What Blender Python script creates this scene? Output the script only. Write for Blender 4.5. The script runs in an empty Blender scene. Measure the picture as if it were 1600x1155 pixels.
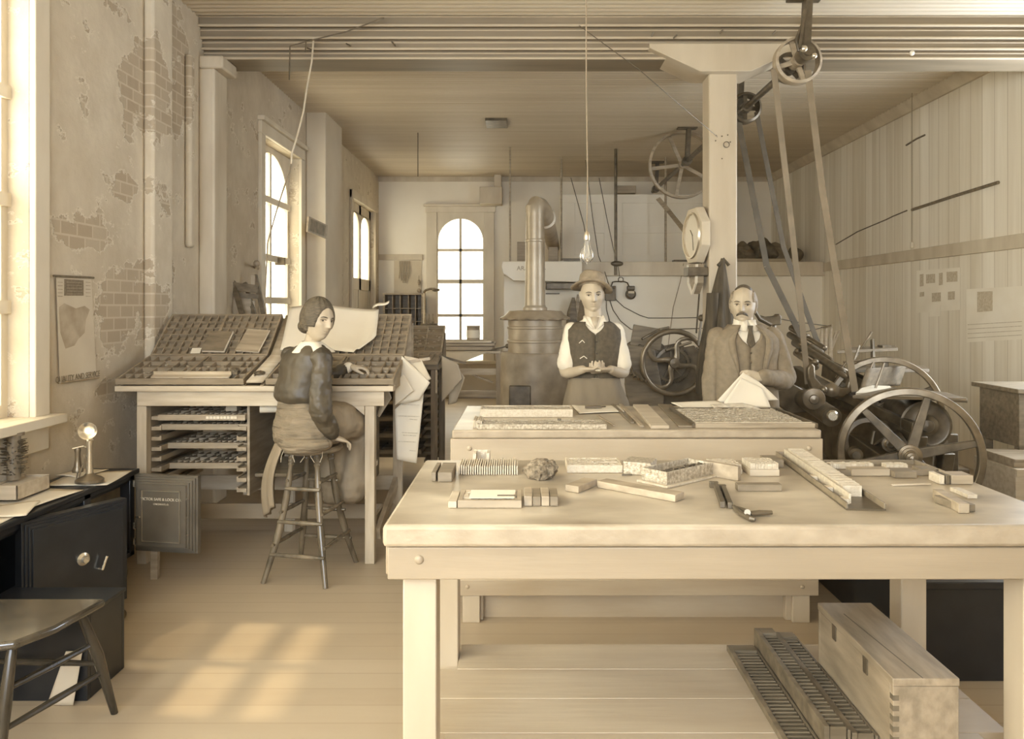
import bpy, math, random
from mathutils import Vector, Matrix, Euler, noise
random.seed(7)
PI=math.pi
F=1200.0; CX=820.0; CY=480.0; CH=1.55
COL=bpy.context.scene.collection
def at(px,py,Y): return Vector(((px-CX)*Y/F, Y, CH-(py-CY)*Y/F))
def atz(px,py,z):
    Y=F*(CH-z)/(py-CY); return Vector(((px-CX)*Y/F, Y, z))
# ---------------------------------------------------------------- colours
RAMP=[(0,(14,12,9)),(.15,(46,40,30)),(.35,(103,91,71)),(.6,(166,148,121)),(.8,(211,198,172)),(1,(244,236,218))]
def lin(c): return c/12.92 if c<=.04045 else ((c+.055)/1.055)**2.4
def sep(v,cool=0):
    v=max(0,min(1,v))
    for (a,ca),(b,cb) in zip(RAMP,RAMP[1:]):
        if v<=b:
            t=(v-a)/(b-a); c=[ca[i]+(cb[i]-ca[i])*t for i in range(3)]; break
    g=sum(c)/3
    if cool: c=[c[0]+(g*.93-c[0])*cool,c[1]+(g*.98-c[1])*cool,c[2]+(g*1.06-c[2])*cool]
    return tuple(lin(x/255) for x in c)+(1,)
MATS={}
def mat(name,v,rough=.7,amt=.05,scale=(6,6,6),bump=.0,bscale=None,metal=0,spec=.4,cool=0,detail=4,coat=0):
    if name in MATS: return MATS[name]
    m=bpy.data.materials.new(name); m.use_nodes=True; nt=m.node_tree; N=nt.nodes; L=nt.links
    b=N['Principled BSDF']; b.inputs['Roughness'].default_value=rough; b.inputs['Metallic'].default_value=metal
    b.inputs['Specular IOR Level'].default_value=spec
    if coat: b.inputs['Coat Weight'].default_value=coat; b.inputs['Coat Roughness'].default_value=.25
    tc=N.new('ShaderNodeTexCoord'); mp=N.new('ShaderNodeMapping'); mp.inputs['Scale'].default_value=scale
    L.new(tc.outputs['Object'],mp.inputs[0])
    nz=N.new('ShaderNodeTexNoise'); nz.inputs['Scale'].default_value=1; nz.inputs['Detail'].default_value=detail
    L.new(mp.outputs[0],nz.inputs['Vector'])
    cr=N.new('ShaderNodeValToRGB'); cr.color_ramp.elements[0].position=.3; cr.color_ramp.elements[1].position=.7
    cr.color_ramp.elements[0].color=sep(v-amt,cool); cr.color_ramp.elements[1].color=sep(v+amt,cool)
    L.new(nz.outputs['Fac'],cr.inputs[0]); L.new(cr.outputs[0],b.inputs['Base Color'])
    if bump:
        bp=N.new('ShaderNodeBump'); bp.inputs['Strength'].default_value=bump; bp.inputs['Distance'].default_value=.01*max(1,bump)
        if bscale:
            n2=N.new('ShaderNodeTexNoise'); n2.inputs['Scale'].default_value=1; n2.inputs['Detail'].default_value=5
            m2=N.new('ShaderNodeMapping'); m2.inputs['Scale'].default_value=bscale
            L.new(tc.outputs['Object'],m2.inputs[0]); L.new(m2.outputs[0],n2.inputs['Vector']); L.new(n2.outputs['Fac'],bp.inputs['Height'])
        else: L.new(nz.outputs['Fac'],bp.inputs['Height'])
        L.new(bp.outputs[0],b.inputs['Normal'])
    MATS[name]=m; return m
# ---------------------------------------------------------------- mesh builder
def frame_from(d,up=Vector((0,0,1))):
    d=Vector(d).normalized()
    if abs(d.dot(up))>.98: up=Vector((1,0,0))
    x=up.cross(d).normalized(); y=d.cross(x).normalized()
    return x,y,d
class MB:
    def __init__(s): s.v=[]; s.f=[]; s.mk=[]
    def add(s,vs,fs):
        o=len(s.v); s.mk.append((len(s.v),len(s.f))); s.v+= [Vector(p) for p in vs]; s.f+=[tuple(i+o for i in f) for f in fs]; return s
    def box(s,x0,x1,y0,y1,z0,z1,M=None):
        if x0>x1:x0,x1=x1,x0
        if y0>y1:y0,y1=y1,y0
        if z0>z1:z0,z1=z1,z0
        vs=[(x,y,z) for x in(x0,x1) for y in(y0,y1) for z in(z0,z1)]
        if M: vs=[M@Vector(p) for p in vs]
        return s.add(vs,[(0,1,3,2),(4,6,7,5),(0,4,5,1),(2,3,7,6),(0,2,6,4),(1,5,7,3)])
    def bar(s,p0,p1,w,h,up=Vector((0,0,1))):
        p0=Vector(p0);p1=Vector(p1); x,y,d=frame_from(p1-p0,up)
        vs=[p+x*(a*w/2)+y*(b*h/2) for p in(p0,p1) for a,b in((-1,-1),(1,-1),(1,1),(-1,1))]
        return s.add(vs,[(3,2,1,0),(4,5,6,7),(0,1,5,4),(1,2,6,5),(2,3,7,6),(3,0,4,7)])
    def tube(s,pts,r,n=10,closed=False,flat=1.0,up=Vector((0,0,1))):
        pts=[Vector(p) for p in pts]; N=len(pts)
        rs=r if isinstance(r,(list,tuple)) else [r]*N
        vs=[]; fs=[]; px=None
        for i,p in enumerate(pts):
            if closed: d=pts[(i+1)%N]-pts[i-1]
            else: d=pts[min(i+1,N-1)]-pts[max(i-1,0)]
            if d.length<1e-9: d=Vector((0,0,1))
            d.normalize()
            if px is None: x,y,_=frame_from(d,up)
            else:
                x=px-d*px.dot(d)
                if x.length<1e-6: x,y,_=frame_from(d,up)
                x.normalize(); y=d.cross(x)
            px=x
            for k in range(n):
                a=2*PI*k/n; vs.append(p+x*(math.cos(a)*rs[i])+y*(math.sin(a)*rs[i]*flat))
        M=N if closed else N-1
        for i in range(M):
            j=(i+1)%N
            for k in range(n):
                k2=(k+1)%n; fs.append((i*n+k,i*n+k2,j*n+k2,j*n+k))
        if not closed:
            fs.append(tuple(range(n))[::-1]); fs.append(tuple(range((N-1)*n,N*n)))
        return s.add(vs,fs)
    def cyl(s,p0,p1,r0,r1=None,n=20): return s.tube([p0,p1],[r0,r0 if r1 is None else r1],n)
    def lathe(s,prof,c=(0,0,0),ax=(0,0,1),n=28,cap=True):
        c=Vector(c); x,y,d=frame_from(ax); vs=[];fs=[]
        for r,z in prof:
            for k in range(n):
                a=2*PI*k/n; vs.append(c+d*z+x*(math.cos(a)*r)+y*(math.sin(a)*r))
        for i in range(len(prof)-1):
            for k in range(n):
                k2=(k+1)%n; fs.append((i*n+k,i*n+k2,(i+1)*n+k2,(i+1)*n+k))
        if cap: fs.append(tuple(range(n))[::-1]); fs.append(tuple(range((len(prof)-1)*n,len(prof)*n)))
        return s.add(vs,fs)
    def prism(s,poly,d0,d1,M=None):
        M=M or Matrix.Identity(4); n=len(poly)
        vs=[M@Vector((p[0],p[1],d0)) for p in poly]+[M@Vector((p[0],p[1],d1)) for p in poly]
        fs=[tuple(range(n))[::-1],tuple(range(n,2*n))]+[(i,(i+1)%n,n+(i+1)%n,n+i) for i in range(n)]
        return s.add(vs,fs)
    def sph(s,c,r,n=16,m=10,R=None):
        c=Vector(c); r=r if isinstance(r,(tuple,list)) else (r,r,r); vs=[];fs=[]
        for j in range(m+1):
            t=PI*j/m
            for k in range(n):
                a=2*PI*k/n; p=Vector((r[0]*math.sin(t)*math.cos(a),r[1]*math.sin(t)*math.sin(a),r[2]*math.cos(t)))
                if R: p=R@p
                vs.append(c+p)
        for j in range(m):
            for k in range(n):
                k2=(k+1)%n; fs.append((j*n+k,(j+1)*n+k,(j+1)*n+k2,j*n+k2))
        return s.add(vs,fs)
    def ring(s,c,R,w,t,ax,n=48,w_in=None):      # rectangular-section ring: radial width w, thickness t along axis
        c=Vector(c); x,y,d=frame_from(ax); vs=[];fs=[]
        for k in range(n):
            a=2*PI*k/n; e=x*math.cos(a)+y*math.sin(a)
            for rr,zz in((R-w,-t/2),(R,-t/2*.8),(R,t/2*.8),(R-w,t/2)): vs.append(c+e*rr+d*zz)
        for k in range(n):
            o=k*4;q=((k+1)%n)*4
            for i in range(4): fs.append((o+i,o+(i+1)%4,q+(i+1)%4,q+i))
        return s.add(vs,fs)
    def grid(s,fn,nu,nv,closeu=False):
        vs=[fn(i/nu,j/nv) for j in range(nv+1) for i in range(nu+(0 if closeu else 1))]
        w=nu if closeu else nu+1; fs=[]
        for j in range(nv):
            for i in range(nu):
                i2=(i+1)%w if closeu else i+1
                fs.append((j*w+i,j*w+i2,(j+1)*w+i2,(j+1)*w+i))
        return s.add(vs,fs)
    def merge(s,o,M=None):
        return s.add([M@p for p in o.v] if M else o.v,o.f)
ORG={}
def pieces(mb):
    mk=mb.mk+[(len(mb.v),len(mb.f))]; out=[]
    for (a,b),(c,d) in zip(mk,mk[1:]):
        q=MB(); q.v=mb.v[a:c]; q.f=[tuple(i-a for i in f) for f in mb.f[b:d]]; out.append(q)
    return out
def each(name,mb,m,parent,**k):
    return [obj(name,q,m,parent,**k) for q in pieces(mb)]
def org(o):
    return ORG.get(o.name,Vector((0,0,0)))
def obj(name,mb,m,parent=None,bevel=0,smooth=35,label=None,cat=None,group=None,kind=None,local=False,solid=0,sub=0,remesh=0,smoothit=0,disp=None,base=None):
    me=bpy.data.meshes.new(name); o=bpy.data.objects.new(name,me)
    off=Vector((0,0,0))
    if parent is not None: o.parent=parent; off=org(parent)
    elif base is not None: off=Vector(base); o.location=off
    vs=mb.v if local else [p-off for p in mb.v]
    me.from_pydata([tuple(p) for p in vs],[],mb.f); me.validate(); me.update()
    if smooth:
        for p in me.polygons: p.use_smooth=True
        if smooth<180: me.set_sharp_from_angle(angle=math.radians(smooth))
    if isinstance(m,str): m=MATS[m]
    me.materials.append(m)
    COL.objects.link(o)
    ORG[o.name]=off
    if solid:
        q=o.modifiers.new('s','SOLIDIFY'); q.thickness=solid; q.offset=0
    if remesh:
        q=o.modifiers.new('r','REMESH'); q.mode='VOXEL'; q.voxel_size=remesh; q.use_smooth_shade=True
    if smoothit:
        q=o.modifiers.new('sm','SMOOTH'); q.factor=.5; q.iterations=smoothit
    if disp:
        t=bpy.data.textures.new(name,'CLOUDS'); t.noise_scale=disp[1]; t.noise_depth=2
        q=o.modifiers.new('d','DISPLACE'); q.texture=t; q.strength=disp[0]; q.mid_level=.5
    if sub:
        q=o.modifiers.new('u','SUBSURF'); q.levels=sub; q.render_levels=sub
    if bevel:
        q=o.modifiers.new('b','BEVEL'); q.width=bevel; q.segments=2; q.limit_method='ANGLE'; q.angle_limit=math.radians(40)
    if label: o['label']=label
    if cat: o['category']=cat
    if group: o['group']=group
    if kind: o['kind']=kind
    return o
def thing(name,label,cat,loc=(0,0,0),rot=(0,0,0),group=None):
    o=bpy.data.objects.new(name,None); COL.objects.link(o); o.empty_display_size=.1
    o.location=loc; o.rotation_euler=rot; o['label']=label; o['category']=cat
    if group: o['group']=group
    ORG[o.name]=Vector(loc); return o
def struct(name,mb,m,parent=None,**k):
    if parent is None: k['kind']='structure'
    return obj(name,mb,m,parent,**k)
def copytree(o,parent=None):
    c=o.copy(); COL.objects.link(c)
    if parent is not None: c.parent=parent
    for ch in [x for x in bpy.data.objects if x.parent==o]: copytree(ch,c)
    return c
def txt(name,s,size,loc,rot,m,parent=None,ext=.0008):
    cu=bpy.data.curves.new(name,'FONT'); cu.body=s; cu.size=size; cu.extrude=ext; cu.align_x='CENTER'; cu.align_y='CENTER'
    o=bpy.data.objects.new(name,cu); COL.objects.link(o)
    dg=bpy.context.evaluated_depsgraph_get(); dg.update()
    me=bpy.data.meshes.new_from_object(o.evaluated_get(dg)); bpy.data.objects.remove(o); bpy.data.curves.remove(cu)
    o=bpy.data.objects.new(name,me); COL.objects.link(o); me.materials.clear(); me.materials.append(MATS[m] if isinstance(m,str) else m)
    if parent is not None: o.parent=parent; o.location=Vector(loc)-org(parent)
    else: o.location=loc
    o.rotation_euler=rot; ORG[o.name]=Vector(loc); return o
# ---------------------------------------------------------------- materials
W=mat
W('chair_wood',.17,.22,.05,(14,14,5),.1,None,0,.6)
W('white_paint_lifted',.63,.45,.03,(1.5,8,8),.15,(3,40,40))  # white paint lightened to make up for weaker light on farther parts
W('white_paint',.54,.45,.03,(1.5,8,8),.15,(3,40,40))
W('white_paint_y',.54,.45,.03,(8,1.5,8),.15,(40,3,40))
W('cream_trim',.80,.5,.03,(5,5,2),.1)
W('old_trim',.74,.6,.05,(5,5,1.5),.15)
W('case_floor',.50,.6,.05,(9,9,9))
W('paper',.84,.8,.02,(4,4,4),.15)
W('paper_dull',.74,.85,.03,(4,4,4),.2)
W('news',.76,.85,.10,(40,90,90),0)
W('wood_mid',.56,.5,.07,(3,30,30),.15)
W('wood_mid_y',.56,.5,.07,(30,3,30),.15)
W('wood_mid_z',.56,.5,.06,(30,30,3),.15)
W('wood_case',.50,.55,.06,(6,25,25),.15)
W('wood_dark',.40,.45,.07,(4,25,25),.15)
W('wood_dark_z',.42,.45,.07,(25,25,4),.15)
W('wood_brown',.43,.5,.06,(8,30,30),.1)
W('wood_light',.68,.55,.05,(4,30,30),.15)
W('wood_light_z',.68,.55,.05,(30,30,4),.15)
W('crate_wood',.52,.6,.07,(30,5,22),.25)
W('crate_dark',.34,.6,.06,(18,5,14),.3)
W('iron',.34,.38,.06,(12,12,12),.1,None,.35,.5)
W('iron_mid',.34,.36,.07,(12,12,12),.1,None,.4,.5)
W('iron_light',.42,.32,.06,(12,12,12),.05,None,.5,.5)
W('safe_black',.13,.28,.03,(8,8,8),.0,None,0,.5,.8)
W('safe_door',.36,.3,.03,(8,8,8),.0,None,0,.5,.2)
W('bright_metal',.82,.25,.04,(8,8,8),0,None,.8)
W('dark_hole',.17,.9,.02)
W('gold_text',.85,.5,.01)
W('type_metal',.66,.4,.14,(90,90,90),.6,(200,200,200),.3)
W('type_light',.72,.5,.05,(70,70,70),.4,(160,160,160))
W('type_dark',.33,.45,.12,(80,80,80),.6,(180,180,180),.3)
W('skin',.66,.5,.02,(12,12,12))
W('skin_dark',.48,.6,.03,(12,12,12))
W('hair_brown',.30,.5,.07,(40,40,200),.5,(120,120,400))
W('hair_dark',.28,.5,.05,(60,60,60),.3)
W('hair_grey',.50,.6,.10,(120,120,60),.4)
W('shirt_white',.84,.85,.02,(6,6,6),.25,(14,14,6))
W('vest',.29,.85,.03,(40,40,40),.2)
W('apron',.43,.85,.04,(8,8,3),.3,(12,12,4))
W('suit',.46,.9,.03,(30,30,30),.25,(9,9,5))
W('suit_vest',.45,.9,.03,(30,30,30),.15)
W('satin',.26,.45,.05,(8,8,8),.3,(16,16,8))
W('skirt_grey',.46,.85,.05,(7,7,30),2.2,(4,4,22))
W('skirt',.50,.8,.03,(20,20,4),.4,(16,16,3))
W('felt',.50,.9,.05,(20,20,20),.15)
W('felt_band',.36,.8,.02)
W('black_cloth',.27,.9,.05,(40,40,3),.5,(40,40,3))
W('eye_white',.50,.4,.01)
W('eye_dark',.12,.3,.01)
W('lip',.60,.5,.02)
W('stove_iron',.60,.4,.07,(5,5,5),.15,None,.15)
W('stove_base',.56,.5,.08,(5,5,5),.15)
W('pipe_iron',.64,.38,.08,(3,3,3),.1,None,.25)
W('rope',.5,.9,.05)
W('belt_leather',.46,.6,.04)
W('belt_dark',.30,.5,.04)
W('sponge',.42,1,.12,(60,60,60),1,(90,90,90))
W('white_enamel',.9,.2,.01)
W('brass_like',.75,.3,.05,(8,8,8),0,None,.7)
W('picture',.45,.6,.12,(9,9,9))
# stone slab top of the imposing tables
W('stone_top',.61,.3,.13,(2.5,5,6),.08,(9,14,14),0,.5,0,6)
W('stone_edge',.59,.6,.05,(9,9,14),.35,(30,30,40),0,.4,0,6)
# ---------------------------------------------------------------- special materials
def plaster_mat():
    m=bpy.data.materials.new('plaster_peeling'); m.use_nodes=True; nt=m.node_tree;N=nt.nodes;L=nt.links; b=N['Principled BSDF']
    b.inputs['Roughness'].default_value=.85
    tc=N.new('ShaderNodeTexCoord')
    def nz(scale,det=5,rough=.6,off=(0,0,0)):
        mp=N.new('ShaderNodeMapping'); mp.inputs['Scale'].default_value=scale; mp.inputs['Location'].default_value=off
        L.new(tc.outputs['Object'],mp.inputs[0]); n=N.new('ShaderNodeTexNoise'); n.inputs['Scale'].default_value=1
        n.inputs['Detail'].default_value=det; n.inputs['Roughness'].default_value=rough; L.new(mp.outputs[0],n.inputs['Vector']); return n.outputs['Fac']
    def ramp(i,p0,c0,p1,c1):
        r=N.new('ShaderNodeValToRGB'); e=r.color_ramp.elements; e[0].position=p0;e[1].position=p1;e[0].color=c0;e[1].color=c1; L.new(i,r.inputs[0]); return r.outputs[0]
    def mixc(f,a,c):
        x=N.new('ShaderNodeMix'); x.data_type='RGBA'
        L.new(f,x.inputs[0]) if not isinstance(f,float) else setattr(x.inputs[0],'default_value',f)
        for s_,k in((a,6),(c,7)):
            if isinstance(s_,tuple): x.inputs[k].default_value=s_
            else: L.new(s_,x.inputs[k])
        return x.outputs[2]
    def math_(op,a,c=None,cl=False):
        x=N.new('ShaderNodeMath'); x.operation=op; x.use_clamp=cl
        for i,s_ in enumerate((a,c)):
            if s_ is None: continue
            if isinstance(s_,(int,float)): x.inputs[i].default_value=s_
            else: L.new(s_,x.inputs[i])
        return x.outputs[0]
    base=ramp(nz((1,1.2,1.0)),.32,sep(.66),.68,sep(.80))
    fine=ramp(nz((8,8,6)),.3,sep(.68),.7,sep(.80))
    c=mixc(.4,base,fine)
    # bare brick where plaster fell
    sx=N.new('ShaderNodeSeparateXYZ'); L.new(tc.outputs['Object'],sx.inputs[0])
    cb=N.new('ShaderNodeCombineXYZ'); L.new(sx.outputs[1],cb.inputs[0]); L.new(sx.outputs[2],cb.inputs[1])
    br=N.new('ShaderNodeTexBrick'); br.inputs['Scale'].default_value=3.2; br.inputs['Color1'].default_value=sep(.67); br.inputs['Color2'].default_value=sep(.62)
    br.inputs['Mortar'].default_value=sep(.72); br.inputs['Mortar Size'].default_value=.02; L.new(cb.outputs[0],br.inputs['Vector'])
    # regional mask: Y 4.2..5.6, z .9..2.1  (gaussian-like)
    def blob(y,z,ry,rz):
        a=math_('POWER',math_('DIVIDE',math_('SUBTRACT',sx.outputs[1],y),ry),2.0)
        d=math_('POWER',math_('DIVIDE',math_('SUBTRACT',sx.outputs[2],z),rz),2.0)
        return math_('SUBTRACT',1.0,math_('ADD',a,d),True)
    reg=math_('MAXIMUM',math_('MAXIMUM',blob(4.95,1.55,.5,.36),blob(4.5,2.0,.42,.16)),math_('MAXIMUM',blob(5.1,3.0,.35,.5),blob(4.85,2.3,.25,.10)))
    reg=math_('MAXIMUM',reg,blob(5.65,3.3,.3,.6))
    msk=math_('ADD',math_('MULTIPLY',reg,.24),nz((3.5,3.5,4.5),6,.65,(3,1,2)))
    mk=ramp(msk,.60,(0,0,0,1),.625,(1,1,1,1))
    edge=ramp(msk,.575,(0,0,0,1),.60,(1,1,1,1))
    c=mixc(edge,c,sep(.82)); c=mixc(mk,c,br.outputs[0])
    L.new(c,b.inputs['Base Color'])
    bp=N.new('ShaderNodeBump'); bp.inputs['Strength'].default_value=.5; bp.inputs['Distance'].default_value=.02
    h=math_('SUBTRACT',nz((6,6,6),6),math_('MULTIPLY',mk,.6)); L.new(h,bp.inputs['Height']); L.new(bp.outputs[0],b.inputs['Normal'])
    MATS[m.name]=m; return m
plaster_mat()
W('plaster_smooth',.80,.85,.05,(1.2,1.2,1.2),.25,(6,6,6),0,.2,0,6)
W('plaster_back',.93,.85,.04,(1,1,1),.15,(5,5,5),0,.2,0,6)
W('beam_board',.45,.5,.04,(1,10,10),.1)
W('beam_bead',.66,.45,.03,(1,10,10),.1)
W('post_paint',.68,.5,.03,(6,6,1.2),.15)
def plank_mat(name,v,axis,width,amt=.05,rough=.7,streak=(2,2,.35),groove=.35,gd=.16):
    """boards side by side along axis (0=x,1=y), running along z or y"""
    m=bpy.data.materials.new(name); m.use_nodes=True; nt=m.node_tree;N=nt.nodes;L=nt.links; b=N['Principled BSDF']; b.inputs['Roughness'].default_value=rough
    tc=N.new('ShaderNodeTexCoord'); sx=N.new('ShaderNodeSeparateXYZ'); L.new(tc.outputs['Object'],sx.inputs[0])
    def M2(op,a,c=None):
        x=N.new('ShaderNodeMath'); x.operation=op
        for i,s_ in enumerate((a,c)):
            if s_ is None: continue
            if isinstance(s_,(int,float)): x.inputs[i].default_value=s_
            else: L.new(s_,x.inputs[i])
        return x.outputs[0]
    q=M2('DIVIDE',sx.outputs[axis],width); fl=M2('FLOOR',q); fr=M2('SUBTRACT',q,fl)
    wn=N.new('ShaderNodeTexWhiteNoise'); wn.noise_dimensions='1D'; L.new(fl,wn.inputs['W'])
    mp=N.new('ShaderNodeMapping'); mp.inputs['Scale'].default_value=streak; L.new(tc.outputs['Object'],mp.inputs[0])
    ad=N.new('ShaderNodeVectorMath'); ad.operation='ADD'; L.new(mp.outputs[0],ad.inputs[0])
    sc=N.new('ShaderNodeVectorMath'); sc.operation='SCALE'; L.new(wn.outputs['Color'],sc.inputs[0]); sc.inputs['Scale'].default_value=7; L.new(sc.outputs[0],ad.inputs[1])
    nz=N.new('ShaderNodeTexNoise'); nz.inputs['Scale'].default_value=1; nz.inputs['Detail'].default_value=6; nz.inputs['Roughness'].default_value=.65; L.new(ad.outputs[0],nz.inputs['Vector'])
    f=M2('ADD',M2('MULTIPLY',nz.outputs['Fac'],.75),M2('MULTIPLY',wn.outputs['Value'],.25))
    cr=N.new('ShaderNodeValToRGB'); e=cr.color_ramp.elements; e[0].position=.3;e[1].position=.7; e[0].color=sep(v-amt);e[1].color=sep(v+amt); L.new(f,cr.inputs[0])
    g=M2('LESS_THAN',M2('ABSOLUTE',M2('SUBTRACT',fr,.5)),.5-min(.008,width*.2)/width/2)
    bp=N.new('ShaderNodeBump'); bp.inputs['Strength'].default_value=groove; bp.inputs['Distance'].default_value=.006; L.new(g,bp.inputs['Height']); L.new(bp.outputs[0],b.inputs['Normal'])
    mx=N.new('ShaderNodeMix'); mx.data_type='RGBA'; L.new(g,mx.inputs[0]); mx.inputs[6].default_value=sep(v-gd); L.new(cr.outputs[0],mx.inputs[7]); L.new(mx.outputs[2],b.inputs['Base Color'])
    MATS[name]=m; return m
plank_mat('wall_planks',.89,1,.19,.08,.7,(1,7,.35),.5)
plank_mat('ceiling_board',.71,1,.075,.03,.42,(.5,1,1),.2,.26)
plank_mat('floor_boards',.63,1,.13,.025,.45,(.5,3,1),.05,.04)
def glass_mat(name,v,t):
    m=bpy.data.materials.new(name); m.use_nodes=True; nt=m.node_tree;N=nt.nodes;L=nt.links
    o=N['Material Output']; N.remove(N['Principled BSDF'])
    tr=N.new('ShaderNodeBsdfTransparent'); tr.inputs[0].default_value=(v,v*.93,v*.80,1)
    tl=N.new('ShaderNodeBsdfTranslucent'); tl.inputs[0].default_value=sep(.8)
    mx=N.new('ShaderNodeMixShader'); mx.inputs[0].default_value=t; L.new(tr.outputs[0],mx.inputs[1]); L.new(tl.outputs[0],mx.inputs[2]); L.new(mx.outputs[0],o.inputs[0])
    MATS[name]=m; return m
glass_mat('dim_glass',.72,.3)  # tint dims the sky brightness seen through the panes
glass_mat('clear_glass',.95,.04)
# ---------------------------------------------------------------- room shell
XL=-2.55; XR=4.3; YB=13.4; ZC=3.84; YF=-1.575; T=.25
struct('floor',MB().box(XL-T,XR+T,YF-T,YB+T,-.12,0),'floor_boards')
# ceiling of narrow beaded boards running across the room
cm=MB(); y=YF; bw=.075; prof=[]
while y<YB:
    prof+=[(y,ZC),(y+bw*.12,ZC-.014),(y+bw*.5,ZC-.026),(y+bw*.88,ZC-.014)]; y+=bw
prof.append((YB,ZC))
vs=[(x,p[0],p[1]) for p in prof for x in (XL,XR)]
cm.add(vs,[(2*i,2*i+1,2*i+3,2*i+2) for i in range(len(prof)-1)])
cm.box(XL-T,XR+T,YF-T,YB+T,ZC+.012,ZC+.14)
struct('ceiling',cm,'ceiling_board',smooth=60)
def wall_x(mb,x0,x1,y0,y1,z0,z1,holes):
    ys=sorted({y0,y1,*[h[0] for h in holes],*[h[1] for h in holes]})
    for a,b in zip(ys,ys[1:]):
        hs=[h for h in holes if h[0]<=a and h[1]>=b]
        if not hs: mb.box(x0,x1,a,b,z0,z1)
        else:
            h=hs[0]
            if h[2]>z0: mb.box(x0,x1,a,b,z0,h[2])
            if h[3]<z1: mb.box(x0,x1,a,b,h[3],z1)
WL1=(3.0,3.95,.98,3.2)      # near left window
WL2=(7.46,8.66,.95,3.22)
DL=(11.3,12.95,0,3.15)
mb=MB(); wall_x(mb,XL-T,XL,YF,YB,0,ZC,[WL1,WL2,DL,(-1.3,2.4,.9,3.5)])
struct('wall_left',mb,'plaster_peeling')
mb=MB(); wall_x(mb,XR,XR+T,YF,YB,0,ZC,[(5.15,6.45,.9,3.4)])  # unseen opening added in the right wall to let in more daylight
struct('wall_right',mb,'wall_planks')
# back wall with one window hole
bwx0,bwx1,bwz0,bwz1=-1.56,-.68,.62,3.12
mb=MB(); mb.box(XL-T,bwx0,YB,YB+T,0,ZC); mb.box(bwx1,XR+T,YB,YB+T,0,ZC); mb.box(bwx0,bwx1,YB,YB+T,0,bwz0); mb.box(bwx0,bwx1,YB,YB+T,bwz1,ZC)
struct('wall_back',mb,'plaster_back')
# shop front behind the camera: big window openings
mb=MB(); y0,y1=YF-T,YF
mb.box(XL-T,XR+T,y0,y1,0,1.3); mb.box(XL-T,XR+T,y0,y1,3.45,ZC)
for x in (XL-T,-.9,1.0): mb.box(x,x+.22,y0,y1,1.3,3.45)
mb.box(1.22,XR+T,y0,y1,1.3,3.45)
struct('wall_front',mb,'cream_trim')
# stepped beam across the room
BY=6.1
bm=MB()
steps=[(3.745,3.84,6.00),(3.66,3.745,6.035),(3.585,3.66,6.07),(3.52,3.585,6.10)]
for z0,z1,yy in steps: bm.box(XL,XR,yy,6.42,z0,z1)
tb=struct('trim_1',bm,'beam_board',bevel=.004)
bd=MB()
for z0,z1,yy in steps: bd.tube([(XL,yy-.004,z0+.006),(XR,yy-.004,z0+.006)],.011,8); bd.tube([(XL,yy-.002,z1-.02),(XR,yy-.002,z1-.02)],.006,6)
struct('bead',bd,'beam_bead',tb)
# post with bracket capital
PX0,PX1=1.463,1.688
pm=MB(); pm.box(PX0,PX1,6.1,6.33,0,3.52)
pt=struct('column',pm,'post_paint',bevel=.012)
pt['kind']='structure'; pt.name='trim_2'
bk=MB()
# bolster (cap) with sloping ends
c=(PX0+PX1)/2
poly=[(c-.60,3.62),(c-.60,3.585),(c-.20,3.40),(c+.20,3.40),(c+.60,3.585),(c+.60,3.62)]
Mx=Matrix(((1,0,0,0),(0,0,1,0),(0,1,0,0),(0,0,0,1)))
bk.prism(poly,6.02,6.36,Mx)
struct('bolster',bk,'post_paint',pt,bevel=.006)
# nail holes and numeral on the post
nh=MB()
for px,py in ((1119,212),(1128,213),(1137,211),(1141,222),(1128,248),(1118,220)): p=at(px,py,6.1); nh.cyl(p+Vector((0,-.004,0)),p+Vector((0,.002,0)),.006,n=8)
nh.ring(at(1135,226,6.095),.026,.006,.006,(0,1,0),24)
struct('nail_head',nh,'iron',pt)
# pier on the left wall under the beam, corbel, flat pilasters
mb=MB(); mb.box(XL,-2.425,6.0,6.26,0,3.42); mb.box(XL,-2.36,6.0,6.30,3.42,3.52)
struct('trim_3',mb,'old_trim',bevel=.015)
mb=MB(); mb.box(XL,XL+.23,8.95,9.75,0,ZC)
struct('trim_4',mb,'plaster_smooth',bevel=.01)
mb=MB(); mb.box(XL,XL+.07,5.13,5.42,0,ZC); mb.box(XL,XL+.05,5.75,5.83,2.0,3.45)
struct('trim_5',mb,'plaster_peeling',bevel=.02)
# left near section of ceiling moulding + right crown, rails
mb=MB(); mb.prism([(0,0),(.12,0),(.10,-.05),(.03,-.12),(0,-.12)],YF,YB,Matrix(((-1,0,0,XR),(0,0,1,0),(0,1,0,ZC),(0,0,0,1))))
struct('trim_6',mb,'old_trim')
mb=MB(); mb.box(XR-.03,XR,YF,11.1,2.06,2.185)
struct('trim_7',mb,'old_trim',bevel=.004)
mb=MB(); mb.box(XR-.02,XR,YF,11.1,0,.2); struct('baseboard_right',mb,'old_trim')
mb=MB(); mb.box(XL,XL+.02,3.96,7.4,0,.18); mb.box(XL,XL+.02,9.75,11.25,0,.18); struct('baseboard_left',mb,'old_trim')
# lower partition with the deep ledge at the back right
mb=MB(); mb.box(-.3,XR,11.1,11.22,0,2.0)
struct('wall_partition',mb,'plaster_back')
mb=MB(); mb.box(-.3,XR,11.0,YB,2.0,2.2)
struct('trim_8',mb,'old_trim',bevel=.006)
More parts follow.
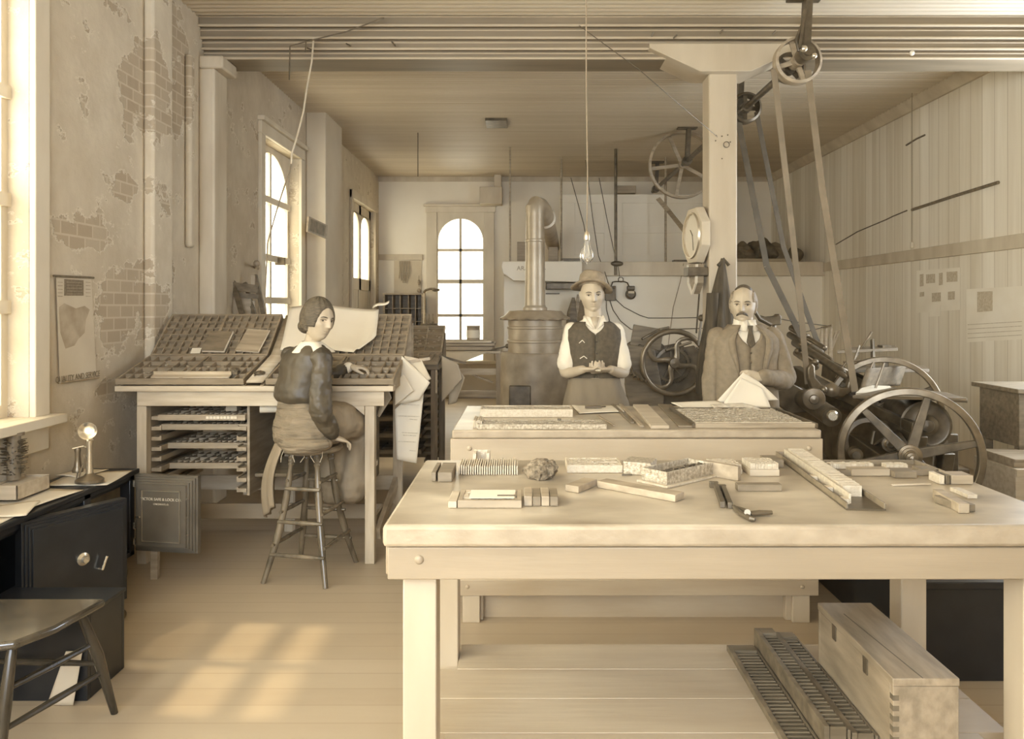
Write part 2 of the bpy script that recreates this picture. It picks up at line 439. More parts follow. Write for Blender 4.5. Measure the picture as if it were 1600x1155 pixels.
# window casing helpers on the left wall
def case_left(name,win,gl,bars_z,arch=False,parent_label=None,mid=True):
    y0,y1,z0,z1=win; cw=.12
    mb=MB()
    mb.box(XL,XL+.035,y0-cw,y0,z0+.001,z1); mb.box(XL,XL+.035,y1,y1+cw,z0+.001,z1)
    mb.box(XL,XL+.037,y0-cw-.002,y1+cw+.002,z1+.001,z1+cw); mb.box(XL,XL+.07,y0-cw-.02,y1+cw+.02,z1+cw,z1+cw+.045)
    mb.box(XL,XL+.11,y0-cw-.03,y1+cw+.03,z0-.045,z0+.004); mb.box(XL-T,XL-.0005,y0+.001,y1-.001,z0-.02,z0+.004); mb.box(XL,XL+.03,y0-cw,y1+cw,z0-.18,z0-.045)
    w=struct(name,mb,'cream_trim',bevel=.005)
    s=MB(); t=.05; xs0,xs1=XL-.16,XL-.11
    s.box(xs0,xs1,y0,y0+t,z0,z1); s.box(xs0,xs1,y1-t,y1,z0,z1); s.box(xs0-.001,xs1+.001,y0+t,y1-t,z0,z0+t+.02); s.box(xs0-.001,xs1+.001,y0+t,y1-t,z1-t,z1)
    for z in bars_z: s.box(xs0-.01,xs1+.02,y0,y1,z-.034,z+.034)
    if mid: s.box(xs0+.01,xs1-.005,(y0+y1)/2-.026,(y0+y1)/2+.026,z0,z1)
    if arch: # arched spandrel board in the top light
        zt=bars_z[-1]+.02; r=(y1-y0)/2-t; yc=(y0+y1)/2; pts=[(yc+r*math.cos(a*PI/16),zt+(z1-zt-.06)*math.sin(a*PI/16)) for a in range(17)]
        for (a,b),(c_,d) in zip(pts,pts[1:]):
            s.add([(xs1,a,b),(xs1,c_,d),(xs1,c_,z1),(xs1,a,z1),(xs0,a,b),(xs0,c_,d),(xs0,c_,z1),(xs0,a,z1)],[(0,1,2,3),(7,6,5,4),(0,4,5,1),(2,6,7,3)])
    struct('sash',s,'cream_trim',w)
    if name=='window_1':
        struct('pane',MB().box(XL-.142,XL-.138,y0+.02,y1-.02,z0+.02,2.1),'dim_glass',w); struct('pane',MB().box(XL-.142,XL-.138,y0+.02,y1-.02,2.1,z1-.02),'clear_glass',w)  # lower pane dulled only to keep sun off the floor by the safe
    else: struct('pane',MB().box(XL-.142,XL-.138,y0+.02,y1-.02,z0+.02,z1-.02),gl,w)
    return w
w=case_left('window_1',WL1,'clear_glass',(1.55,2.1,2.65))
w=case_left('window_2',WL2,'dim_glass',(1.62,2.06,2.66),arch=True)
lt=MB().box(XL-.12,XL-.02,8.2,8.25,2.0,2.08); struct('sash_lock',lt,'iron',w)
# roller blind box on near window is absent; front window left wall
w=case_left('window_3',(-1.3,2.4,.9,3.5),'clear_glass',(2.1,))
# door with two tall arched lights, left rear
y0,y1,z0,z1=DL
mb=MB(); mb.box(XL,XL+.035,y0-.12,y0,0,z1+.12); mb.box(XL,XL+.035,y1,y1+.12,0,z1+.12); mb.box(XL,XL+.05,y0-.12,y1+.12,z1,z1+.12)
d=struct('door_1',mb,'old_trim',bevel=.005)
lf=MB(); xs0,xs1=XL-.1,XL-.05
lf.box(xs0,xs1,y0,y1,0,.2)
for a,b in ((y0,y0+.13),(y1-.13,y1),((y0+y1)/2-.07,(y0+y1)/2+.07)): lf.box(xs0,xs1,a,b,0,z1)
lf.box(xs0,xs1,y0,y1,1.82,2.0); lf.box(xs0,xs1,y0,y1,3.0,z1); lf.box(xs0,xs1,y0,y1,.95,1.08); lf.box(xs0+.015,xs1-.015,y0,y1,0,1.9)
for ya,yb in ((y0+.13,(y0+y1)/2-.07),((y0+y1)/2+.07,y1-.13)):
    r=(yb-ya)/2; yc=(ya+yb)/2; pts=[(yc+r*math.cos(a*PI/12),2.78+.22*math.sin(a*PI/12)) for a in range(13)]
    for (a,b),(c_,d_) in zip(pts,pts[1:]):
        lf.add([(xs1,a,b),(xs1,c_,d_),(xs1,c_,3.02),(xs1,a,3.02),(xs0,a,b),(xs0,c_,d_),(xs0,c_,3.02),(xs0,a,3.02)],[(0,1,2,3),(7,6,5,4),(0,4,5,1),(2,6,7,3)])
struct('door_leaf',lf,'old_trim',d,bevel=.003)
struct('pane',MB().box(XL-.078,XL-.072,y0+.1,y1-.1,1.98,3.03),'dim_glass',d)
struct('door_knob',MB().cyl((XL-.05,y0+.08,1.0),(XL,y0+.08,1.0),.012).sph((XL+.02,y0+.08,1.0),.03),'brass_like',d)
# back window, arched head
xa,xb=-1.51,-.73; xm=(xa+xb)/2; r=(xb-xa)/2; zs=2.70; ztop=3.09
mb=MB()
for x0,x1 in ((xa-.2,xa-.02),(xb+.02,xb+.2)): mb.box(x0,x1,YB-.05,YB,bwz0-.05,3.2)
mb.box(xa-.22,xb+.22,YB-.06,YB,3.2,3.3); mb.box(xa-.25,xb+.25,YB-.09,YB,3.3,3.34); mb.box(xa-.25,xb+.25,YB-.14,YB+.1,bwz0-.06,bwz0)
wb=struct('window_4',mb,'cream_trim',bevel=.006)
s=MB(); yy0,yy1=YB-.03,YB+.03
pts=[(xm+r*math.cos(a*PI/20),zs+(ztop-zs)*math.sin(a*PI/20)) for a in range(21)]
for (a,b),(c_,d_) in zip(pts,pts[1:]):
    s.add([(a,yy0,b),(c_,yy0,d_),(c_,yy0,3.2),(a,yy0,3.2),(a,yy1,b),(c_,yy1,d_),(c_,yy1,3.2),(a,yy1,3.2)],[(3,2,1,0),(4,5,6,7),(1,5,4,0),(3,7,6,2)])
s.box(xa-.05,xa,yy0,yy1,bwz0,3.2); s.box(xb,xb+.05,yy0,yy1,bwz0,3.2)
s.box(xm-.022,xm+.022,yy0+.01,yy1,bwz0,ztop)
for py,h in ((391,.022),(440,.034),(493,.024),(545,.024)):
    z=CH-(py-CY)*YB/F; s.box(xa,xb,yy0+.01,yy1,z-h,z+h)
struct('sash',s,'cream_trim',wb)
struct('pane',MB().box(xa-.03,xb+.03,YB+.005,YB+.01,bwz0,3.15),'dim_glass',wb)
# back wall trims: rail left of window, corner
mb=MB(); mb.box(XL,-1.78,YB-.03,YB,2.37,2.47); struct('trim_9',mb,'old_trim',bevel=.004)
mb=MB(); mb.box(XL,XR,YB-.03,YB,ZC-.10,ZC); struct('trim_10',mb,'old_trim')
# ---------------------------------------------------------------- light
sc=bpy.context.scene
w=bpy.data.worlds.new('sky'); sc.world=w; w.use_nodes=True
bg=w.node_tree.nodes['Background']; bg.inputs[0].default_value=(.87,.985,1.15,1); bg.inputs[1].default_value=7
def portal(loc,rot,sx,sy,name):
    l=bpy.data.lights.new(name,'AREA'); l.shape='RECTANGLE'; l.size=sx; l.size_y=sy; l.cycles.is_portal=True
    o=bpy.data.objects.new(name,l); COL.objects.link(o); o.location=loc; o.rotation_euler=rot
portal((-.6,YF-T-.02,2.4),(PI/2,0,0),3.5,2.2,'shop_front_daylight')
portal((XR+T+.02,5.8,2.15),(PI/2,0,PI/2),1.3,2.5,'added_opening_daylight')  # portal for the added right wall opening
portal((XL-T-.02,.55,2.2),(PI/2,0,-PI/2),3.7,2.6,'side_window_daylight')
portal((XL-T-.02,3.35,2.1),(PI/2,0,-PI/2),1.2,2.3,'near_window_daylight')
portal((XL-T-.02,8.06,2.1),(PI/2,0,-PI/2),1.2,2.3,'far_window_daylight')
portal((XL-T-.02,12.1,2.5),(PI/2,0,-PI/2),1.6,1.1,'door_daylight')
portal((xm,YB+T+.02,1.9),(-PI/2,0,0),.9,2.5,'back_window_daylight')
l=bpy.data.lights.new('sun','SUN'); l.energy=1.5; l.angle=math.radians(1.6); l.color=(1,.94,.82)
o=bpy.data.objects.new('sun',l); COL.objects.link(o)
dirv=Vector((.5,-.05,-.86)); o.rotation_euler=dirv.to_track_quat('-Z','Y').to_euler(); o.location=(-6,4,6)
# ---------------------------------------------------------------- camera
cam=bpy.data.cameras.new('camera'); co=bpy.data.objects.new('camera',cam); COL.objects.link(co)
co.location=(0,0,CH); co.rotation_euler=(PI/2,0,0); cam.sensor_width=36; cam.sensor_fit='HORIZONTAL'; cam.lens=F/1600*36
cam.shift_x=-(CX-800)/1600; cam.shift_y=-(577.5-CY)/1600; cam.clip_start=.05; cam.clip_end=200
sc.camera=co
sc.view_settings.view_transform='Standard'; sc.view_settings.look='None'; sc.view_settings.gamma=1; sc.view_settings.exposure=.97
sc.view_settings.use_curve_mapping=False
sc.cycles.use_denoising=True; sc.cycles.max_bounces=10; sc.cycles.diffuse_bounces=8; sc.cycles.transparent_max_bounces=12
# ================================================================ imposing tables
def imposing_table(name,label,x0,x1,y0,y1,ztop,slab,ap,legw,shelf,lowfront=False):
    t=thing(name,label,'table',((x0+x1)/2,(y0+y1)/2,0),group=None)
    zs=ztop-slab
    m=MB(); m.box(x0,x1,y0,y1,zs,ztop)
    s=obj('stone_slab',m,'stone_top',t,bevel=.012)
    s.data.materials.append(MATS['stone_edge'])
    for p in s.data.polygons:
        if abs(p.normal.z)<.5: p.material_index=1
    za=zs-ap; o=.012
    m=MB(); m.box(x0+o,x1-o,y0+o,y0+o+.04,za,zs-.002); m.box(x0+o,x1-o,y1-o-.04,y1-o,za,zs-.002)
    obj('apron',m,'white_paint',t,bevel=.004)
    m=MB(); m.box(x0+.0,x0+.0+.045,y0+o+.041,y1-o-.041,za,zs-.002); m.box(x1-.045,x1,y0+o+.041,y1-o-.041,za,zs-.002)
    each('end_apron',m,'white_paint_y',t,bevel=.004)
    for x in(x0+.1,x1-.1):
        obj('bolt',MB().sph((x,y0+o,(za+zs)/2+.01),(.013,.008,.013),12,8),'white_paint',t)
    lx=(x0+.048,x1-.048-legw); ly=(y0+.055,y1-.055-legw)
    for x in lx:
        for y in ly: obj('leg',MB().box(x,x+legw,y,y+legw,0,za+.02),'post_paint',t,bevel=.004)
    if shelf:
        z=shelf
        n=4; yy0=y0+.06; yy1=y1-.01; w=(yy1-yy0)/n
        for k in range(n):
            a=yy0+k*w
            m=MB()
            # notch boards around the legs by keeping them between the legs where they would meet
            inleg=any(a<l+legw and a+w>l for l in ly)
            xx0=lx[0]+(legw+.002 if inleg else 0); xx1=lx[1]+(-.002 if inleg else legw)
            m.box(xx0,xx1,a+.002,a+w-.001,z-.025,z); obj('shelf_board',m,'white_paint_lifted',t,bevel=.002)
    return t
FT=imposing_table('imposing_table','large white-painted work table with a worn stone top, nearest the camera',-.392,1.55,2.11,3.02,.95,.062,.092,.095,.23)
T2=thing('imposing_table','white-painted stone-topped table further back, in front of the two standing men','table',(.545,4.2,0))
x0,x1,y0,y1=-.356,1.450,3.75,4.67
s=obj('stone_slab',MB().box(x0,x1,y0,y1,.908,.95),'stone_top',T2,bevel=.008); s.data.materials.append(MATS['stone_edge'])
for p in s.data.polygons:
    if abs(p.normal.z)<.5: p.material_index=1
obj('apron',MB().box(x0-.008,x1+.008,y0+.005,y0+.045,.77,.906).box(x0,x1,y1-.045,y1-.005,.77,.906),'white_paint_lifted',T2,bevel=.004)
each('end_apron',MB().box(x0,x0+.04,y0+.046,y1-.046,.77,.906).box(x1-.04,x1,y0+.046,y1-.046,.77,.906),'white_paint_y',T2,bevel=.004)
for x in(x0+.085,x1-.06): obj('bolt',MB().sph((x,y0+.004,.86),(.013,.008,.013),12,8),'white_paint_lifted',T2)
for x in(x0+.06,x1-.16):
    for y in(y0+.05,y1-.15): obj('leg',MB().box(x,x+.09,y,y+.09,0,.78),'post_paint',T2,bevel=.004)
obj('lower_rail',MB().box(x0+.02,x1-.01,y0+.012,y0+.048,.135,.215),'white_paint_lifted',T2,bevel=.003)
for x in(x0+.075,x1-.09): obj('bolt',MB().sph((x,y0+.010,.18),(.010,.006,.010),10,8),'white_paint_lifted',T2)
for x in(x0+.05,x1-.135): obj('foot',MB().box(x,x+.085,y0+.02,y0+.048,0,.134),'post_paint',T2,bevel=.003)
obj('kick_panel',MB().box(x0+.06,x1-.05,y0+.09,y0+.11,.0,.20),'white_paint_lifted',T2)
obj('lower_shelf',MB().box(x0+.02,x1-.02,y0+.15,y1-.02,.19,.215),'white_paint_lifted',T2)
# ================================================================ type cases
def case_grid(mb,w,d,rows,z0,z1,t=.0065):
    """rows: list of (row depth share, [cell width shares])"""
    tot=sum(r[0] for r in rows); y=0
    for i,(rh,cells) in enumerate(rows):
        y2=y+rh/tot*d
        if i: mb.box(.012,w-.012,y-t/2,y+t/2,z0,z1)
        cw=sum(cells); x=0
        for c in cells[:-1]:
            x+=c/cw*(w-.024); mb.box(.012+x-t/2,.012+x+t/2,y,y2,z0,z1)
        y=y2
def type_case(label,loc,rx,w,d,rows,mats='wood_case',center=True,rz=0,filled=True,group=None):
    t=thing('type_case',label,'type case',loc,(rx,0,rz),group)
    h=.036
    m=MB(); m.box(0,w,0,.014,0,h); m.box(0,w,d-.014,d,0,h); m.box(0,.013,.0142,d-.0142,0,h); m.box(w-.013,w,.0142,d-.0142,0,h)
    if center: m.box(w/2-.009,w/2+.009,.0142,d-.0142,.004,h)
    obj('frame',m,mats,t,bevel=.0015,local=True)
    obj('bottom',MB().box(.013,w-.013,.014,d-.014,.0,.006),'case_floor',t,local=True)
    g=MB(); case_grid(g,w,d-.028,rows,.0065,h-.004)
    g.v=[p+Vector((0,.014,0)) for p in g.v]
    obj('dividers',g,mats,t,local=True)
    if filled:
        f=MB(); R=random.Random(int(w*1000)+int(loc[0]*100))
        for k in range(70):
            x=R.uniform(.03,w-.05); y=R.uniform(.03,d-.05); s=R.uniform(.008,.02)
            f.box(x,x+s*1.4,y,y+s,.007,.010+R.random()*.008)
        obj('loose_type',f,'type_metal',t,local=True,smooth=0,kind='stuff')
    return t
UP=[(1,[1]*8+[.001]+[1]*7) for _ in range(7)]
UP=[(1,[1]*14) for _ in range(6)]
LOW=[(1,[1,1,1,1,1,1,1,1,1,1,1,1,1,1]),(1.3,[1,2,2,2,2,1,1,1.5,1.5,1,1]),(1.3,[1,2,2,1,2,2,2,2,1,1]),(1.1,[1,1.4,1.6,1.6,2,2,1,1,1,1,.8])]
SX0,SX1=-2.45,-.786
th_lo=math.atan2(.12,.44); th_up=math.atan2(.268,.315)
ylo,zlo=4.60,1.085
yup,zup=ylo+.445,zlo+.125
lab='type case lying on the slanted top of the long stand'
type_case('lower left type case with wide compartments, on the long wooden stand by the plaster wall',(SX0,ylo,zlo),th_lo,.767,.44,LOW)
type_case('steep upper left type case holding two notebooks, standing on the long wooden stand',(SX0,yup,zup),th_up,.767,.41,UP,filled=False)
type_case('lower type case the woman is reaching into with her left hand',(-1.553,ylo,zlo),th_lo,.767,.44,LOW)
type_case('steep upper type case right of the woman, half hidden by the big white sheet',(-1.553,yup,zup),th_up,.767,.41,UP,filled=False)
# the stand itself
ST=thing('type_case_stand','long wooden type case stand with slanted top and open racks, behind the woman','type stand',((SX0+SX1)/2,4.9,0))
yb=5.36
fr=MB()
obj('apron',MB().box(-2.33,SX1-.06,4.615,4.628,.955,1.045),'wood_light',ST,bevel=.003)
obj('front_edge',MB().box(SX0,SX1,4.585,4.66,1.046,1.078),'wood_light',ST,bevel=.002)
# sloping supports under the cases
for x in (SX0+.01,-1.70,-1.59,SX1-.03):
    m=MB(); m.prism([(4.605,1.05),(4.605,1.08),(yup+.01,zup-.012),(5.36,zup+.245),(5.40,zup+.262),(5.40,1.05)],x,x+.02,Matrix(((0,0,1,0),(1,0,0,0),(0,1,0,0),(0,0,0,1))))
    obj('end_bracket',m,'wood_mid_y',ST)
obj('bank_board',MB().add([(-1.668,4.60,1.10),(-1.572,4.60,1.10),(-1.572,5.05,1.235),(-1.668,5.05,1.235),(-1.572,5.37,1.49),(-1.668,5.37,1.49)],[(0,1,2,3),(3,2,4,5)]),'wood_light',ST,solid=.01)
obj('back_board',MB().box(SX0,SX1,5.40,5.42,1.05,1.44),'wood_mid',ST)
for x,y in((-2.34,4.63),(-.965,4.63),(-2.34,5.30),(-.90,5.24),(-1.66,5.30)):
    obj('leg',MB().box(x,x+.058,y,y+.06,0,1.046),'wood_light_z',ST,bevel=.003)
obj('corner_bracket',MB().prism([(-.965,.955),(-1.03,.955),(-.965,.90)],4.616,4.629,Mx),'wood_light',ST)
obj('side_brace',MB().bar((-.90,4.70,.16),(-.88,5.24,.36),.03,.07),'wood_mid_y',ST)
for z0,z1,y in((.30,.40,5.27),(.15,.25,5.10)): obj('rail',MB().box(-2.34,-.86,y-.02,y,z0,z1),'white_paint' if z0<.2 else 'wood_light',ST,bevel=.003)
each('side_rail',MB().box(-2.335,-2.305,4.69,5.30,.16,.26).box(-.945,-.925,4.69,5.24,.16,.25),'wood_light',ST)
# divisions and case slides (runners)
div=MB().box(-2.10,-2.03,5.31,5.36,.25,.98); 
obj('back_post',MB().box(-1.83,-1.77,5.31,5.35,.40,.98).box(-1.95,-1.92,5.31,5.35,.25,.98),'wood_light_z',ST,bevel=.002)
def slides(xa,n,z0,dz,par,w=.25,fl=1,m='wood_mid_y',y0=4.69,y1=5.30):
    for k in range(n):
        z=z0+k*dz
        obj('case_slide',MB().box(xa,xa+fl*.05,y0,y1,z,z+.022).box(xa+fl*.05,xa+fl*.06,y0,y1,z,z+.03),m,par)
slides(-2.28,8,.42,.063,ST)
slides(-1.70,8,.42,.063,ST,fl=-1)
obj('rack_side',MB().box(-2.30,-2.285,4.69,5.30,.40,.95),'wood_mid_y',ST)
obj('rack_side',MB().box(-1.695,-1.68,4.69,5.30,.40,.95),'wood_mid_y',ST)
obj('rack_side',MB().box(-1.02,-1.005,4.69,5.30,.40,.95),'wood_dark',ST)
obj('shelf',MB().box(-1.67,-1.03,4.75,5.30,.50,.52),'wood_dark',ST,bevel=.002)
obj('back_panel',MB().box(-1.60,-1.03,5.30,5.315,.52,.95),'wood_dark',ST)
# cases in the rack
type_case('type case pulled half out under the stand, white label on its edge',(-2.225,4.655,.862),0,.53,.44,LOW,'wood_mid')
for k,(zz,yy) in enumerate(((.798,4.70),(.67,4.78),(.54,4.8))):
    type_case(['closed type case just below the one with the white label, in the stand rack','type case low in the left rack of the long stand','lowest type case in the left rack of the long stand'][k],(-2.225,yy,zz),0,.53,.42,LOW,'wood_mid',filled=False)
m=MB(); R=random.Random(3)
for k in range(9): x=-1.93+k*.021; m.box(x,x+.017+R.random()*.003,4.649,4.654,.873,.889)
tg=obj('paper_label',m,'paper',None,base=(-1.84,4.65,.87),label='small white lettered label on the front edge of the pulled-out type case',cat='label')
o=obj('paper_scrap',MB().box(-1.87,-1.80,4.80,4.88,.90,.945),'paper_dull',None,base=(-1.84,4.84,.9),label='small pale box lying in the pulled-out type case',cat='box',bevel=.002)
o=obj('paper_roll',MB().cyl((-1.62,4.70,.930),(-1.45,4.74,.930),.028,n=16),'paper',None,base=(-1.5,4.7,.9),label='rolled white paper tucked under the stand top beside the woman',cat='paper roll')
for k,(x,y,z) in enumerate(((-1.30,4.80,.525),(-1.12,4.82,.54))):
    obj('paper_stack',MB().box(x,x+.16,y,y+.2,.521,.521+.02+.012*k),'paper',None,base=(x,y,.52),label=['stack of white paper on the shelf under the stand, behind the stool','stack of white paper on the shelf under the stand, nearest the stand leg'][k],cat='paper',bevel=.001)
# galley ruler strip at front of left lower case, blob
o=obj('galley',MB().box(-2.25,-1.78,4.62,4.66,1.128,1.136).box(-2.25,-1.78,4.662,4.668,1.128,1.155),'wood_light',None,base=(-2.0,4.64,1.12),label='long thin wooden strip across the front of the lower left type case',cat='strip')
o.rotation_euler=(th_lo,0,0)
obj('composing_stick',MB().box(-1.80,-1.745,4.66,4.71,1.14,1.16).sph((-1.77,4.685,1.165),(.03,.028,.018),10,8),'type_dark',None,base=(-1.77,4.68,1.14),label='small dark lump at the end of the wooden strip on the left type case',cat='tool')
obj('ink_brush',MB().sph((-1.625,4.70,1.148),(.035,.05,.013),14,8).cyl((-1.63,4.74,1.155),(-1.64,4.66,1.135),.006,n=8),'type_dark',None,base=(-1.62,4.7,1.14),label='dark oval tool lying on the narrow board between the two pairs of cases',cat='tool')
# notebooks on the upper left case
def on_up(x,s,h=.038):  # point on upper case plane; s along slope
    return Vector((x,yup+s*math.cos(th_up)-h*math.sin(th_up),zup+s*math.sin(th_up)+h*math.cos(th_up)))
def slab_on(name,x,s,w,d,th,m,rz,label,cat,pages=True):
    t=thing(name,label,cat,on_up(x,s),(0,0,0))
    t.rotation_euler=(Matrix.Rotation(th_up,3,'X')@Matrix.Rotation(rz,3,'Z')).to_euler()
    obj('cover',MB().box(0,w,0,d,th*.8,th).box(0,w,0,d,0,th*.15).box(0,.004,0,d,0,th),m,t,local=True,bevel=.001)
    if pages: obj('pages',MB().box(.002,w+.004,.003,d+.004,th*.16,th*.79),'paper',t,local=True)
    return t
slab_on('notebook',-2.12,.02,.15,.19,.022,'wood_brown',-.03,'small brown notebook with white page edges leaning on the upper left type case','notebook')
slab_on('notebook',-1.90,.03,.155,.21,.012,'wood_mid',-.10,'plain tan pad leaning on the upper left type case, right of the brown notebook','notebook')
o=obj('paper_card',MB().box(0,.06,0,.05,0,.002),'paper',None,local=True,label='small white card beside the brown notebook on the type case',cat='card'); o.location=on_up(-2.19,.012); o.rotation_euler=(th_up,0,.1)
# big sheet resting over the gap and right cases
def sheet(name,fn,nu,nv,m,label,cat,base,group=None,th=.0012):
    return obj(name,MB().grid(fn,nu,nv),m,None,solid=th,base=base,label=label,cat=cat,group=group,smooth=60)
def bigsheet(u,v):
    x=-1.60+u*.62-.04*v; s=.02+.44*v; p=on_up(x,s,.055+.02*math.sin(u*5)+.025*max(0,.2-v)+ .03*(u>.9)*(1-v))
    cut=max(0,.30-v)*.5*max(0,u-.45); p.x-=cut*1.2
    return p
sheet('paper_sheet',bigsheet,20,12,'paper','large curled white sheet of paper on the case behind the woman','paper',on_up(-1.3,0))
sheet('paper_strip',lambda u,v:on_up(-1.06+u*.12,.44+.03*v,.06+.05*u+.008*math.sin(u*6)),10,2,'paper','thin curled white strip sticking up behind the woman\'s head','paper',on_up(-1.0,.44))
# hanging proof sheets at the right end of the stand
def quadsheet(name,pts,m,label,cat='paper',curl=.01,group=None,seed=0):
    A,B,C_,D=[Vector(p) for p in pts]; n=(B-A).cross(D-A).normalized()
    def fn(u,v): return (A*(1-u)+B*u)*(1-v)+(D*(1-u)+C_*u)*v+n*(curl*math.sin(u*3+seed)*math.cos(v*4+seed))
    return sheet(name,fn,10,12,m,label,cat,(A+B)/2,group)
def qpx(pxs,Y,dy=0):
    return [at(px,py,Y+dy*i) for i,(px,py) in enumerate(pxs)]
quadsheet('proof_sheet',qpx([(617,640),(664,596),(651,724),(620,718)],4.98),'paper','longest white printed sheet hanging down from the end of the type stand',curl=.008)
lt=MB()
for py,a,b in ((632,628,655),(655,640,652),(676,628,652),(680,630,650),(704,640,650),(650,622,656),(690,622,650)):
    p=at(a,py,4.968); q=at(b,py+1,4.968); lt.bar(p,q,.002,.0022)
quadsheet('proof_sheet',qpx([(618,632),(628,556),(672,598),(655,625)],4.94),'paper','wide creased sheet in the hanging bundle at the stand end, torn at its right edge',curl=.015,seed=1)
quadsheet('proof_sheet',qpx([(617,600),(630,584),(647,610),(617,634)],4.90),'paper','bright folded sheet at the front of the hanging bundle beside the stand leg',curl=.006,seed=2)
quadsheet('proof_sheet',qpx([(632,556),(658,562),(674,592),(640,612)],4.97),'paper_dull','topmost grey-white sheet spreading right from the hanging bundle',curl=.02,seed=3)
quadsheet('proof_sheet',qpx([(589,650),(604,600),(612,622),(593,652)],5.05),'paper','white sheet corner showing between the two right legs of the stand',curl=.004,seed=4)
obj('nail_strip',MB().bar(at(600,572,4.96),at(672,560,4.99),.01,.02),'wood_mid',ST)
obj('printed_lines',lt,'type_metal',bpy.data.objects['proof_sheet'])
# ================================================================ second stand further back
S2=thing('type_case_stand','darker type stand further back, seen over the first one beside the arched window','type stand',(-1.35,6.9,0))
X0,X1=-2.15,-.70
type_case('type case on the far stand, its lower front one',(-1.49,6.5,1.06),.16,.75,.34,LOW,'wood_mid')
type_case('steep upper type case on the far stand in front of the arched window',(-1.49,6.845,1.125),.60,.75,.40,[(1,[1]*5) for _ in range(4)],'wood_mid',center=False)
type_case('type case on the far stand, hidden mostly behind the near stand',(-2.25,6.5,1.06),.16,.74,.34,LOW,'wood_mid')
obj('top_frame',MB().box(-2.27,-.73,6.5,7.2,1.02,1.058),'wood_dark',S2)
for x in(-2.26,-1.5,-.755): 
    m=MB().prism([(6.51,1.03),(6.51,1.05),(6.85,1.09),(7.17,1.31),(7.20,1.03)],x,x+.018,Matrix(((0,0,1,0),(1,0,0,0),(0,1,0,0),(0,0,0,1)))); obj('end_bracket',m,'wood_dark',S2)
for x in(-2.26,-.80):
    for y in(6.52,7.13): obj('leg',MB().box(x,x+.055,y,y+.055,0,1.02),'wood_dark_z',S2,bevel=.003)
for k in range(11): each('case_slide',MB().box(-.86,-.80,6.56,7.15,.22+k*.07,.245+k*.07).box(-2.20,-2.14,6.56,7.15,.22+k*.07,.245+k*.07),'wood_dark',S2)
obj('back_panel',MB().box(-2.20,-.80,7.16,7.18,.15,1.0),'wood_dark',S2)
for k,z in enumerate((.30,.44,.58,.72,.86)):
    type_case('dark type case in the rack of the far stand, %s'%['lowest of five','second from the bottom','middle one of five','second from the top','topmost of five'][k],(-1.60,6.53,z),0,.72,.45,[(1,[1]*6)]*3,'wood_dark',center=False,filled=False)
quadsheet('proof_sheet',qpx([(690,628),(690,556),(716,570),(722,592)],6.60),'paper_dull','grey sheet hanging from the end of the far type stand',curl=.01,seed=1)
obj('nail_strip',MB().bar(at(686,556,6.62),at(728,568,6.68),.01,.02),'wood_dark',S2)
quadsheet('proof_sheet',qpx([(700,632),(707,565),(727,590),(712,630)],6.66),'paper_dull','outermost creased sheet hanging from the far type stand',curl=.02,seed=2)
obj('wood_label',MB().box(-.757,-.742,6.505,6.515,.82,1.018),'wood_light',None,base=(-.74,6.48,.82),label='short pale wooden tag hanging at the corner of the far stand',cat='tag')
# ================================================================ corner desk & things at the rear left
D3=thing('writing_desk','pale wooden desk with pigeonholes against the back wall, left of the arched window','desk',(-2.1,12.8,0))
zt=CH-(500-CY)*12.6/F
obj('desk_top',MB().box(-2.5,-1.65,12.5,13.3,1.0,1.04),'wood_mid',D3,bevel=.004)
for x in(-2.48,-1.73):
    for y in(12.52,13.2): obj('leg',MB().box(x,x+.06,y,y+.06,0,1.0),'wood_mid_z',D3)
m=MB().box(-2.4,-1.72,13.0,13.3,1.04,1.09).box(-2.4,-1.72,13.0,13.3,1.76,1.79).box(-2.4,-2.37,13.0,13.3,1.09,1.76).box(-1.75,-1.72,13.0,13.3,1.09,1.76).box(-2.4,-1.72,13.28,13.3,1.09,1.76)
obj('pigeonholes',m,'wood_mid',D3)
m=MB()
for x in(-2.25,-2.12,-1.98,-1.86): m.box(x,x+.012,13.02,13.28,1.09,1.76)
for z in(1.3,1.52): m.box(-2.37,-1.75,13.03,13.28,z,z+.012)
obj('dividers',m,'wood_mid',D3)
obj('desk_lamp',MB().tube([(-1.72,13.1,1.8),(-1.68,13.05,1.84),(-1.60,13.0,1.86),(-1.52,12.98,1.86)],.02,8).sph((-1.50,12.97,1.84),(.07,.05,.03),12,8),'wood_dark',None,base=(-1.7,13.1,1.8),label='small dark bracket lamp on top of the pigeonhole desk',cat='lamp')
b=thing('basket','dark round basket with bottles in it, left of the arched window sill','basket',(-1.62,12.7,1.04))
obj('bowl',MB().lathe([(.07,1.045),(.13,1.10),(.15,1.25),(.14,1.28)],(-1.58,12.7,0)),'wood_dark',b)
for k in range(3): obj('bottle',MB().lathe([(.025,1.06),(.025,1.33),(.01,1.38),(.01,1.44)],(-1.64+k*.06,12.68+.02*k,0),n=10),'wood_mid',b)
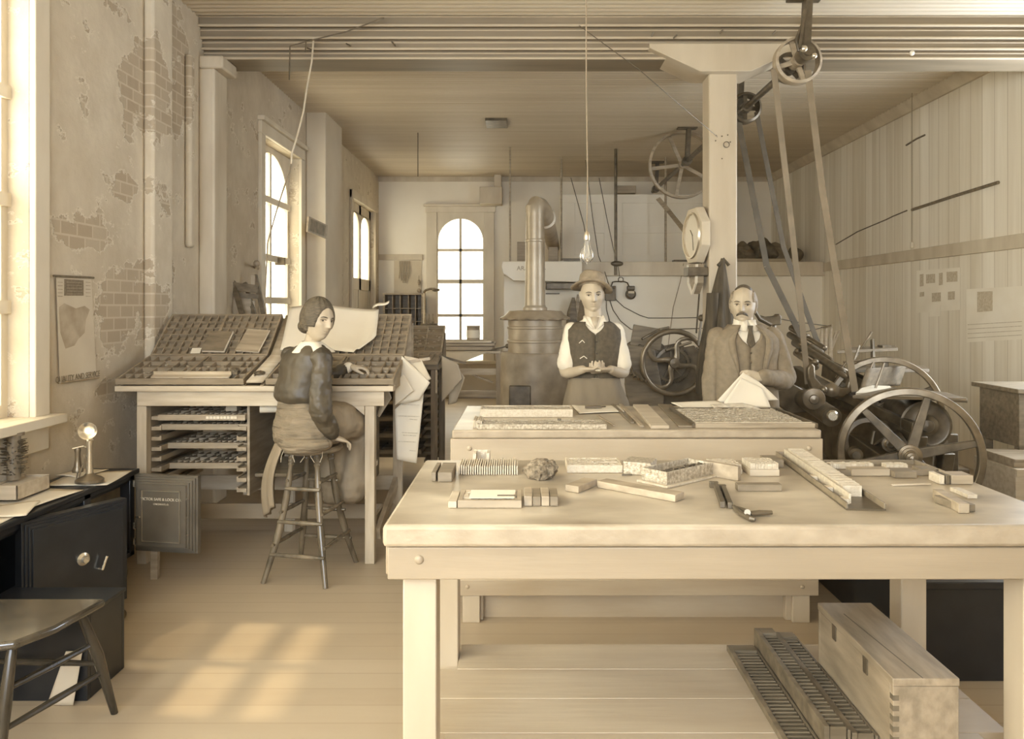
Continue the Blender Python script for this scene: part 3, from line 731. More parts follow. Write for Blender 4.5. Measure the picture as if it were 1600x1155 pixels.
# papers and keys hanging beneath the rail
obj('hanging_sheet',MB().box(-2.28,-1.80,YB-.012,YB-.004,1.62,2.36),'paper_dull',None,base=(-2.0,YB,2.3),label='big pale sheet pinned to the back wall under the rail, above the desk',cat='paper')
m=MB()
for k in range(7):
    x=-2.18+k*.028; m.tube([(x,YB-.035,2.35),(x+.01,YB-.045,2.2),(x-.01+.02*math.sin(k),YB-.04,2.05-.04*(k%3))],.007,6)
obj('hanging_strings',m,'wood_mid',None,base=(-2.1,YB-.03,2.35),label='bunch of thin cords hanging from the rail left of the arched window',cat='cords')
obj('hanging_hook',MB().tube([(-1.84,YB-.05,2.10),(-1.84,YB-.05,1.9)],.006,6).sph((-1.84,YB-.05,1.98),(.025,.02,.05)).sph((-1.84,YB-.05,1.84),(.035,.02,.035)),'wood_mid',None,base=(-1.84,YB-.05,2.1),label='small hook with a hanging ring beside the arched window frame',cat='hook')
# stand under the arched window
WS=thing('window_bench','open wooden bench with crossed braces between the arched window and the stove','bench',(-.75,10,0))
zt=1.02
obj('bench_top',MB().box(-1.30,-.30,9.6,10.3,.97,1.0),'wood_light',WS,bevel=.004)
for x in(-1.28,-.36):
    for y in(9.62,10.22): obj('leg',MB().box(x,x+.06,y,y+.06,0,.97),'wood_mid_z',WS)
obj('shelf',MB().box(-1.22,-.36,9.65,10.25,.40,.43).box(-1.22,-.36,9.62,9.65,.42,.50),'wood_mid',WS)
obj('rail',MB().box(-1.22,-.36,9.63,9.66,.70,.78),'wood_light',WS)
obj('brace',MB().bar((-1.2,9.68,.9),(-.4,9.68,.6),.02,.06,Vector((0,1,0))),'wood_mid',WS)
pl=thing('plank_pile','flat pile of boards with a pale top board on the bench below the arched window','boards',(-.8,9.9,1.0))
obj('top_board',MB().box(-1.13,-.42,9.65,10.1,1.10,1.125),'paper_dull',pl,bevel=.003)
obj('lower_boards',MB().box(-1.12,-.38,9.66,10.15,1.06,1.095).box(-1.1,-.40,9.68,10.18,1.005,1.055),'wood_mid',pl,bevel=.003)
cn=thing('tin_can','pale tin can standing on the boards in front of the arched window','can',(-.66,9.85,1.125))
obj('can_body',MB().lathe([(.085,0),(.085,.17),(.088,.175),(.088,.185),(.08,.185)],(-.66,9.85,1.127)),'wood_mid',cn)
obj('paper_label',MB().lathe([(.087,.03),(.087,.13)],(-.66,9.85,1.127),cap=False),'paper',cn)
quadsheet('proof_sheet',[(-1.15,9.56,1.0),(-.45,9.57,.99),(-1.05,9.5,.76),(-1.25,9.52,.72)],'paper_dull','large drooping sheet over the front of the bench by the stove',curl=.01,seed=3)
obj('wrench',MB().bar((-.42,9.62,1.01),(-.22,9.66,1.06),.02,.02).sph((-.22,9.66,1.06),.03),'iron_mid',None,base=(-.4,9.62,1.01),label='dark tool sticking out over the right end of the bench',cat='tool')
# ================================================================ bar stool
SC=Vector((-1.243,4.478,0))
feet=[(-1.468,4.306),(-1.097,4.227),(-1.024,4.666),(-1.383,4.735)]
stl=thing('bar_stool','tall turned wooden stool with round seat and worn splayed legs, the woman sits on it','stool',SC)
obj('seat',MB().lathe([(.02,.715),(.165,.715),(.178,.725),(.178,.738),(.165,.748),(.02,.744)],SC,n=36),'wood_brown',stl)
W('stool_wood',.36,.25,.10,(14,14,5),.1,None,0,.6)
tops=[];ft=[]
for i,(fx,fy) in enumerate(feet):
    f=Vector((fx,fy,0)); d=(f-SC); d.z=0; dn=d.normalized(); top=SC+dn*.115; top.z=.715
    ft.append(f); tops.append(top)
    def P(z,f=f,top=top): # curve: straight with outward sweep near the floor
        t=1-z/.715; base=top.lerp(f,t**1.0); k=.0
        bow=dn*(-.028*math.sin(PI*min(1,t)))*(1); r=base+bow; r.z=z; return r
    zs=[.715,.70,.69,.68,.67,.66,.65,.64,.62,.55,.45,.36,.26,.16,.08,.0]
    rs=[.017,.017,.021,.017,.021,.017,.021,.016,.015,.018,.021,.018,.022,.018,.016,.014]
    m=MB().tube([P(z) for z in zs],rs,12); obj('leg',m,'stool_wood',stl)
    stl['P%d'%i]=0
    globals()['LEGP%d'%i]=P
for i in range(4): del stl['P%d'%i]
for (a,b),zz in (((0,1),(.52,.34,.16)),((1,2),(.56,.39,.21)),((2,3),(.52,.34,.16)),((3,0),(.56,.39,.21))):
    for z in zz:
        p=globals()['LEGP%d'%a](z); q=globals()['LEGP%d'%b](z); mid=(p+q)/2
        obj('rung',MB().tube([p,p.lerp(q,.25),mid,p.lerp(q,.75),q],[.009,.011,.013,.011,.009],10),'stool_wood',stl)
# ================================================================ safe
SF=thing('iron_safe','low black iron safe with its doors open, covered with papers, bottom left','safe',(-2.38,3.7,0))
sy0,sy1,sz0,sz1=2.95,4.38,.14,.60; sx0,sx1=-2.53,-2.225
m=MB().box(sx0,sx1-.03,sy0,sy1,sz0,sz0+.05).box(sx0,sx1-.03,sy0,sy1,sz1-.05,sz1).box(sx0,sx0+.04,sy0,sy1,sz0,sz1).box(sx0,sx1,sy0,sy0+.05,sz0,sz1).box(sx0,sx1,sy1-.05,sy1,sz0,sz1).box(sx0,sx1,3.88,3.94,sz0,sz1)
for k in range(3): m.box(sx1-.03+k*.01,sx1-.02+k*.01,sy0,sy1,sz0,sz0+.05-k*.01).box(sx1-.03+k*.01,sx1-.02+k*.01,sy0,sy1,sz1-.05+k*.01,sz1)
obj('body',m,'safe_black',SF,bevel=.004)
obj('top_plate',MB().box(sx0-.005,sx1+.02,sy0-.02,sy1+.02,sz1,sz1+.028),'safe_black',SF,bevel=.006)
obj('interior_drawer',MB().box(sx0+.05,sx1-.05,3.96,4.32,.40,.54).box(sx1-.05,sx1-.045,3.96,4.32,.20,.38),'iron',SF,bevel=.003)
def safe_door(hinge,ang,w,z0,z1,txtd,name='door'):
    """door panel from hinge, direction ang in xy (length w); inner side faces -normal"""
    d=Vector((math.cos(ang),math.sin(ang),0)); n=Vector((d.y,-d.x,0))   # n faces camera side
    R=Matrix(((d.x,-n.x,0,hinge[0]),(d.y,-n.y,0,hinge[1]),(0,0,1,0),(0,0,0,1)))  # local x along door, y = away from viewer
    m=MB()
    for k in range(5):
        e=k*.011; m.box(e,w-e,-.012*k,.03-.001*k if k else .03,z0+e,z1-e,R)
    return m,R,d,n
m,R,d,n=safe_door((-2.215,4.37),math.radians(-9),.385,.165,.60,True)
dr=obj('door',m,'safe_door',SF,bevel=.001)
pn=MB().box(.075,.31,-.052,-.048,.235,.525,R); obj('door_panel',pn,'safe_door',dr)
e=MB()
for a,b,c_,d_ in((.075,.31,.235,.240),(.075,.31,.520,.525),(.075,.080,.235,.525),(.305,.31,.235,.525)): e.box(a,b,-.056,-.052,c_,d_,R)
obj('panel_trim',e,'brass_like',dr)
hg=MB()
for z in(.20,.29,.53): hg.cyl(R@Vector((-.006,-.004,z)),R@Vector((-.006,-.004,z+.035)),.008,n=10)
obj('hinge',hg,'bright_metal',dr)
bl=MB()
for z in(.28,.38,.48): bl.cyl(R@Vector((.345,-.02,z)),R@Vector((.345,-.045,z)),.005,n=8)
bl.cyl(R@Vector((.045,-.05,.37)),R@Vector((.068,-.06,.373)),.005,n=8); obj('lock_bolt',bl,'bright_metal',dr)
p=R@Vector((.195,-.0535,.475)); txt('lettering','VICTOR SAFE & LOCK CO.',.021,p,(PI/2,0,math.radians(-9)),'gold_text',dr)
p=R@Vector((.195,-.0535,.448)); txt('lettering','CINCINNATI, O.',.013,p,(PI/2,0,math.radians(-9)),'gold_text',dr)
# near leaf, swung part way out
ang=math.atan2(3.83-3.40,-1.985+2.215)
d=Vector((math.cos(ang),math.sin(ang),0)); n=Vector((d.y,-d.x,0))
R=Matrix(((d.x,-n.x,0,-2.215),(d.y,-n.y,0,3.38),(0,0,1,0),(0,0,0,1)))
m=MB()
for k in range(4): m.box(k*.012,.50-k*.012,-.008*k,.05,.10+k*.012,.60-k*.012,R)
dl=obj('door',m,'safe_black',SF,bevel=.001)
obj('dial',MB().lathe([(.03,0),(.03,.006),(.018,.012),(.015,.03),(.0,.032)],R@Vector((.26,-.025,.37)),n,20),'bright_metal',dl)
obj('handle',MB().tube([R@Vector((.34,-.024,.30)),R@Vector((.34,-.05,.30)),R@Vector((.36,-.055,.36))],.006,8),'bright_metal',dl)
for x,y in((-2.27,3.05),(-2.48,3.05),(-2.27,4.30),(-2.48,4.30)):
    w_=obj('caster',MB().cyl((x-.02,y,.055),(x+.02,y,.055),.055,n=20).box(x-.03,x+.03,y-.02,y+.02,.06,.14),'iron',SF)
obj('door_caster',MB().sph((-2.0,3.80,.028),.028,14,10).bar((-2.0,3.80,.03),(-2.02,3.79,.11),.02,.02),'iron_light',SF)
ft_=obj('door_foot',MB().box(-2.13,-2.09,4.37,4.40,0,.16),'wood_mid',SF)
# papers, phone etc on the safe
zt=sz1+.028
def flat_paper(x,y,w,d,rz,z,label,m='paper',name='paper_sheet',th=.002):
    o=obj(name,MB().grid(lambda u,v:Vector(((u-.5)*w,(v-.5)*d,.004*math.sin(u*4+x*9)*math.sin(v*3+y*7)+.004)),8,8),m,None,local=True,solid=th,label=label,cat='paper',smooth=60)
    o.location=(x,y,z); o.rotation_euler=(0,0,rz); return o
flat_paper(-2.36,3.25,.26,.46,.06,zt,'large white paper on the near end of the safe')
flat_paper(-2.37,3.66,.27,.42,-.1,zt+.001,'white paper on the safe in front of the telephone')
flat_paper(-2.30,3.45,.16,.25,.35,zt+.009,'loose white sheet overhanging the safe edge, near end')
flat_paper(-2.33,4.12,.30,.34,.12,zt,'white papers under and behind the telephone base')
flat_paper(-2.43,4.22,.16,.2,-.3,zt+.009,'curled note on the far corner of the safe top')
bx=thing('card_box','small open cardboard box on the safe, in front of the window sill','box',(-2.42,3.80,zt))
m=MB().box(-2.51,-2.38,3.60,3.85,zt+.012,zt+.018).box(-2.51,-2.38,3.60,3.606,zt+.012,zt+.085).box(-2.51,-2.38,3.844,3.85,zt+.012,zt+.085).box(-2.51,-2.504,3.60,3.85,zt+.012,zt+.085).box(-2.386,-2.38,3.60,3.85,zt+.012,zt+.085)
obj('carton',m,'wood_light',bx,bevel=.001)
obj('cards',MB().box(-2.50,-2.39,3.62,3.83,zt+.02,zt+.075),'paper_dull',bx)
br=thing('bristle_brush','dark stiff bristle brush standing on the box at the left edge','brush',(-2.48,3.74,zt+.085))
m=MB(); R_=random.Random(5)
for k in range(160):
    a=R_.uniform(0,2*PI); h=R_.uniform(0,.17); r=.045+R_.uniform(0,.02)
    p=Vector((-2.475,3.72,zt+.105+h)); q=p+Vector((math.cos(a)*r,math.sin(a)*r,.01)); m.tube([p,q],[.004,.002],4)
obj('bristles',m,'iron',br)
obj('core',MB().cyl((-2.475,3.72,zt+.088),(-2.475,3.72,zt+.30),.03,n=12).cyl((-2.475,3.72,zt+.30),(-2.475,3.72,zt+.315),.045,n=14),'wood_dark',br)
# candlestick telephone
px=at(140,745,4.0); bx_,by_=px.x,px.y
tp=thing('candlestick_telephone','nickel candlestick telephone with receiver on its hook, standing on papers on the safe','telephone',(bx_,by_,zt+.012))
z0=zt+.013
obj('base',MB().lathe([(.068,0),(.068,.012),(.055,.022),(.03,.032),(.018,.045)],(bx_,by_,z0)),'iron_light',tp)
obj('stem',MB().lathe([(.018,.04),(.016,.09),(.014,.16),(.018,.20),(.02,.215),(.012,.23),(.010,.25)],(bx_,by_,z0)),'bright_metal',tp)
mo=Vector((bx_,by_,z0+.265)); dd=Vector((.35,-.9,.12)).normalized()
obj('mouthpiece',MB().sph(mo,(.03,.03,.03),14,10).lathe([(.012,0),(.014,.02),(.028,.035),(.042,.055),(.044,.058),(.038,.056),(.015,.03)],mo+dd*.01,dd,24),'bright_metal',tp)
rx=bx_-.062; rc=MB().lathe([(.026,0),(.027,.012),(.018,.03),(.014,.06),(.013,.10),(.016,.115),(.012,.13)],(rx,by_,z0+.05))
obj('receiver',rc,'iron_light',tp)
obj('hook',MB().tube([(bx_,by_,z0+.17),(bx_-.03,by_,z0+.185),(rx-.016,by_+.02,z0+.175)],.004,8).tube([(bx_-.03,by_,z0+.185),(rx-.016,by_-.02,z0+.175)],.004,8),'bright_metal',tp)
obj('cord',MB().tube([(rx,by_,z0+.05),(rx+.005,by_-.02,z0+.015),(rx+.03,by_-.04,z0+.03),(rx+.045,by_-.03,z0+.10),(rx+.04,by_-.01,z0+.14),(bx_-.01,by_,z0+.12)],.0035,6),'wood_dark',tp)
# ================================================================ near chair, lower left
ch=thing('wooden_chair','dark wooden chair with a shiny worn seat, cut off at the bottom left corner','chair',(-1.75,2.68,0))
sa=atz(168,943,.46); sb=atz(66,1004,.46); 
seat=[(-1.565,2.87),(-1.60,2.62),(-1.66,2.50),(-1.78,2.46),(-2.02,2.50),(-2.06,2.70),(-2.0,2.87)]
m=MB().prism(seat,.432,.462,Matrix.Identity(4)); obj('seat',m,'safe_chair' if 'safe_chair' in MATS else W('safe_chair',.17,.16,.09,(9,9,9),.05,None,0,.8,0,4,.5),ch,bevel=.010)
lg=[((-1.62,2.80),(-1.565,2.93)),((-1.70,2.55),(-1.68,2.44)),((-2.0,2.55),(-2.07,2.43)),((-1.97,2.82),(-2.03,2.95))]
for (a,b),(c_,d_) in lg:
    obj('leg',MB().tube([(a,b,.435),((a+c_)/2,(b+d_)/2,.25),(c_,d_,0)],[.015,.021,.013],12),'chair_wood',ch)
def lp(i,z):
    (a,b),(c_,d_)=lg[i]; t=1-z/.435; return Vector((a+(c_-a)*t,b+(d_-b)*t,z))
for i,j,zz in((0,1,(.30,.18)),(1,2,(.26,.14)),(2,3,(.30,.18)),(3,0,(.22,))):
    for z in zz: obj('stretcher',MB().tube([lp(i,z),(lp(i,z)+lp(j,z))/2,lp(j,z)],[.009,.013,.009],10),'chair_wood',ch)
for y in(2.52,2.64,2.76,2.85): obj('spindle',MB().tube([(-2.02,y,.46),(-2.12,y,.88)],.011,8),'chair_wood',ch)
obj('top_rail',MB().tube([(-2.10,2.44,.90),(-2.13,2.66,.93),(-2.10,2.92,.90)],.022,10,flat=1.8),'chair_wood',ch)
wb=thing('added_dark_box','added low dark box that darkens the floor behind the wooden chair, beside the safe','box',(-1.96,3.15,0))  # invented box, put in to darken the floor behind the chair
for nm,q in (('front_panel',(-2.20,-1.72,3.02,3.04,0,.33)),('rear_panel',(-2.20,-1.72,3.28,3.30,0,.33)),('side_panel',(-2.20,-2.18,3.0405,3.2795,0,.33)),('side_panel',(-1.74,-1.72,3.0405,3.2795,0,.33)),('lid',(-2.205,-1.715,3.015,3.305,.3305,.345))):
    obj(nm,MB().box(*q),'safe_black',wb,bevel=.003)
quadsheet('paper_sheet',[(-1.86,2.99,.002),(-1.755,2.985,.002),(-1.735,3.012,.20),(-1.80,3.012,.20)],'paper_dull','pale sheet of paper leaning on the dark box behind the chair',curl=.002)
# ================================================================ calendar on left wall
cal=thing('wall_calendar','long paper calendar with a map picture hanging on the peeling plaster wall','calendar',(XL+.01,4.35,1.4))
Y0c,Y1c=XL*F/(80-CX),XL*F/(146-CX)
def wl(px,py):
    Y=XL*F/(px-CX); return Vector((XL,Y,CH-(py-CY)*Y/F))
def wq(pts,off,th=.002):
    vs=[]; 
    for e in(off,off+th): vs+=[wl(*p)+Vector((e,0,0)) for p in pts]
    return MB().add(vs,[(3,2,1,0),(4,5,6,7),(0,1,5,4),(1,2,6,5),(2,3,7,6),(3,0,4,7)])
W('calendar_paper',.76,.8,.03,(3,3,3)); W('map_print',.64,.8,.07,(3,9,9)); W('calendar_dark',.45,.8,.05,(3,60,60))
obj('sheet',wq([(84,434),(139,436),(147,590),(90,598)],.012),'calendar_paper',cal)
obj('top_rod',MB().tube([wl(78,431)+Vector((.02,0,0)),wl(141,434)+Vector((.02,0,0))],.006,8),'wood_dark',cal)
obj('bottom_rod',MB().tube([wl(88,598)+Vector((.02,0,0)),wl(149,590)+Vector((.02,0,0))],.006,8),'wood_mid',cal)
obj('month_block',wq([(96,436),(126,438),(126,462),(96,462)],.015),'calendar_dark',cal)
mp_=[(88,480),(96,474),(114,482),(128,478),(136,484),(130,500),(128,520),(118,530),(112,540),(98,545),(90,520)]
v0=[wl(*p)+Vector((.0152,0,0)) for p in mp_]; obj('map_print',MB().add(v0+[p+Vector((.001,0,0)) for p in v0],[tuple(range(11)),tuple(range(11,22))[::-1]]),'map_print',cal)
m=MB()
for k in range(5):
    for a,b in((86,93),(130,137)): m.bar(wl(a,441+k*5.5)+Vector((.016,0,0)),wl(b,441.3+k*5.5)+Vector((.016,0,0)),.002,.003)
for k in range(5): m.bar(wl(99,441+k*4.6)+Vector((.019,0,0)),wl(123,442+k*4.4)+Vector((.019,0,0)),.002,.003)
obj('printed_lines',m,'wood_mid',cal)
p=wl(118.5,589)+Vector((.017,0,0)); o=txt('lettering','QUALITY AND SERVICE',.048,p,(PI/2,0,PI/2),'calendar_dark',cal)
o.rotation_euler=Euler((PI/2,0,PI/2)); o.scale=(.86,1,1); o.rotation_euler.rotate_axis('Z',math.radians(0))
# pictures and tools on left wall further back
fp=thing('picture_frame','small dark framed picture tilted on the flat pilaster','picture',(XL+.24,9.2,2.6))
xx=XL+.235
def wx(px,py,X): Y=X*F/(px-CX); return Vector((X,Y,CH-(py-CY)*Y/F))
a,b,c_,d_=[wx(px,py,xx) for px,py in((480,338),(509,352),(508,373),(478,362))]
obj('frame',MB().add([a,b,c_,d_]+[q+Vector((.02,0,0)) for q in(a,b,c_,d_)],[(3,2,1,0),(4,5,6,7),(0,1,5,4),(1,2,6,5),(2,3,7,6),(3,0,4,7)]),'wood_mid',fp)
ce=(a+b+c_+d_)/4; q4=[ce+(q-ce)*.78+Vector((.021,0,0)) for q in(a,b,c_,d_)]
obj('picture_print',MB().add(q4+[q+Vector((.002,0,0)) for q in q4],[(0,1,2,3)[::-1],(4,5,6,7)]),'picture',fp)
# easel-like rack of wooden furniture leaning on the wall
rk=thing('board_rack','dark wooden rack with boards leaning on the left wall behind the type stand','rack',(-2.42,6.6,1.0))
for px0,py0,px1,py1,w_ in((364,440,380,498,.04),(398,430,414,498,.04),(383,442,400,498,.03)):
    Y=6.75 if px0<380 else 6.9
    obj('upright',MB().bar(at(px0,py0,Y),at(px1,py1,Y-.1),w_,.03,Vector((0,1,0))),'wood_dark',rk)
obj('crossbar',MB().bar(at(362,447,6.72),at(402,452,6.85),.03,.07),'wood_dark',rk).data
obj('crossbar',MB().bar(at(364,460,6.74),at(404,464,6.85),.03,.04),'wood_dark',rk)
Yb=6.82
for i,(a,b,c_,d_) in enumerate(((376,462,392,500),(385,470,398,500),(392,430,398,446))):
    p=at(a,b,Yb+.02*i); q=at(c_,d_,Yb+.02*i); obj('pale_board',MB().box(p.x,q.x,p.y,p.y+.015,q.z,p.z),'wood_light',rk)
obj('support_shelf',MB().box(XL,-2.28,6.5,7.1,1.38,1.41),'wood_mid',rk)
gj=at(401,412,7.0); obj('gas_bracket',MB().tube([wl(398,418)+Vector((.0,0,0)),gj,gj+Vector((.02,-.02,-.05))],.012,8).sph(gj,.03),'wood_mid',None,base=gj,label='small bracket fitting on the left wall beside the tall window',cat='fitting')
# ================================================================ things on the tables
ZT=.951
def tp_(px,py,z=ZT): return atz(px,py,z)
def R2(p0,p1):   # local frame with x along p0->p1 on the table, origin p0
    d=(p1-p0); d.z=0; w=d.length; d.normalize(); n=Vector((-d.y,d.x,0))
    return Matrix(((d.x,n.x,0,p0.x),(d.y,n.y,0,p0.y),(0,0,1,p0.z),(0,0,0,1))),w
def typelines(w,d,h,rows,R,amp=.006,cell=(.006,.02),z0=.0):
    m=MB()
    rd=d/rows
    for j in range(rows):
        x=0
        while x<w-.002:
            c=R.uniform(*cell); c=min(c,w-x); hh=h+R.uniform(-amp,0)
            m.box(x,x+c-.001,j*rd+.0008,(j+1)*rd-.0008,z0,hh); x+=c
    return m
def xf(m,M):
    m.v=[M@p for p in m.v]; return m
def block(name,p0,p1,depth,h,mt,label,cat='block',bevel=.0015,z=None,group=None):
    M,w=R2(p0,p1); m=xf(MB().box(0,w,0,depth,0,h),M)
    return obj(name,m,mt,None,bevel=bevel,base=(M@Vector((w/2,depth/2,0))),label=label,cat=cat,group=group)
R=random.Random(11)
# two brown blocks near the far left corner
block('wood_block',tp_(674,752),tp_(681,752),.17,.03,'wood_brown','narrow brown wooden bar at the far left corner of the front table','wood block')
block('wood_block',tp_(684,753),tp_(706,753),.17,.032,'wood_brown','wider brown block beside the narrow bar at the front table corner','wood block')
# row of slugs
p0=tp_(716,742); p1=tp_(810,742); M,w=R2(p0,p1); n=26
for k in range(n):
    x=k*w/n; hh=.032+R.uniform(-.002,.002)
    m=xf(MB().box(x+.0008,x+w/n*.72,0,.13+R.uniform(-.004,.004),0,hh),M)
    obj('type_slug',m,'type_light',None,base=M@Vector((x,0,0)),label='thin upright metal slug in the close row at the back left of the front table',cat='type slug',group='row of upright metal slugs',bevel=.0008)
ub=thing('metal_clip','small pale U-shaped metal frame behind the row of slugs','frame',tp_(752,722))
a,b=tp_(739,724),tp_(765,724); M,w=R2(a,b)
obj('crossbar',xf(MB().box(0,w,.06,.07,.0,.04),M),'type_light',ub,bevel=.001)
obj('arm',xf(MB().box(0,.012,0,.059,.0,.038),M),'type_light',ub,bevel=.001)
obj('arm',xf(MB().box(w-.012,w,0,.059,.0,.038),M),'type_light',ub,bevel=.001)
# sponge
c=tp_(846,752); m=MB().sph((c.x,c.y+.05,ZT+.03),(.058,.055,.036),40,26)
m.v=[p+Vector((noise.noise(p*26),noise.noise(p*26+Vector((5,5,5))),noise.noise(p*26+Vector((9,1,3)))))*.011+(p-Vector((c.x,c.y+.05,ZT+.03)))*.22*noise.noise(p*70) for p in m.v]
for p in m.v: p.z=max(p.z,ZT)
obj('sponge',m,'sponge',None,base=c,label='rough brown natural sponge lying on the front table',cat='sponge')
# white type form at back
def form(label,corners_front,depth,h,rows,mt='type_light',fr=None,frw=.008,name='type_form',amp=.005,frh=None,cell=(.006,.02)):
    p0,p1=corners_front; M,w=R2(p0,p1)
    t=thing(name,label,'type form',M@Vector((w/2,depth/2,0)))
    rows_=xf(Matrix_shift(typelines(w-2*frw,depth-2*frw,h,rows,R,amp,cell),frw,frw),M)
    obj('type_lines',rows_,mt,t,smooth=0,kind='stuff')
    if fr:
        fh=frh or h*1.02
        for b in((0,w,0,frw),(0,w,depth-frw,depth),(0,frw,frw+.0003,depth-frw-.0003),(w-frw,w,frw+.0003,depth-frw-.0003)):
            obj('frame_bar',xf(MB().box(b[0],b[1],b[2],b[3],0,fh),M),fr,t,bevel=.0012)
    return t
def Matrix_shift(m,x,y):
    m.v=[p+Vector((x,y,0)) for p in m.v]; return m
form('pale type form in a light frame at the back edge of the front table',(tp_(886,739),tp_(973,739)),.14,.027,6,'type_light','type_light')
obj('metal_sliver',MB().box(0,.035,0,.008,0,.004),'iron',None,local=True,label='tiny dark metal sliver in front of the pale type form',cat='sliver').location=tp_(972,743)
# angled wooden furniture
block('wood_wedge',tp_(904,771),tp_(933,759),.05,.022,'wood_mid','short wooden piece meeting the long one at an angle on the front table','wood block')
block('wood_wedge',tp_(933,762),tp_(1055,785),.055,.022,'wood_mid','long flat tan wooden bar lying at an angle in the middle of the front table','wood block')
block('wood_wedge',tp_(1057,784),tp_(1067,778),.05,.018,'wood_dark','small dark end block against the long angled bar','wood block')
# white form in wooden frame, front left, with a card
t=form('framed type form under white paper, near the front table\'s left end',(tp_(715,794),tp_(815,794)),.145,.022,5,'type_light','wood_mid',.014)
M,w=R2(tp_(716,794),tp_(815,794))
obj('paper_proof',xf(MB().box(.03,w-.02,.02,.125,.0235,.0245),M),'paper',None,base=tp_(765,790),label='white proof paper covering the framed type form',cat='paper')
obj('paper_card',xf(MB().box(.095,w-.022,.015,.075,.0248,.0258),M),'paper',None,base=tp_(785,788),label='smaller white card on top of the proof paper on the type form',cat='card')
obj('bodkin',xf(MB().box(.115,.17,.04,.044,.026,.029),M),'iron',None,base=tp_(790,786),label='thin dark needle tool lying on the white card',cat='tool')
obj('side_strip',xf(MB().box(-.03,-.005,.0,.13,0,.02),M),'wood_light',None,base=M@Vector((-.02,.05,0)),label='pale wooden strip along the left end of the framed type form',cat='strip',bevel=.001)
for k in range(4):
    block('wood_block',tp_(819+k*13.5,791),tp_(831.5+k*13.5,791),.115,.03-.002*(k%2),'wood_brown' if k%2 else 'wood_mid',['first brown block right of the framed type form','second brown block right of the framed type form','third brown block right of the framed type form','last brown block of the four right of the framed type form'][k],'wood block')
# open box of type, turned
bxm,w=R2(tp_(1042,762),tp_(1114,745)); bxm=bxm
tb_=thing('type_box','shallow metal tray of type set at an angle on the front table','tray',tp_(1075,752))
dp=.11
for a in((-.006,w+.006,-.006,0),(-.006,w+.006,dp,dp+.006)): pass
for nm,bb in(('long_side',(0,w,0,.006,.012,.05)),('long_side',(0,w,dp-.006,dp,.012,.05)),('end_side',(0,.006,.0062,dp-.0062,.012,.05)),('end_side',(w-.006,w,.0062,dp-.0062,.012,.05)),('tray_floor',(0,w,0,dp,.008,.0118))):
    obj(nm,xf(MB().box(*bb),bxm),'type_metal',tb_,bevel=.001)
obj('base_plate',xf(MB().box(-.012,w+.012,-.012,dp+.012,0,.0075),bxm),'type_light',tb_,bevel=.001)
obj('type_lines',xf(Matrix_shift(typelines(w-.016,dp*.45,.046,5,R,.008,z0=.0122),.008,.008),bxm),'type_dark',tb_,smooth=0,kind='stuff')
block('type_slug',tp_(1017,744),tp_(1026,735),.10,.045,'type_metal','upright metal bar closing the near left side of the angled tray','type slug')
# pale stacks at the back
for i,(a,b,c_,d_,h,mt,lb) in enumerate(((1114,741,1160,741,.035,'type_light','pale block of type lines just right of the angled tray'),
    (1172,744,1218,744,.045,'type_light','pale stack of type on a wooden block, left of the long galley'),
    (1153,752,1170,747,.05,'wood_mid','upright wooden bar leaning beside the pale stack of type'))):
    M,w=R2(tp_(a,b),tp_(c_,d_))
    if i==2: obj('wood_bar',xf(MB().box(0,.02,0,.16,0,h),M),mt,None,base=tp_(a,b),label=lb,cat='wood block',bevel=.0015)
    else:
        t=thing('type_block',lb,'type block',tp_((a+c_)/2,b))
        obj('base_block',xf(MB().box(0,w,0,.115,0,h*.5),M),'wood_light',t,bevel=.001)
        obj('type_lines',xf(Matrix_shift(typelines(w-.004,.11,h,9,R,.003,z0=h*.52),.002,.002),M),mt,t,smooth=0,kind='stuff')
block('wood_block',tp_(1200,731),tp_(1225,731),.10,.028,'wood_brown','brown wooden slab behind the pale stack of type','wood block')
block('wood_block',tp_(1153,768),tp_(1222,768),.035,.022,'wood_brown','single brown bar lying in front of the pale stack of type','wood block')
# quoin keys and pliers
for k,(a,b) in enumerate((((1118,757),(1129,789)),((1130,762),(1141,790)))):
    p,q=tp_(*a,ZT+.01),tp_(*b,ZT+.01)
    obj('quoin_key',MB().bar(p,q,.014,.018).box(p.x-.02,p.x+.008,p.y-.006,p.y+.006,ZT,ZT+.02),'iron' if k==0 else 'iron_mid',None,base=p,bevel=.001,label=['dark metal locking key, the more upright of two, on the front table','dark metal locking key lying right against its twin'][k],cat='key')
pl=thing('pliers','dark iron pliers lying open near the front edge of the table','pliers',tp_(1170,802))
z=ZT+.008
for nm,pts,rr in(('handle',[(1147,792),(1158,803),(1174,811),(1180,812)],[.006,.008,.009,.006]),('handle',[(1172,803),(1186,802),(1206,801)],[.008,.009,.006]),('jaw',[(1172,803),(1162,798),(1148,792)],[.008,.008,.004])):
    obj(nm,MB().tube([tp_(a,b,z) for a,b in pts],rr,8),'iron',pl)
obj('pivot',MB().cyl(tp_(1168,801,ZT+.001),tp_(1168,801,ZT+.02),.009,n=12),'iron_light',pl)
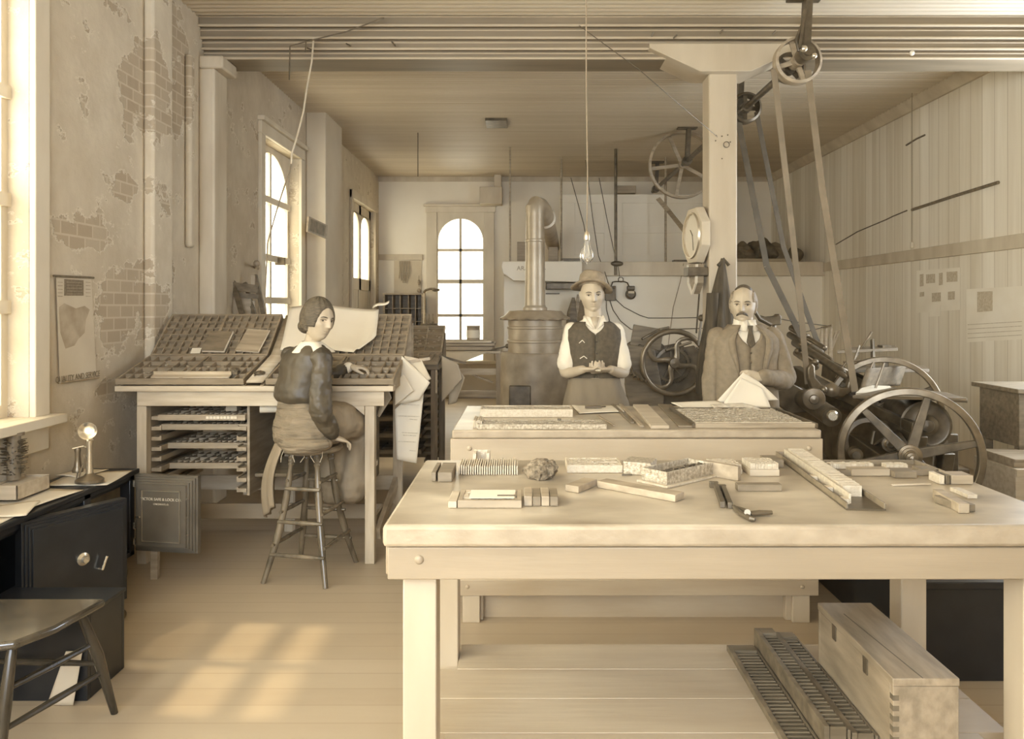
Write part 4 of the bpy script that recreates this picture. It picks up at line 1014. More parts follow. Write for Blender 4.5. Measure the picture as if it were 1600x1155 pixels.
# long galley with type, running toward the camera
g=thing('galley','long metal galley filled with pale type, lying diagonally toward the camera','galley',tp_(1290,750))
pa,pb=tp_(1322,797),tp_(1212,714); M,w=R2(pa,pb)   # x along length, y left/right
sgn=-1
def gb(a,b,c_,d_,e,f): return xf(MB().box(a,b,sgn*c_,sgn*d_,e,f),M)
obj('tray_floor',gb(0,w,0,.115,0,.004),'iron_mid',g)
obj('long_side',gb(0,w,0,.006,.0042,.022),'wood_brown',g,bevel=.001)
obj('long_side',gb(0,w,.109,.115,.0042,.022),'wood_brown',g,bevel=.001)
obj('end_side',gb(w-.006,w,.0062,.1088,.0042,.022),'wood_brown',g,bevel=.001)
obj('brass_rule',gb(.06,w-.01,.030,.036,.0042,.034),'type_light',g,bevel=.0008)
m=typelines(w-.17,.06,.036,1,R,.003,(.005,.007)); m.v=[Vector((p.x+.15,-(p.y+.040),p.z+.004)) for p in m.v]; m.f=[f[::-1] for f in m.f]
obj('type_lines',xf(m,M),'type_light',g,smooth=0,kind='stuff')
for k,x in enumerate((.05,.20,.36)): obj('spacer',gb(x,x+.035,.010,.028,.0042,.02),'type_light',g,bevel=.001)
block('wood_bar',tp_(1300,800),tp_(1318,800),.02,.0,'iron','x','x') if False else None
# flat brown case with white type behind the galley
t=thing('shallow_tray','shallow brown tray with two groups of white type on the front table','tray',tp_(1340,735))
a,b=tp_(1310,742),tp_(1440,742); M,w=R2(a,b)
M2=M
obj('tray_floor',xf(MB().box(-.02,w+.05,0,.15,0,.006),M),'wood_brown',t,bevel=.001)
for bb in((-.02,w+.05,.15,.16,.0,.022),(-.032,-.021,0,.16,0,.022),(w+.051,w+.062,0,.16,0,.022),(-.02,w+.05,-.012,-.001,0,.018)):
    obj('tray_side',xf(MB().box(*bb),M),'wood_brown',t,bevel=.001)
for x0_,x1_,y0_,y1_ in((.0,.16,.07,.11),(.20,.28,.06,.10)):
    m=typelines(x1_-x0_,y1_-y0_,.026,4,R,.003,z0=.0065); obj('type_lines',xf(Matrix_shift(m,x0_,y0_),M),'type_light',t,smooth=0,kind='stuff')
block('wood_block',tp_(1331,744),tp_(1391,744),.05,.024,'wood_mid','tan block in front of the shallow brown tray','wood block')
block('wood_block',tp_(1398,747),tp_(1433,747),.07,.022,'wood_brown','brown block with pale front right of the tan one by the brown tray','wood block')
block('wood_block',tp_(1438,742),tp_(1466,742),.06,.02,'wood_brown','small brown block at the right end of the shallow tray','wood block')
M,w=R2(tp_(1440,741),tp_(1463,741))
for k,(a,b,h,mt,lb) in enumerate(((1468,1476,.03,'type_light','pale upright slug beside the tan corner block at the right table edge'),(1478,1484,.03,'iron','dark narrow upright slug beside the tan corner block'),(1487,1521,.03,'wood_mid','tan block standing near the right edge of the front table'))):
    block('wood_block' if k==2 else 'type_slug',tp_(a,757),tp_(b,757),.07,h,mt,lb,'wood block' if k==2 else 'type slug')
# corner L of blocks at right front
block('wood_block',tp_(1457,778),tp_(1498,802),.03,.028,'wood_mid','tan bar of the angled pair near the right front of the table','wood block')
block('wood_block',tp_(1502,801),tp_(1524,800),.12,.022,'wood_dark','dark slab of the angled pair near the right front of the table','wood block')
obj('paper_scrap',MB().box(0,.03,0,.10,0,.012),'type_light',None,local=True,label='crumbly pale strip behind the dark slab on the front table',cat='strip').location=tp_(1512,779)
block('type_strip',tp_(1395,760),tp_(1455,758),.012,.006,'wood_light','thin pale strip lying flat on the bare part of the front table','strip')
# --------------------------------------------------------------- second table
def q2(px,py): return atz(px,py,.951)
t=form('long type form at the front left of the second table',(q2(745,671),q2(948,671)),.16,.024,5,'type_metal','type_metal',.012,amp=.004)
for k in range(6):
    block('type_slug',q2(739+k*2.4,669),q2(741+k*2.4,669),.15,.040-.002*(k%3),'type_light' if k%2 else 'wood_light',['outermost of six upright slugs closing the left end of the long form','second upright slug at the left end of the long form','third upright slug at the left end of the long form','fourth upright slug at the left end of the long form','fifth upright slug at the left end of the long form','sixth upright slug, touching the long form on the second table'][k],'type slug',bevel=.0006)
form('taller type form at the back of the second table, before the stove',(q2(750,652),q2(895,652)),.17,.042,4,'type_metal','type_light',.01,amp=.006,cell=(.02,.05))
obj('metal_cube',MB().box(0,.02,0,.02,0,.006),'iron',None,local=True,label='small dark metal cube lying before the long type form',cat='cube').location=q2(871,664)+Vector((0,-.0,0.024))
quad=[q2(893,634.5),q2(970,634.5),q2(976,645),q2(905,648)]
quadsheet('paper_sheet',[p+Vector((0,0,.006)) for p in quad],'paper','white paper lying on the second table in front of the man in the hat',curl=.003)
obj('composing_tool',MB().bar(q2(914,641)+Vector((0,0,.018)),q2(940,641)+Vector((0,0,.018)),.02,.012).bar(q2(936,641)+Vector((0,0,.018)),q2(946,640)+Vector((0,0,.018)),.008,.008),'iron_mid',None,base=q2(925,641),label='dark small tool resting on the white paper of the second table',cat='tool',bevel=.001)
def strip2(pa,pb,wd,h,mt,lb,name='wood_strip',cat='strip'):
    p,q=q2(*pa),q2(*pb); M,w=R2(p,q); return obj(name,xf(MB().box(0,w,-wd,0,0,h),M),mt,None,base=(p+q)/2,label=lb,cat=cat,bevel=.0015)
strip2((1017,670),(989,636),.09,.016,'wood_light','long flat tan board on the second table, right of the white paper','wood_board','board')
strip2((1000,668),(967,634),.02,.012,'wood_mid','narrow wooden strip left of the flat tan board on the second table')
strip2((985,662),(955,634),.02,.010,'wood_dark','thin dark strip lying left of the two boards on the second table')
strip2((1060,668),(1028,634),.08,.010,'wood_dark','dark brown board between the tan board and the large type form')
strip2((958,666),(932,650),.012,.006,'wood_mid','short thin stick lying loose on the middle of the second table')
t=thing('large_type_form','large framed newspaper page of type lying on the second table by the suited man','type form',q2(1180,660))
M,w=R2(q2(1092,668),q2(1278,668))
obj('chase_bar',xf(MB().box(-.02,w-.02,-.016,0,0,.022),M),'wood_mid',t,bevel=.001)
obj('chase_bar',xf(MB().box(-.02,w-.02,.58,.60,0,.022),M),'iron_mid',t,bevel=.001)
obj('chase_bar',xf(MB().box(-.035,-.021,-.016,.60,0,.022),M),'iron_mid',t,bevel=.001)
obj('chase_bar',xf(MB().box(w-.019,w-.005,-.016,.60,0,.022),M),'iron_mid',t,bevel=.001)
obj('rule',xf(MB().box(-.015,w-.025,.004,.03,0,.024),M),'type_light',t,bevel=.001)
m=typelines(w-.04,.52,.024,26,R,.006,(.008,.04)); obj('type_lines',xf(Matrix_shift(m,-.012,.04),M),'type_metal',t,smooth=0,kind='stuff')
# ================================================================ things on the lower shelf of the front table
zs=.2305
cr=thing('wooden_crate','long dovetailed wooden chest with a stained lid, on the shelf under the front table','crate',(1.15,2.48,zs))
bx0,bx1,by0,by1=1.055,1.243,2.20,2.76
z1=.487
obj('front_panel',MB().box(bx0,bx1,by0,by0+.018,zs,z1-.024),'crate_wood',cr,bevel=.0015)
obj('rear_panel',MB().box(bx0,bx1,by1-.018,by1,zs,z1-.024),'crate_wood',cr,bevel=.0015)
for x in(bx0,bx1-.016): obj('side_panel',MB().box(x,x+.016,by0+.0185,by1-.0185,zs,z1-.024),'crate_wood',cr,bevel=.0015)
dj=MB()
for k in range(7): dj.box(bx0-.0008,bx0+.017,by0-.0008,by0+.018,zs+.012+k*.03,zs+.027+k*.03)
for q in pieces(dj): obj('finger_joint',q,'crate_dark',cr)
obj('lid',MB().box(bx0-.002,bx1+.002,by0-.003,by1+.003,z1-.0235,z1),'crate_wood',cr,bevel=.003)
obj('lid_split',MB().bar((1.14,by0-.001,z1+.0004),(1.105,by1-.1,z1+.0004),.003,.0012),'crate_dark',cr)
for y in(2.60,2.36): 
    h=obj('hinge',MB().box(bx0-.004,bx0,y,y+.03,z1-.07,z1-.02),'iron',cr,bevel=.001)
def comb(label,x0,x1,y0,y1,z0,h,mt='wood_dark'):
    t=thing('lead_rack',label,'rack',((x0+x1)/2,(y0+y1)/2,z0))
    obj('rail',MB().box(x0,x0+.016,y0,y1,z0,z0+h),mt,t,bevel=.001); obj('rail',MB().box(x1-.008,x1,y0,y1,z0,z0+h*.85),'crate_dark',t,bevel=.001)
    obj('rack_floor',MB().box(x0+.0165,x1-.0085,y0,y1,z0,z0+.008),'crate_dark',t)
    obj('end_block',MB().box(x0+.0165,x1-.0085,y1-.05,y1,z0+.0085,z0+h),mt,t,bevel=.001)
    n=80
    for k in range(n):
        y=y0+(k+.5)*(y1-y0-.06)/n; x=x0+.018+.004*((k*7)%3)
        s=obj('lead_slug',MB().box(x,x1-.012,y,y+.0035,z0+.0085,z0+h-.004-.002*((k*5)%3)),'iron_mid' if k%3 else 'wood_dark',t,smooth=0)
    return t
comb('flat rack of lead strips, farthest from the chest of the three under the table',.775,.885,2.28,2.95,zs,.022)
comb('middle rack of lead strips between the two others under the table',.889,.968,2.28,2.98,zs,.075)
comb('rack of lead strips nearest the wooden chest under the table',.972,1.05,2.28,2.99,zs,.055)
# ================================================================ back wall shelf things
# rounded tin boat-like box on the ledge left end
tr=thing('wall_shelf','pale rounded shelf board with faint lettering behind the stove pipe','shelf',(-.2,10.9,2.0))
p0,p1=at(785,405,10.7),at(905,405,10.7)
poly=[(-.31,2.19),(-.33,2.12),(-.30,2.02),(-.16,1.92),(.80,1.90),(.80,1.96),(.80,2.19)]
obj('shelf_body',MB().prism([(x,z) for x,z in poly],10.72,10.98,Mx),'plaster_back',tr,bevel=.01)
txt('lettering','ARA',.085,(-.03,10.715,2.09),(PI/2,0,0),'wood_mid',tr)
txt('lettering','A.',.085,(.26,10.715,2.10),(PI/2,0,0),'wood_mid',tr)
tk=thing('tool_tray','dark tray of tools under the wall shelf beside the hat','tray',(.5,10.9,1.7))
obj('flat_box',MB().box(.30,.80,10.8,11.09,1.80,1.895),'iron_mid',None,base=(.55,10.9,1.8),label='dark flat box fixed under the wall shelf, left of the hat',cat='box',bevel=.01)
bpy.data.objects.remove(tk)
obj('metal_bar',MB().box(.30,.50,11.07,11.09,1.735,1.755),'iron',None,base=(.4,11.08,1.74),label='short dark metal bar on the wall below the flat box',cat='bar')
# dark items on the ledge
Zl=2.201
def lg_box(name,pxa,pya,pxb,pyb,Y,dep,mt,label,cat):
    a=at(pxa,pya,Y); b=at(pxb,pyb,Y); z0=min(a.z,b.z); z0=max(z0,Zl)
    return obj(name,MB().box(a.x,b.x,Y,Y+dep,z0,max(a.z,b.z)),mt,None,base=((a.x+b.x)/2,Y,z0),label=label,cat=cat,bevel=.006)
lg_box('framed_board',857,386,872,413,11.3,.03,'wood_mid','small framed board standing on the ledge right of the stove pipe','board')
lg_box('dark_box',808,378,834,411,11.4,.2,'wood_mid','brown box on the ledge half hidden behind the stove pipe','box')
lg_box('flat_box',878,404,906,411,11.15,.2,'iron','flat dark box lying on the ledge above the hatted man','box')
lg_box('flat_bar',1053,406,1095,411,11.15,.15,'iron_mid','flat dark bar on the ledge left of the post','bar')
# paneled doors stored on the ledge
def panel_door(label,pxa,pxb,pya,pyb,Y,cols):
    a=at(pxa,pya,Y); b=at(pxb,pyb,Y)
    t=thing('panelled_door',label,'door',((a.x+b.x)/2,Y,b.z))
    obj('door_slab',MB().box(a.x,b.x,Y,Y+.03,b.z,a.z),'plaster_back',t,bevel=.003)
    W_=b.x-a.x; H=a.z-b.z; fx=.09; n=len(cols)
    st=MB(); y0,y1=Y-.02,Y-.0002
    obj('rail',MB().box(a.x,b.x,y0,y1,b.z,b.z+.11*H),'plaster_back',t,bevel=.004)
    obj('rail',MB().box(a.x,b.x,y0,y1,a.z-.13*H,a.z),'plaster_back',t,bevel=.004)
    obj('rail',MB().box(a.x,b.x,y0,y1,b.z+.43*H,b.z+.53*H),'plaster_back',t,bevel=.004)
    for c0,c1 in cols:
        obj('stile',MB().box(a.x+c0*W_,a.x+c1*W_,y0-.001,y1,b.z+.1*H,a.z-.12*H),'plaster_back',t,bevel=.004)
    return t
panel_door('narrower panelled door stored upright on the ledge above the hatted man',875,961,304,410,12.0,[(0,.27),(.80,1)])
panel_door('wide panelled door stored on the ledge between the narrow one and the post',963,1120,304,410,12.06,[(0,.06),(.93,1)])
lg_box('dark_folder',962,290,994,302,12.1,.2,'wood_mid','dark flat parcel on top of the wide panelled door','parcel')
# bundles on the ledge right of the post
for i,(px,py,r,mt,lb) in enumerate(((1165,392,.15,'wood_dark','dark round bundle on the ledge just right of the post'),(1192,385,.17,'crate_dark','largest dark crumpled bundle on the ledge right of the post'),(1218,392,.13,'wood_dark','crumpled bundle on the ledge, third from the post'),(1239,399,.085,'crate_dark','smallest dark bundle on the ledge near the plank wall'))):
    p=at(px,py,11.6); m=MB().sph((0,0,0),(r*1.1,r,r),24,16)
    m.v=[v+v.normalized()*.12*noise.noise(v*7+Vector((i*3,0,0))) for v in m.v]
    zmin=min(v.z for v in m.v); o=obj('cloth_bundle',m,mt,None,local=True,label=lb,cat='bundle'); o.location=(p.x,p.y,Zl-zmin)
o=lg_box('board_stack',1150,404,1240,411,11.03,.12,'wood_mid','low stack of boards along the ledge in front of the bundles','boards')
# duct box near ceiling, pipes
db=thing('ceiling_duct','pale square duct dropping from the ceiling on the back wall above the arched window','duct',(-.5,13.2,3.84))
a=at(750,293,13.2); b=at(785,320,13.2)
obj('duct_box',MB().box(a.x,b.x,13.1,13.36,b.z,a.z),'old_trim',db,bevel=.01); obj('duct_riser',MB().box(b.x-.14,b.x-.02,13.15,13.36,a.z,3.82),'old_trim',db,bevel=.005)
p=at(776,216,9.4); obj('ceiling_plate',MB().box(p.x-.13,p.x+.13,p.y-.2,p.y+.2,3.785,3.824),'iron_mid',None,base=(p.x,p.y,3.78),label='small dark plate fixed to the ceiling boards in front of the stove',cat='plate',bevel=.004)
for i,(px,y0_,y1_,r,Y) in enumerate(((797,200,430,.014,10.9),(877,275,412,.016,11.6),(962,265,430,.022,11.0),(1040,265,412,.018,11.6))):
    a=at(px,y0_,Y); b=at(px,y1_,Y); obj('pipe',MB().cyl((a.x,Y,3.822),(b.x,Y,max(b.z,2.0 if Y<11.1 else 2.201)),r,n=10),'wood_mid' if i!=2 else 'iron_mid',None,base=(a.x,Y,3.8),label=['thin vertical pipe left of the stove pipe','thin vertical pipe at the edge of the narrow panelled door','thickest vertical pipe, between the two panelled doors','thin vertical pipe crossing the wide panelled door'][i],cat='pipe')
# electrics on the partition
Yp=11.09
a=at(945,447,Yp);b=at(961,470,Yp)
eb=thing('switch_box','dark electric switch box on the back wall beside the hat','switch box',(a.x,Yp,b.z))
obj('box_body',MB().box(a.x,b.x,Yp-.09,Yp,b.z,a.z),'iron',eb,bevel=.006)
for k in range(3): obj('knob',MB().sph((a.x+.03+.045*k,Yp-.10,a.z-.03),.015,10,8),'iron_mid',eb)
mt_=thing('electric_meter','round dark electric meter with a pale dial on the back wall','meter',at(985,460,Yp))
c=at(985,460,Yp); obj('case',MB().lathe([(.0,0),(.075,0),(.078,.02),(.07,.07),(.05,.085),(0,.085)],(c.x,Yp,c.z),(0,-1,0),24),'iron',mt_)
obj('top_cap',MB().box(c.x-.055,c.x+.055,Yp-.07,Yp,c.z+.06,c.z+.12),'iron',mt_,bevel=.01)
obj('dial',MB().box(c.x-.045,c.x+.045,Yp-.092,Yp-.0855,c.z+.012,c.z+.045),'paper_dull',mt_,bevel=.002)
def wire(label,pts,r=.006,mt='iron_mid',name='wire',n=6,cat='wire'):
    return obj(name,MB().tube(pts,r,n),mt,None,base=pts[0],label=label,cat=cat)
def wp(l,Y): return [at(a,b,Y) for a,b in l]
wire('conduit linking the switch box and the meter on the back wall',wp([(955,447),(957,441),(962,440),(975,440),(980,442),(984,450)],Yp-.03),.010)
wire('wire loop above the electric meter',[at(970+4*math.cos(a*.7),437+4*math.sin(a*.7),Yp) for a in range(10)],.006)
wire('upper wire sweeping right from the switch box along the back wall',wp([(960,466),(975,480),(1000,493),(1013,497),(1060,497),(1105,496)],Yp))
wire('lower wire sweeping right from the switch box along the back wall',wp([(953,470),(958,485),(970,502),(985,514),(993,517),(1030,515),(1105,513)],Yp))
wire('short wire dropping straight below the switch box',wp([(947,464),(948,485),(952,500),(958,540)],Yp))
wire('long wire slanting from the ceiling to the switch box',[at(915,250,11.7)+Vector((0,0,.0)),at(926,340,11.7),at(935,400,11.25),at(945,425,11.0),at(952,448,11.0)],.006)
wire('long wire slanting down left of the one to the switch box',[at(892,278,11.9),at(912,350,11.7),at(918,385,11.3),at(927,432,10.98)],.006)
wire('long wire slanting from the ceiling to the round ledge insulator',[at(936,278,11.9),at(948,340,11.7),at(962,405,11.1)],.006)
obj('insulator',MB().sph(at(964,412,10.97),(.09,.03,.04),14,10),'iron',None,base=at(964,412,10.97),label='dark flattened knob on the ledge front where a slanting wire ends',cat='insulator')
wire('wire running from the ledge insulator down to the meter loop',wp([(966,417),(968,432)],10.999),.006)
# knob bits in the wall, cords
wire('thin cord hanging down the wall from the ledge right of the meter',[at(1068,412,10.99),at(1063,440,11.097),at(1052,480,11.097),at(1044,540,11.097)],.006,'wood_mid')
# white knob on ledge
obj('enamel_knob',MB().sph(at(878,411,10.95),.035,12,10),'white_enamel',None,base=at(878,411,10.95),label='small shining white knob on the edge of the ledge above the hat',cat='knob')
# hanging coats left of the man, broom-like bundle
bd=thing('hanging_cloths','narrow dark cloths hanging on the back wall just left of the hatted man','cloths',at(900,470,10.9))
for k,(px,py0,py1,wd,mt) in enumerate(((896,465,545,.10,'wood_dark'),(903,460,545,.06,'wood_mid'),(909,468,545,.09,'suit'))):
    a=at(px,py0,10.95);b=at(px-4,py1,10.95)
    obj('cloth',MB().tube([a,a.lerp(b,.3),b],[wd*.2,wd*.8,wd],12,flat=.4,up=Vector((0,1,0))),mt,bd)
# ================================================================ stove
sv=thing('heating_stove','big round iron stove with a wide brim lid and thick pipe','stove',(.12,8.5,0))
sc_=8.5/F; cxs=(836-CX)*sc_
def sz(py): return CH-(py-CY)*sc_
obj('lower_drum',MB().lathe([(.36,.0),(.37,.10),(.385,.12),(.385,sz(556)),(.375,sz(551)),(.37,sz(550))],(cxs-.0,8.5,0),n=48),'stove_base',sv)
obj('upper_drum',MB().lathe([(.30,sz(550)),(.30,sz(535)),(.31,sz(534)),(.31,sz(531)),(.30,sz(530)),(.30,sz(514)),(.31,sz(513)),(.31,sz(510)),(.30,sz(509)),(.30,sz(500))],(cxs,8.5,0),n=48),'stove_iron',sv)
lid=MB().lathe([(.30,sz(500)),(.385,sz(499)),(.39,sz(497.5)),(.33,sz(492)),(.29,sz(486)),(.14,sz(485))],(cxs,8.5,0),n=56)
for i,p in enumerate(lid.v):
    rr=math.hypot(p.x-cxs,p.y-8.5)
    if rr>.37: p.z+=.008*math.sin(i*1.9)
obj('lid',lid,'stove_iron',sv)
obj('flue_collar',MB().lathe([(.135,sz(487)),(.135,sz(481)),(.12,sz(479)),(.115,sz(477))],(cxs,8.5,0)),'pipe_iron',sv)
pp=obj('flue_pipe',MB().lathe([(.112,sz(486)),(.108,sz(400)),(.107,sz(379)),(.112,sz(378)),(.112,sz(375)),(.104,sz(374)),(.102,sz(330))],(cxs,8.5,0),n=32),'pipe_iron',sv)
obj('flue_elbow',MB().tube([(cxs,8.5,sz(332)),(cxs+.0,8.5,sz(326)),(cxs+.015,8.52,sz(321)),(cxs+.05,8.58,sz(322)),(cxs+.09,8.7,sz(327)),(cxs+.12,8.95,sz(332)),(cxs+.25,11.0,sz(334)),(cxs+.38,YB-.13,sz(334))],[.105,.106,.106,.106,.105,.105,.105,.105],28),'pipe_iron',sv)
obj('damper_ring',MB().tube([(cxs+.11+.0*k,8.86,sz(334)) for k in range(2)],.12,8) if False else MB().ring((cxs+.125,8.98,sz(333)),.125,.03,.03,(.09,1,0),32),'pipe_iron',sv)
obj('fire_door',MB().box(cxs-.28,cxs-.05,8.10,8.16,.45,.72),'iron',sv,bevel=.01)
# ================================================================ hanging lamps and cords
lb=thing('hanging_bulb','bare carbon filament bulb hanging on a long cord above the hatted man','bulb',at(917,40,4.3))
bp_=at(917,385,4.3)
obj('cord',MB().tube([Vector((bp_.x,4.3,ZC-.012)),at(916,-20,4.3),at(916,120,4.3),at(918,280,4.3),at(917,362,4.3)],.004,6),'rope',lb)
zc=CH-(372-CY)*4.3/F
obj('socket',MB().lathe([(.006,zc+.04),(.014,zc+.03),(.017,zc),(.015,zc-.012)],(bp_.x,4.3,0),n=18),'brass_like',lb)
gm=bpy.data.materials.new('bulb_glass'); gm.use_nodes=True; g_=gm.node_tree.nodes['Principled BSDF']; g_.inputs['Transmission Weight'].default_value=.9; g_.inputs['Roughness'].default_value=.02; g_.inputs['IOR'].default_value=1.15; g_.inputs['Base Color'].default_value=(.95,.92,.85,1)
MATS['bulb_glass']=gm
zb=zc-.012
obj('glass_bulb',MB().lathe([(.013,zb),(.016,zb-.015),(.026,zb-.045),(.038,zb-.075),(.040,zb-.09),(.032,zb-.112),(.015,zb-.124),(.004,zb-.128),(.0,zb-.138)],(bp_.x,4.3,0),n=28),'bulb_glass',lb)
obj('filament',MB().tube([(bp_.x-.012,4.3,zb-.03),(bp_.x-.016,4.3,zb-.085),(bp_.x,4.3,zb-.095),(bp_.x+.014,4.3,zb-.08),(bp_.x+.01,4.3,zb-.03)],.0022,6),'paper',lb)
lc=thing('lamp_cord','pale looped lamp cord hanging from the beam in front of the tall side window','cord',at(487,95,5.9))
obj('cord',MB().tube([at(490,60,5.95),at(487,97,5.9),at(480,135,5.8),at(474,175,5.7),at(465,210,5.6),at(456,240,5.5),at(455,256,5.5)],.007,6),'paper_dull',lc)
obj('cord_tail',MB().tube([at(455,256,5.5),at(452,270,5.5),at(443,295,5.5),at(432,330,5.5),at(418,380,5.5),at(414,470,5.5),at(416,492,5.5)],.005,6),'rope',lc)
wire('thin bent wire fixed under the beam near the pale looped cord',[at(452,125,5.9),at(453,72,5.9),at(478,65,5.9),at(540,50,5.9),at(600,28,5.9)],.005)
wire('short hook wire beside the looped cord under the beam',[at(478,66,5.9),at(477,82,5.9)],.005)
wire('thin wire frame hanging below the boarded ceiling left of the stove',[at(653,276,10),at(653,207,10),Vector((at(653,200,10).x,10,ZC-.008))],.006)
wire('thin diagonal wire from the ceiling above the bulb to the post',[at(905,40,5.0),at(1000,110,5.3),at(1060,162,5.6),at(1121,214,6.05)],.003)
for k,(x,y,x2,y2) in enumerate(((541,68,548,72),(612,65,618,72),(1018,57,1021,50),(1052,60,1058,54),(1124,52,1130,46),(1207,54,1212,48),(480,75,490,79))):
    obj('hook',MB().tube([at(x,y,6.0),at(x2,y2,5.98)],.006,6),'iron',None,base=at(x,y,5.98),group='small iron hooks along the beam',label='small iron hook stuck in the face of the stepped beam',cat='hook')
wire('broken line of rope strung along the plank wall',[wx(1560,285,XR-.014),wx(1492,306,XR-.014),wx(1425,328,XR-.014)],.016,'wood_dark')
wire('knotted end of rope on the plank wall, left of the longer piece',[wx(1417,329,XR-.008),wx(1395,338,XR-.008),wx(1385,343,XR-.008),wx(1340,362,XR-.006),wx(1306,382,XR-.006)],.007,'wood_dark')
wire('short twisted cord high on the plank wall',[wx(1445,211,XR-.008),wx(1432,217,XR-.008),wx(1416,227,XR-.008)],.010,'wood_dark')
pc=thing('pull_cord','thin cord with a small pale pull hanging by the plank wall','cord',wx(1426,60,XR-.2))
a=wx(1425,378,XR-.2)
obj('cord',MB().cyl((a.x,a.y,ZC-.02),(a.x,a.y,a.z),.003,n=6),'rope',pc); obj('pull',MB().lathe([(.008,.0),(.016,-.01),(.018,-.06),(.01,-.07)],(a.x,a.y,a.z)),'paper_dull',pc)
obj('enamel_knob',MB().sph(at(1425,83,6.0),.02,10,8),'white_enamel',None,base=at(1425,83,6.0),label='tiny white knob under the beam near the plank wall',cat='knob')
# posters on the plank wall
def rq(pts,off,th=.002,X=XR):
    v0=[wx(px,py,X)-Vector((off,0,0)) for px,py in pts]; v1=[p-Vector((th,0,0)) for p in v0]
    n=len(pts); return MB().add(v0+v1,[tuple(range(n)),tuple(range(n,2*n))[::-1]]+[(i,i+n,(i+1)%n+n,(i+1)%n) for i in range(n)])
W('poster_paper',.92,.8,.03,(3,3,3)); W('poster_ink',.72,.8,.06,(9,40,40))
ps=thing('proof_poster','pale poster with small printed blocks pinned to the plank wall above the press','poster',wx(1465,455,XR-.01))
obj('sheet',rq([(1433,423),(1501,418),(1501,484),(1433,489)],.004),'poster_paper',ps)
pb=MB()
for x0_,y0_,x1_,y1_ in((1438,429,1444,448),(1448,429,1462,443),(1468,427,1474,446),(1480,425,1497,441),(1438,457,1445,464),(1457,458,1471,472),(1482,456,1493,469)):
    obj('printed_block',rq([(x0_,y0_),(x1_,y0_-1),(x1_,y1_-1),(x0_,y1_)],.0065,.0006),'poster_ink',ps)
obj('paper_flap',rq([(1453,478),(1471,477),(1471,494),(1453,495)],.008),'poster_paper',ps)
p2=thing('wall_chart','faint pale printed chart on the plank wall, cut by the photo edge','poster',wx(1540,490,XR-.01))
obj('sheet',rq([(1511,452),(1600,447),(1600,530),(1511,535)],.004),'poster_paper',p2)
obj('picture_block',rq([(1528,456),(1552,455),(1552,486),(1528,488)],.0065,.0006),'poster_ink',p2)
for k in range(4): obj('printed_line',rq([(1513,507+k*7),(1598,502+k*7),(1598,503+k*7),(1513,508+k*7)],.0065,.0006),'poster_ink',p2)
# ================================================================ clock and coat on the post
ck=thing('wall_clock','octagonal drop clock with a bright white dial on the side of the white post','clock',(PX0,6.25,1.9))
xw=PX0; yc=6.27; zc=CH-(369-CY)*yc/F
n=Vector((-1,0,0))
o8=MB(); 
def disc(mb,r0,r1,x0,x1,nn,ph=0):
    vs=[];fs=[]
    for k in range(nn):
        a=2*PI*(k+ph)/nn
        for r,x in((r0,x0),(r1,x0),(r1*.97,x1),(r0,x1*.995 if 0 else x1)): vs.append(Vector((x,yc+r*math.cos(a),zc+r*math.sin(a))))
    for k in range(nn):
        p=k*4;q=((k+1)%nn)*4
        for i in range(4): fs.append((p+i,p+(i+1)%4,q+(i+1)%4,q+i))
    mb.add(vs,fs)
disc(o8,.185,.245,xw,xw-.07,8,.5); obj('case_rim',o8,'paper_dull',ck,bevel=.006,smooth=20)
m=MB(); disc(m,.175,.19,xw-.068,xw-.085,40); obj('bezel',m,'brass_like',ck)
obj('dial',MB().lathe([(0,0),(.184,0),(.184,.005),(0,.005)],(xw-.055,yc,zc),(-1,0,0),40),'paper',ck)
obj('hour_hand',MB().bar((xw-.063,yc,zc),(xw-.063,yc+.05,zc+.05),.008,.003),'iron',ck); obj('minute_hand',MB().bar((xw-.065,yc,zc),(xw-.065,yc-.02,zc-.12),.006,.003),'iron',ck)
My=Matrix(((0,0,-1,xw),(1,0,0,0),(0,1,0,0),(0,0,0,1)))
dz=zc-.235
obj('drop_box',MB().prism([(yc-.10,dz),(yc+.10,dz),(yc+.085,dz-.15),(yc,dz-.24),(yc-.085,dz-.15)],0,.06,My),'wood_mid',ck,bevel=.004)
pp_=[(yc-.10,dz),(yc-.085,dz-.15),(yc,dz-.24),(yc+.085,dz-.15),(yc+.10,dz)]
for (a,b),(c_,d_) in zip(pp_,pp_[1:]): obj('drop_moulding',MB().bar((xw-.065,a,b),(xw-.065,c_,d_),.014,.02),'paper',ck)
ck.location=(PX0-.035,6.23,1.9); ck.rotation_euler=(0,0,math.radians(8))
obj('wall_bracket',MB().box(PX0-.16,PX0-.001,6.12,6.3,1.80,1.87),'iron_mid',None,base=(PX0-.05,6.2,1.8),label='small dark bracket on the post just under the clock',cat='bracket',bevel=.004)
cs=thing('hanging_coat','dark coat hanging from a nail on the white post behind the suited man','coat',(1.55,5.95,1.85))
cy_=5.98
def coat(u,v):
    a=u*2*PI; t=v; z=1.93-t*1.05
    w=.012+.125*min(1,t*1.35)**.85+.02*t; d=.02+.07*min(1,t*2)
    fold=1+.10*math.sin(a*7+t*2)*min(1,t*3)
    cx=at(1131,480,cy_).x-.01-.05*t
    return Vector((cx+w*math.cos(a)*fold,cy_+d*math.sin(a)*fold,z))
obj('coat_body',MB().grid(coat,56,26,True),'black_cloth',cs,smooth=180)
def slv(u,v):
    a=u*2*PI; t=v; z=1.66-t*.62; r=.045+.012*t
    return Vector((at(1112,480,cy_).x-.03*t+r*math.cos(a)*(1+.12*math.sin(5*a+3*t)),cy_-.05+r*.8*math.sin(a),z))
obj('sleeve',MB().grid(slv,28,14,True),'black_cloth',cs,smooth=180)
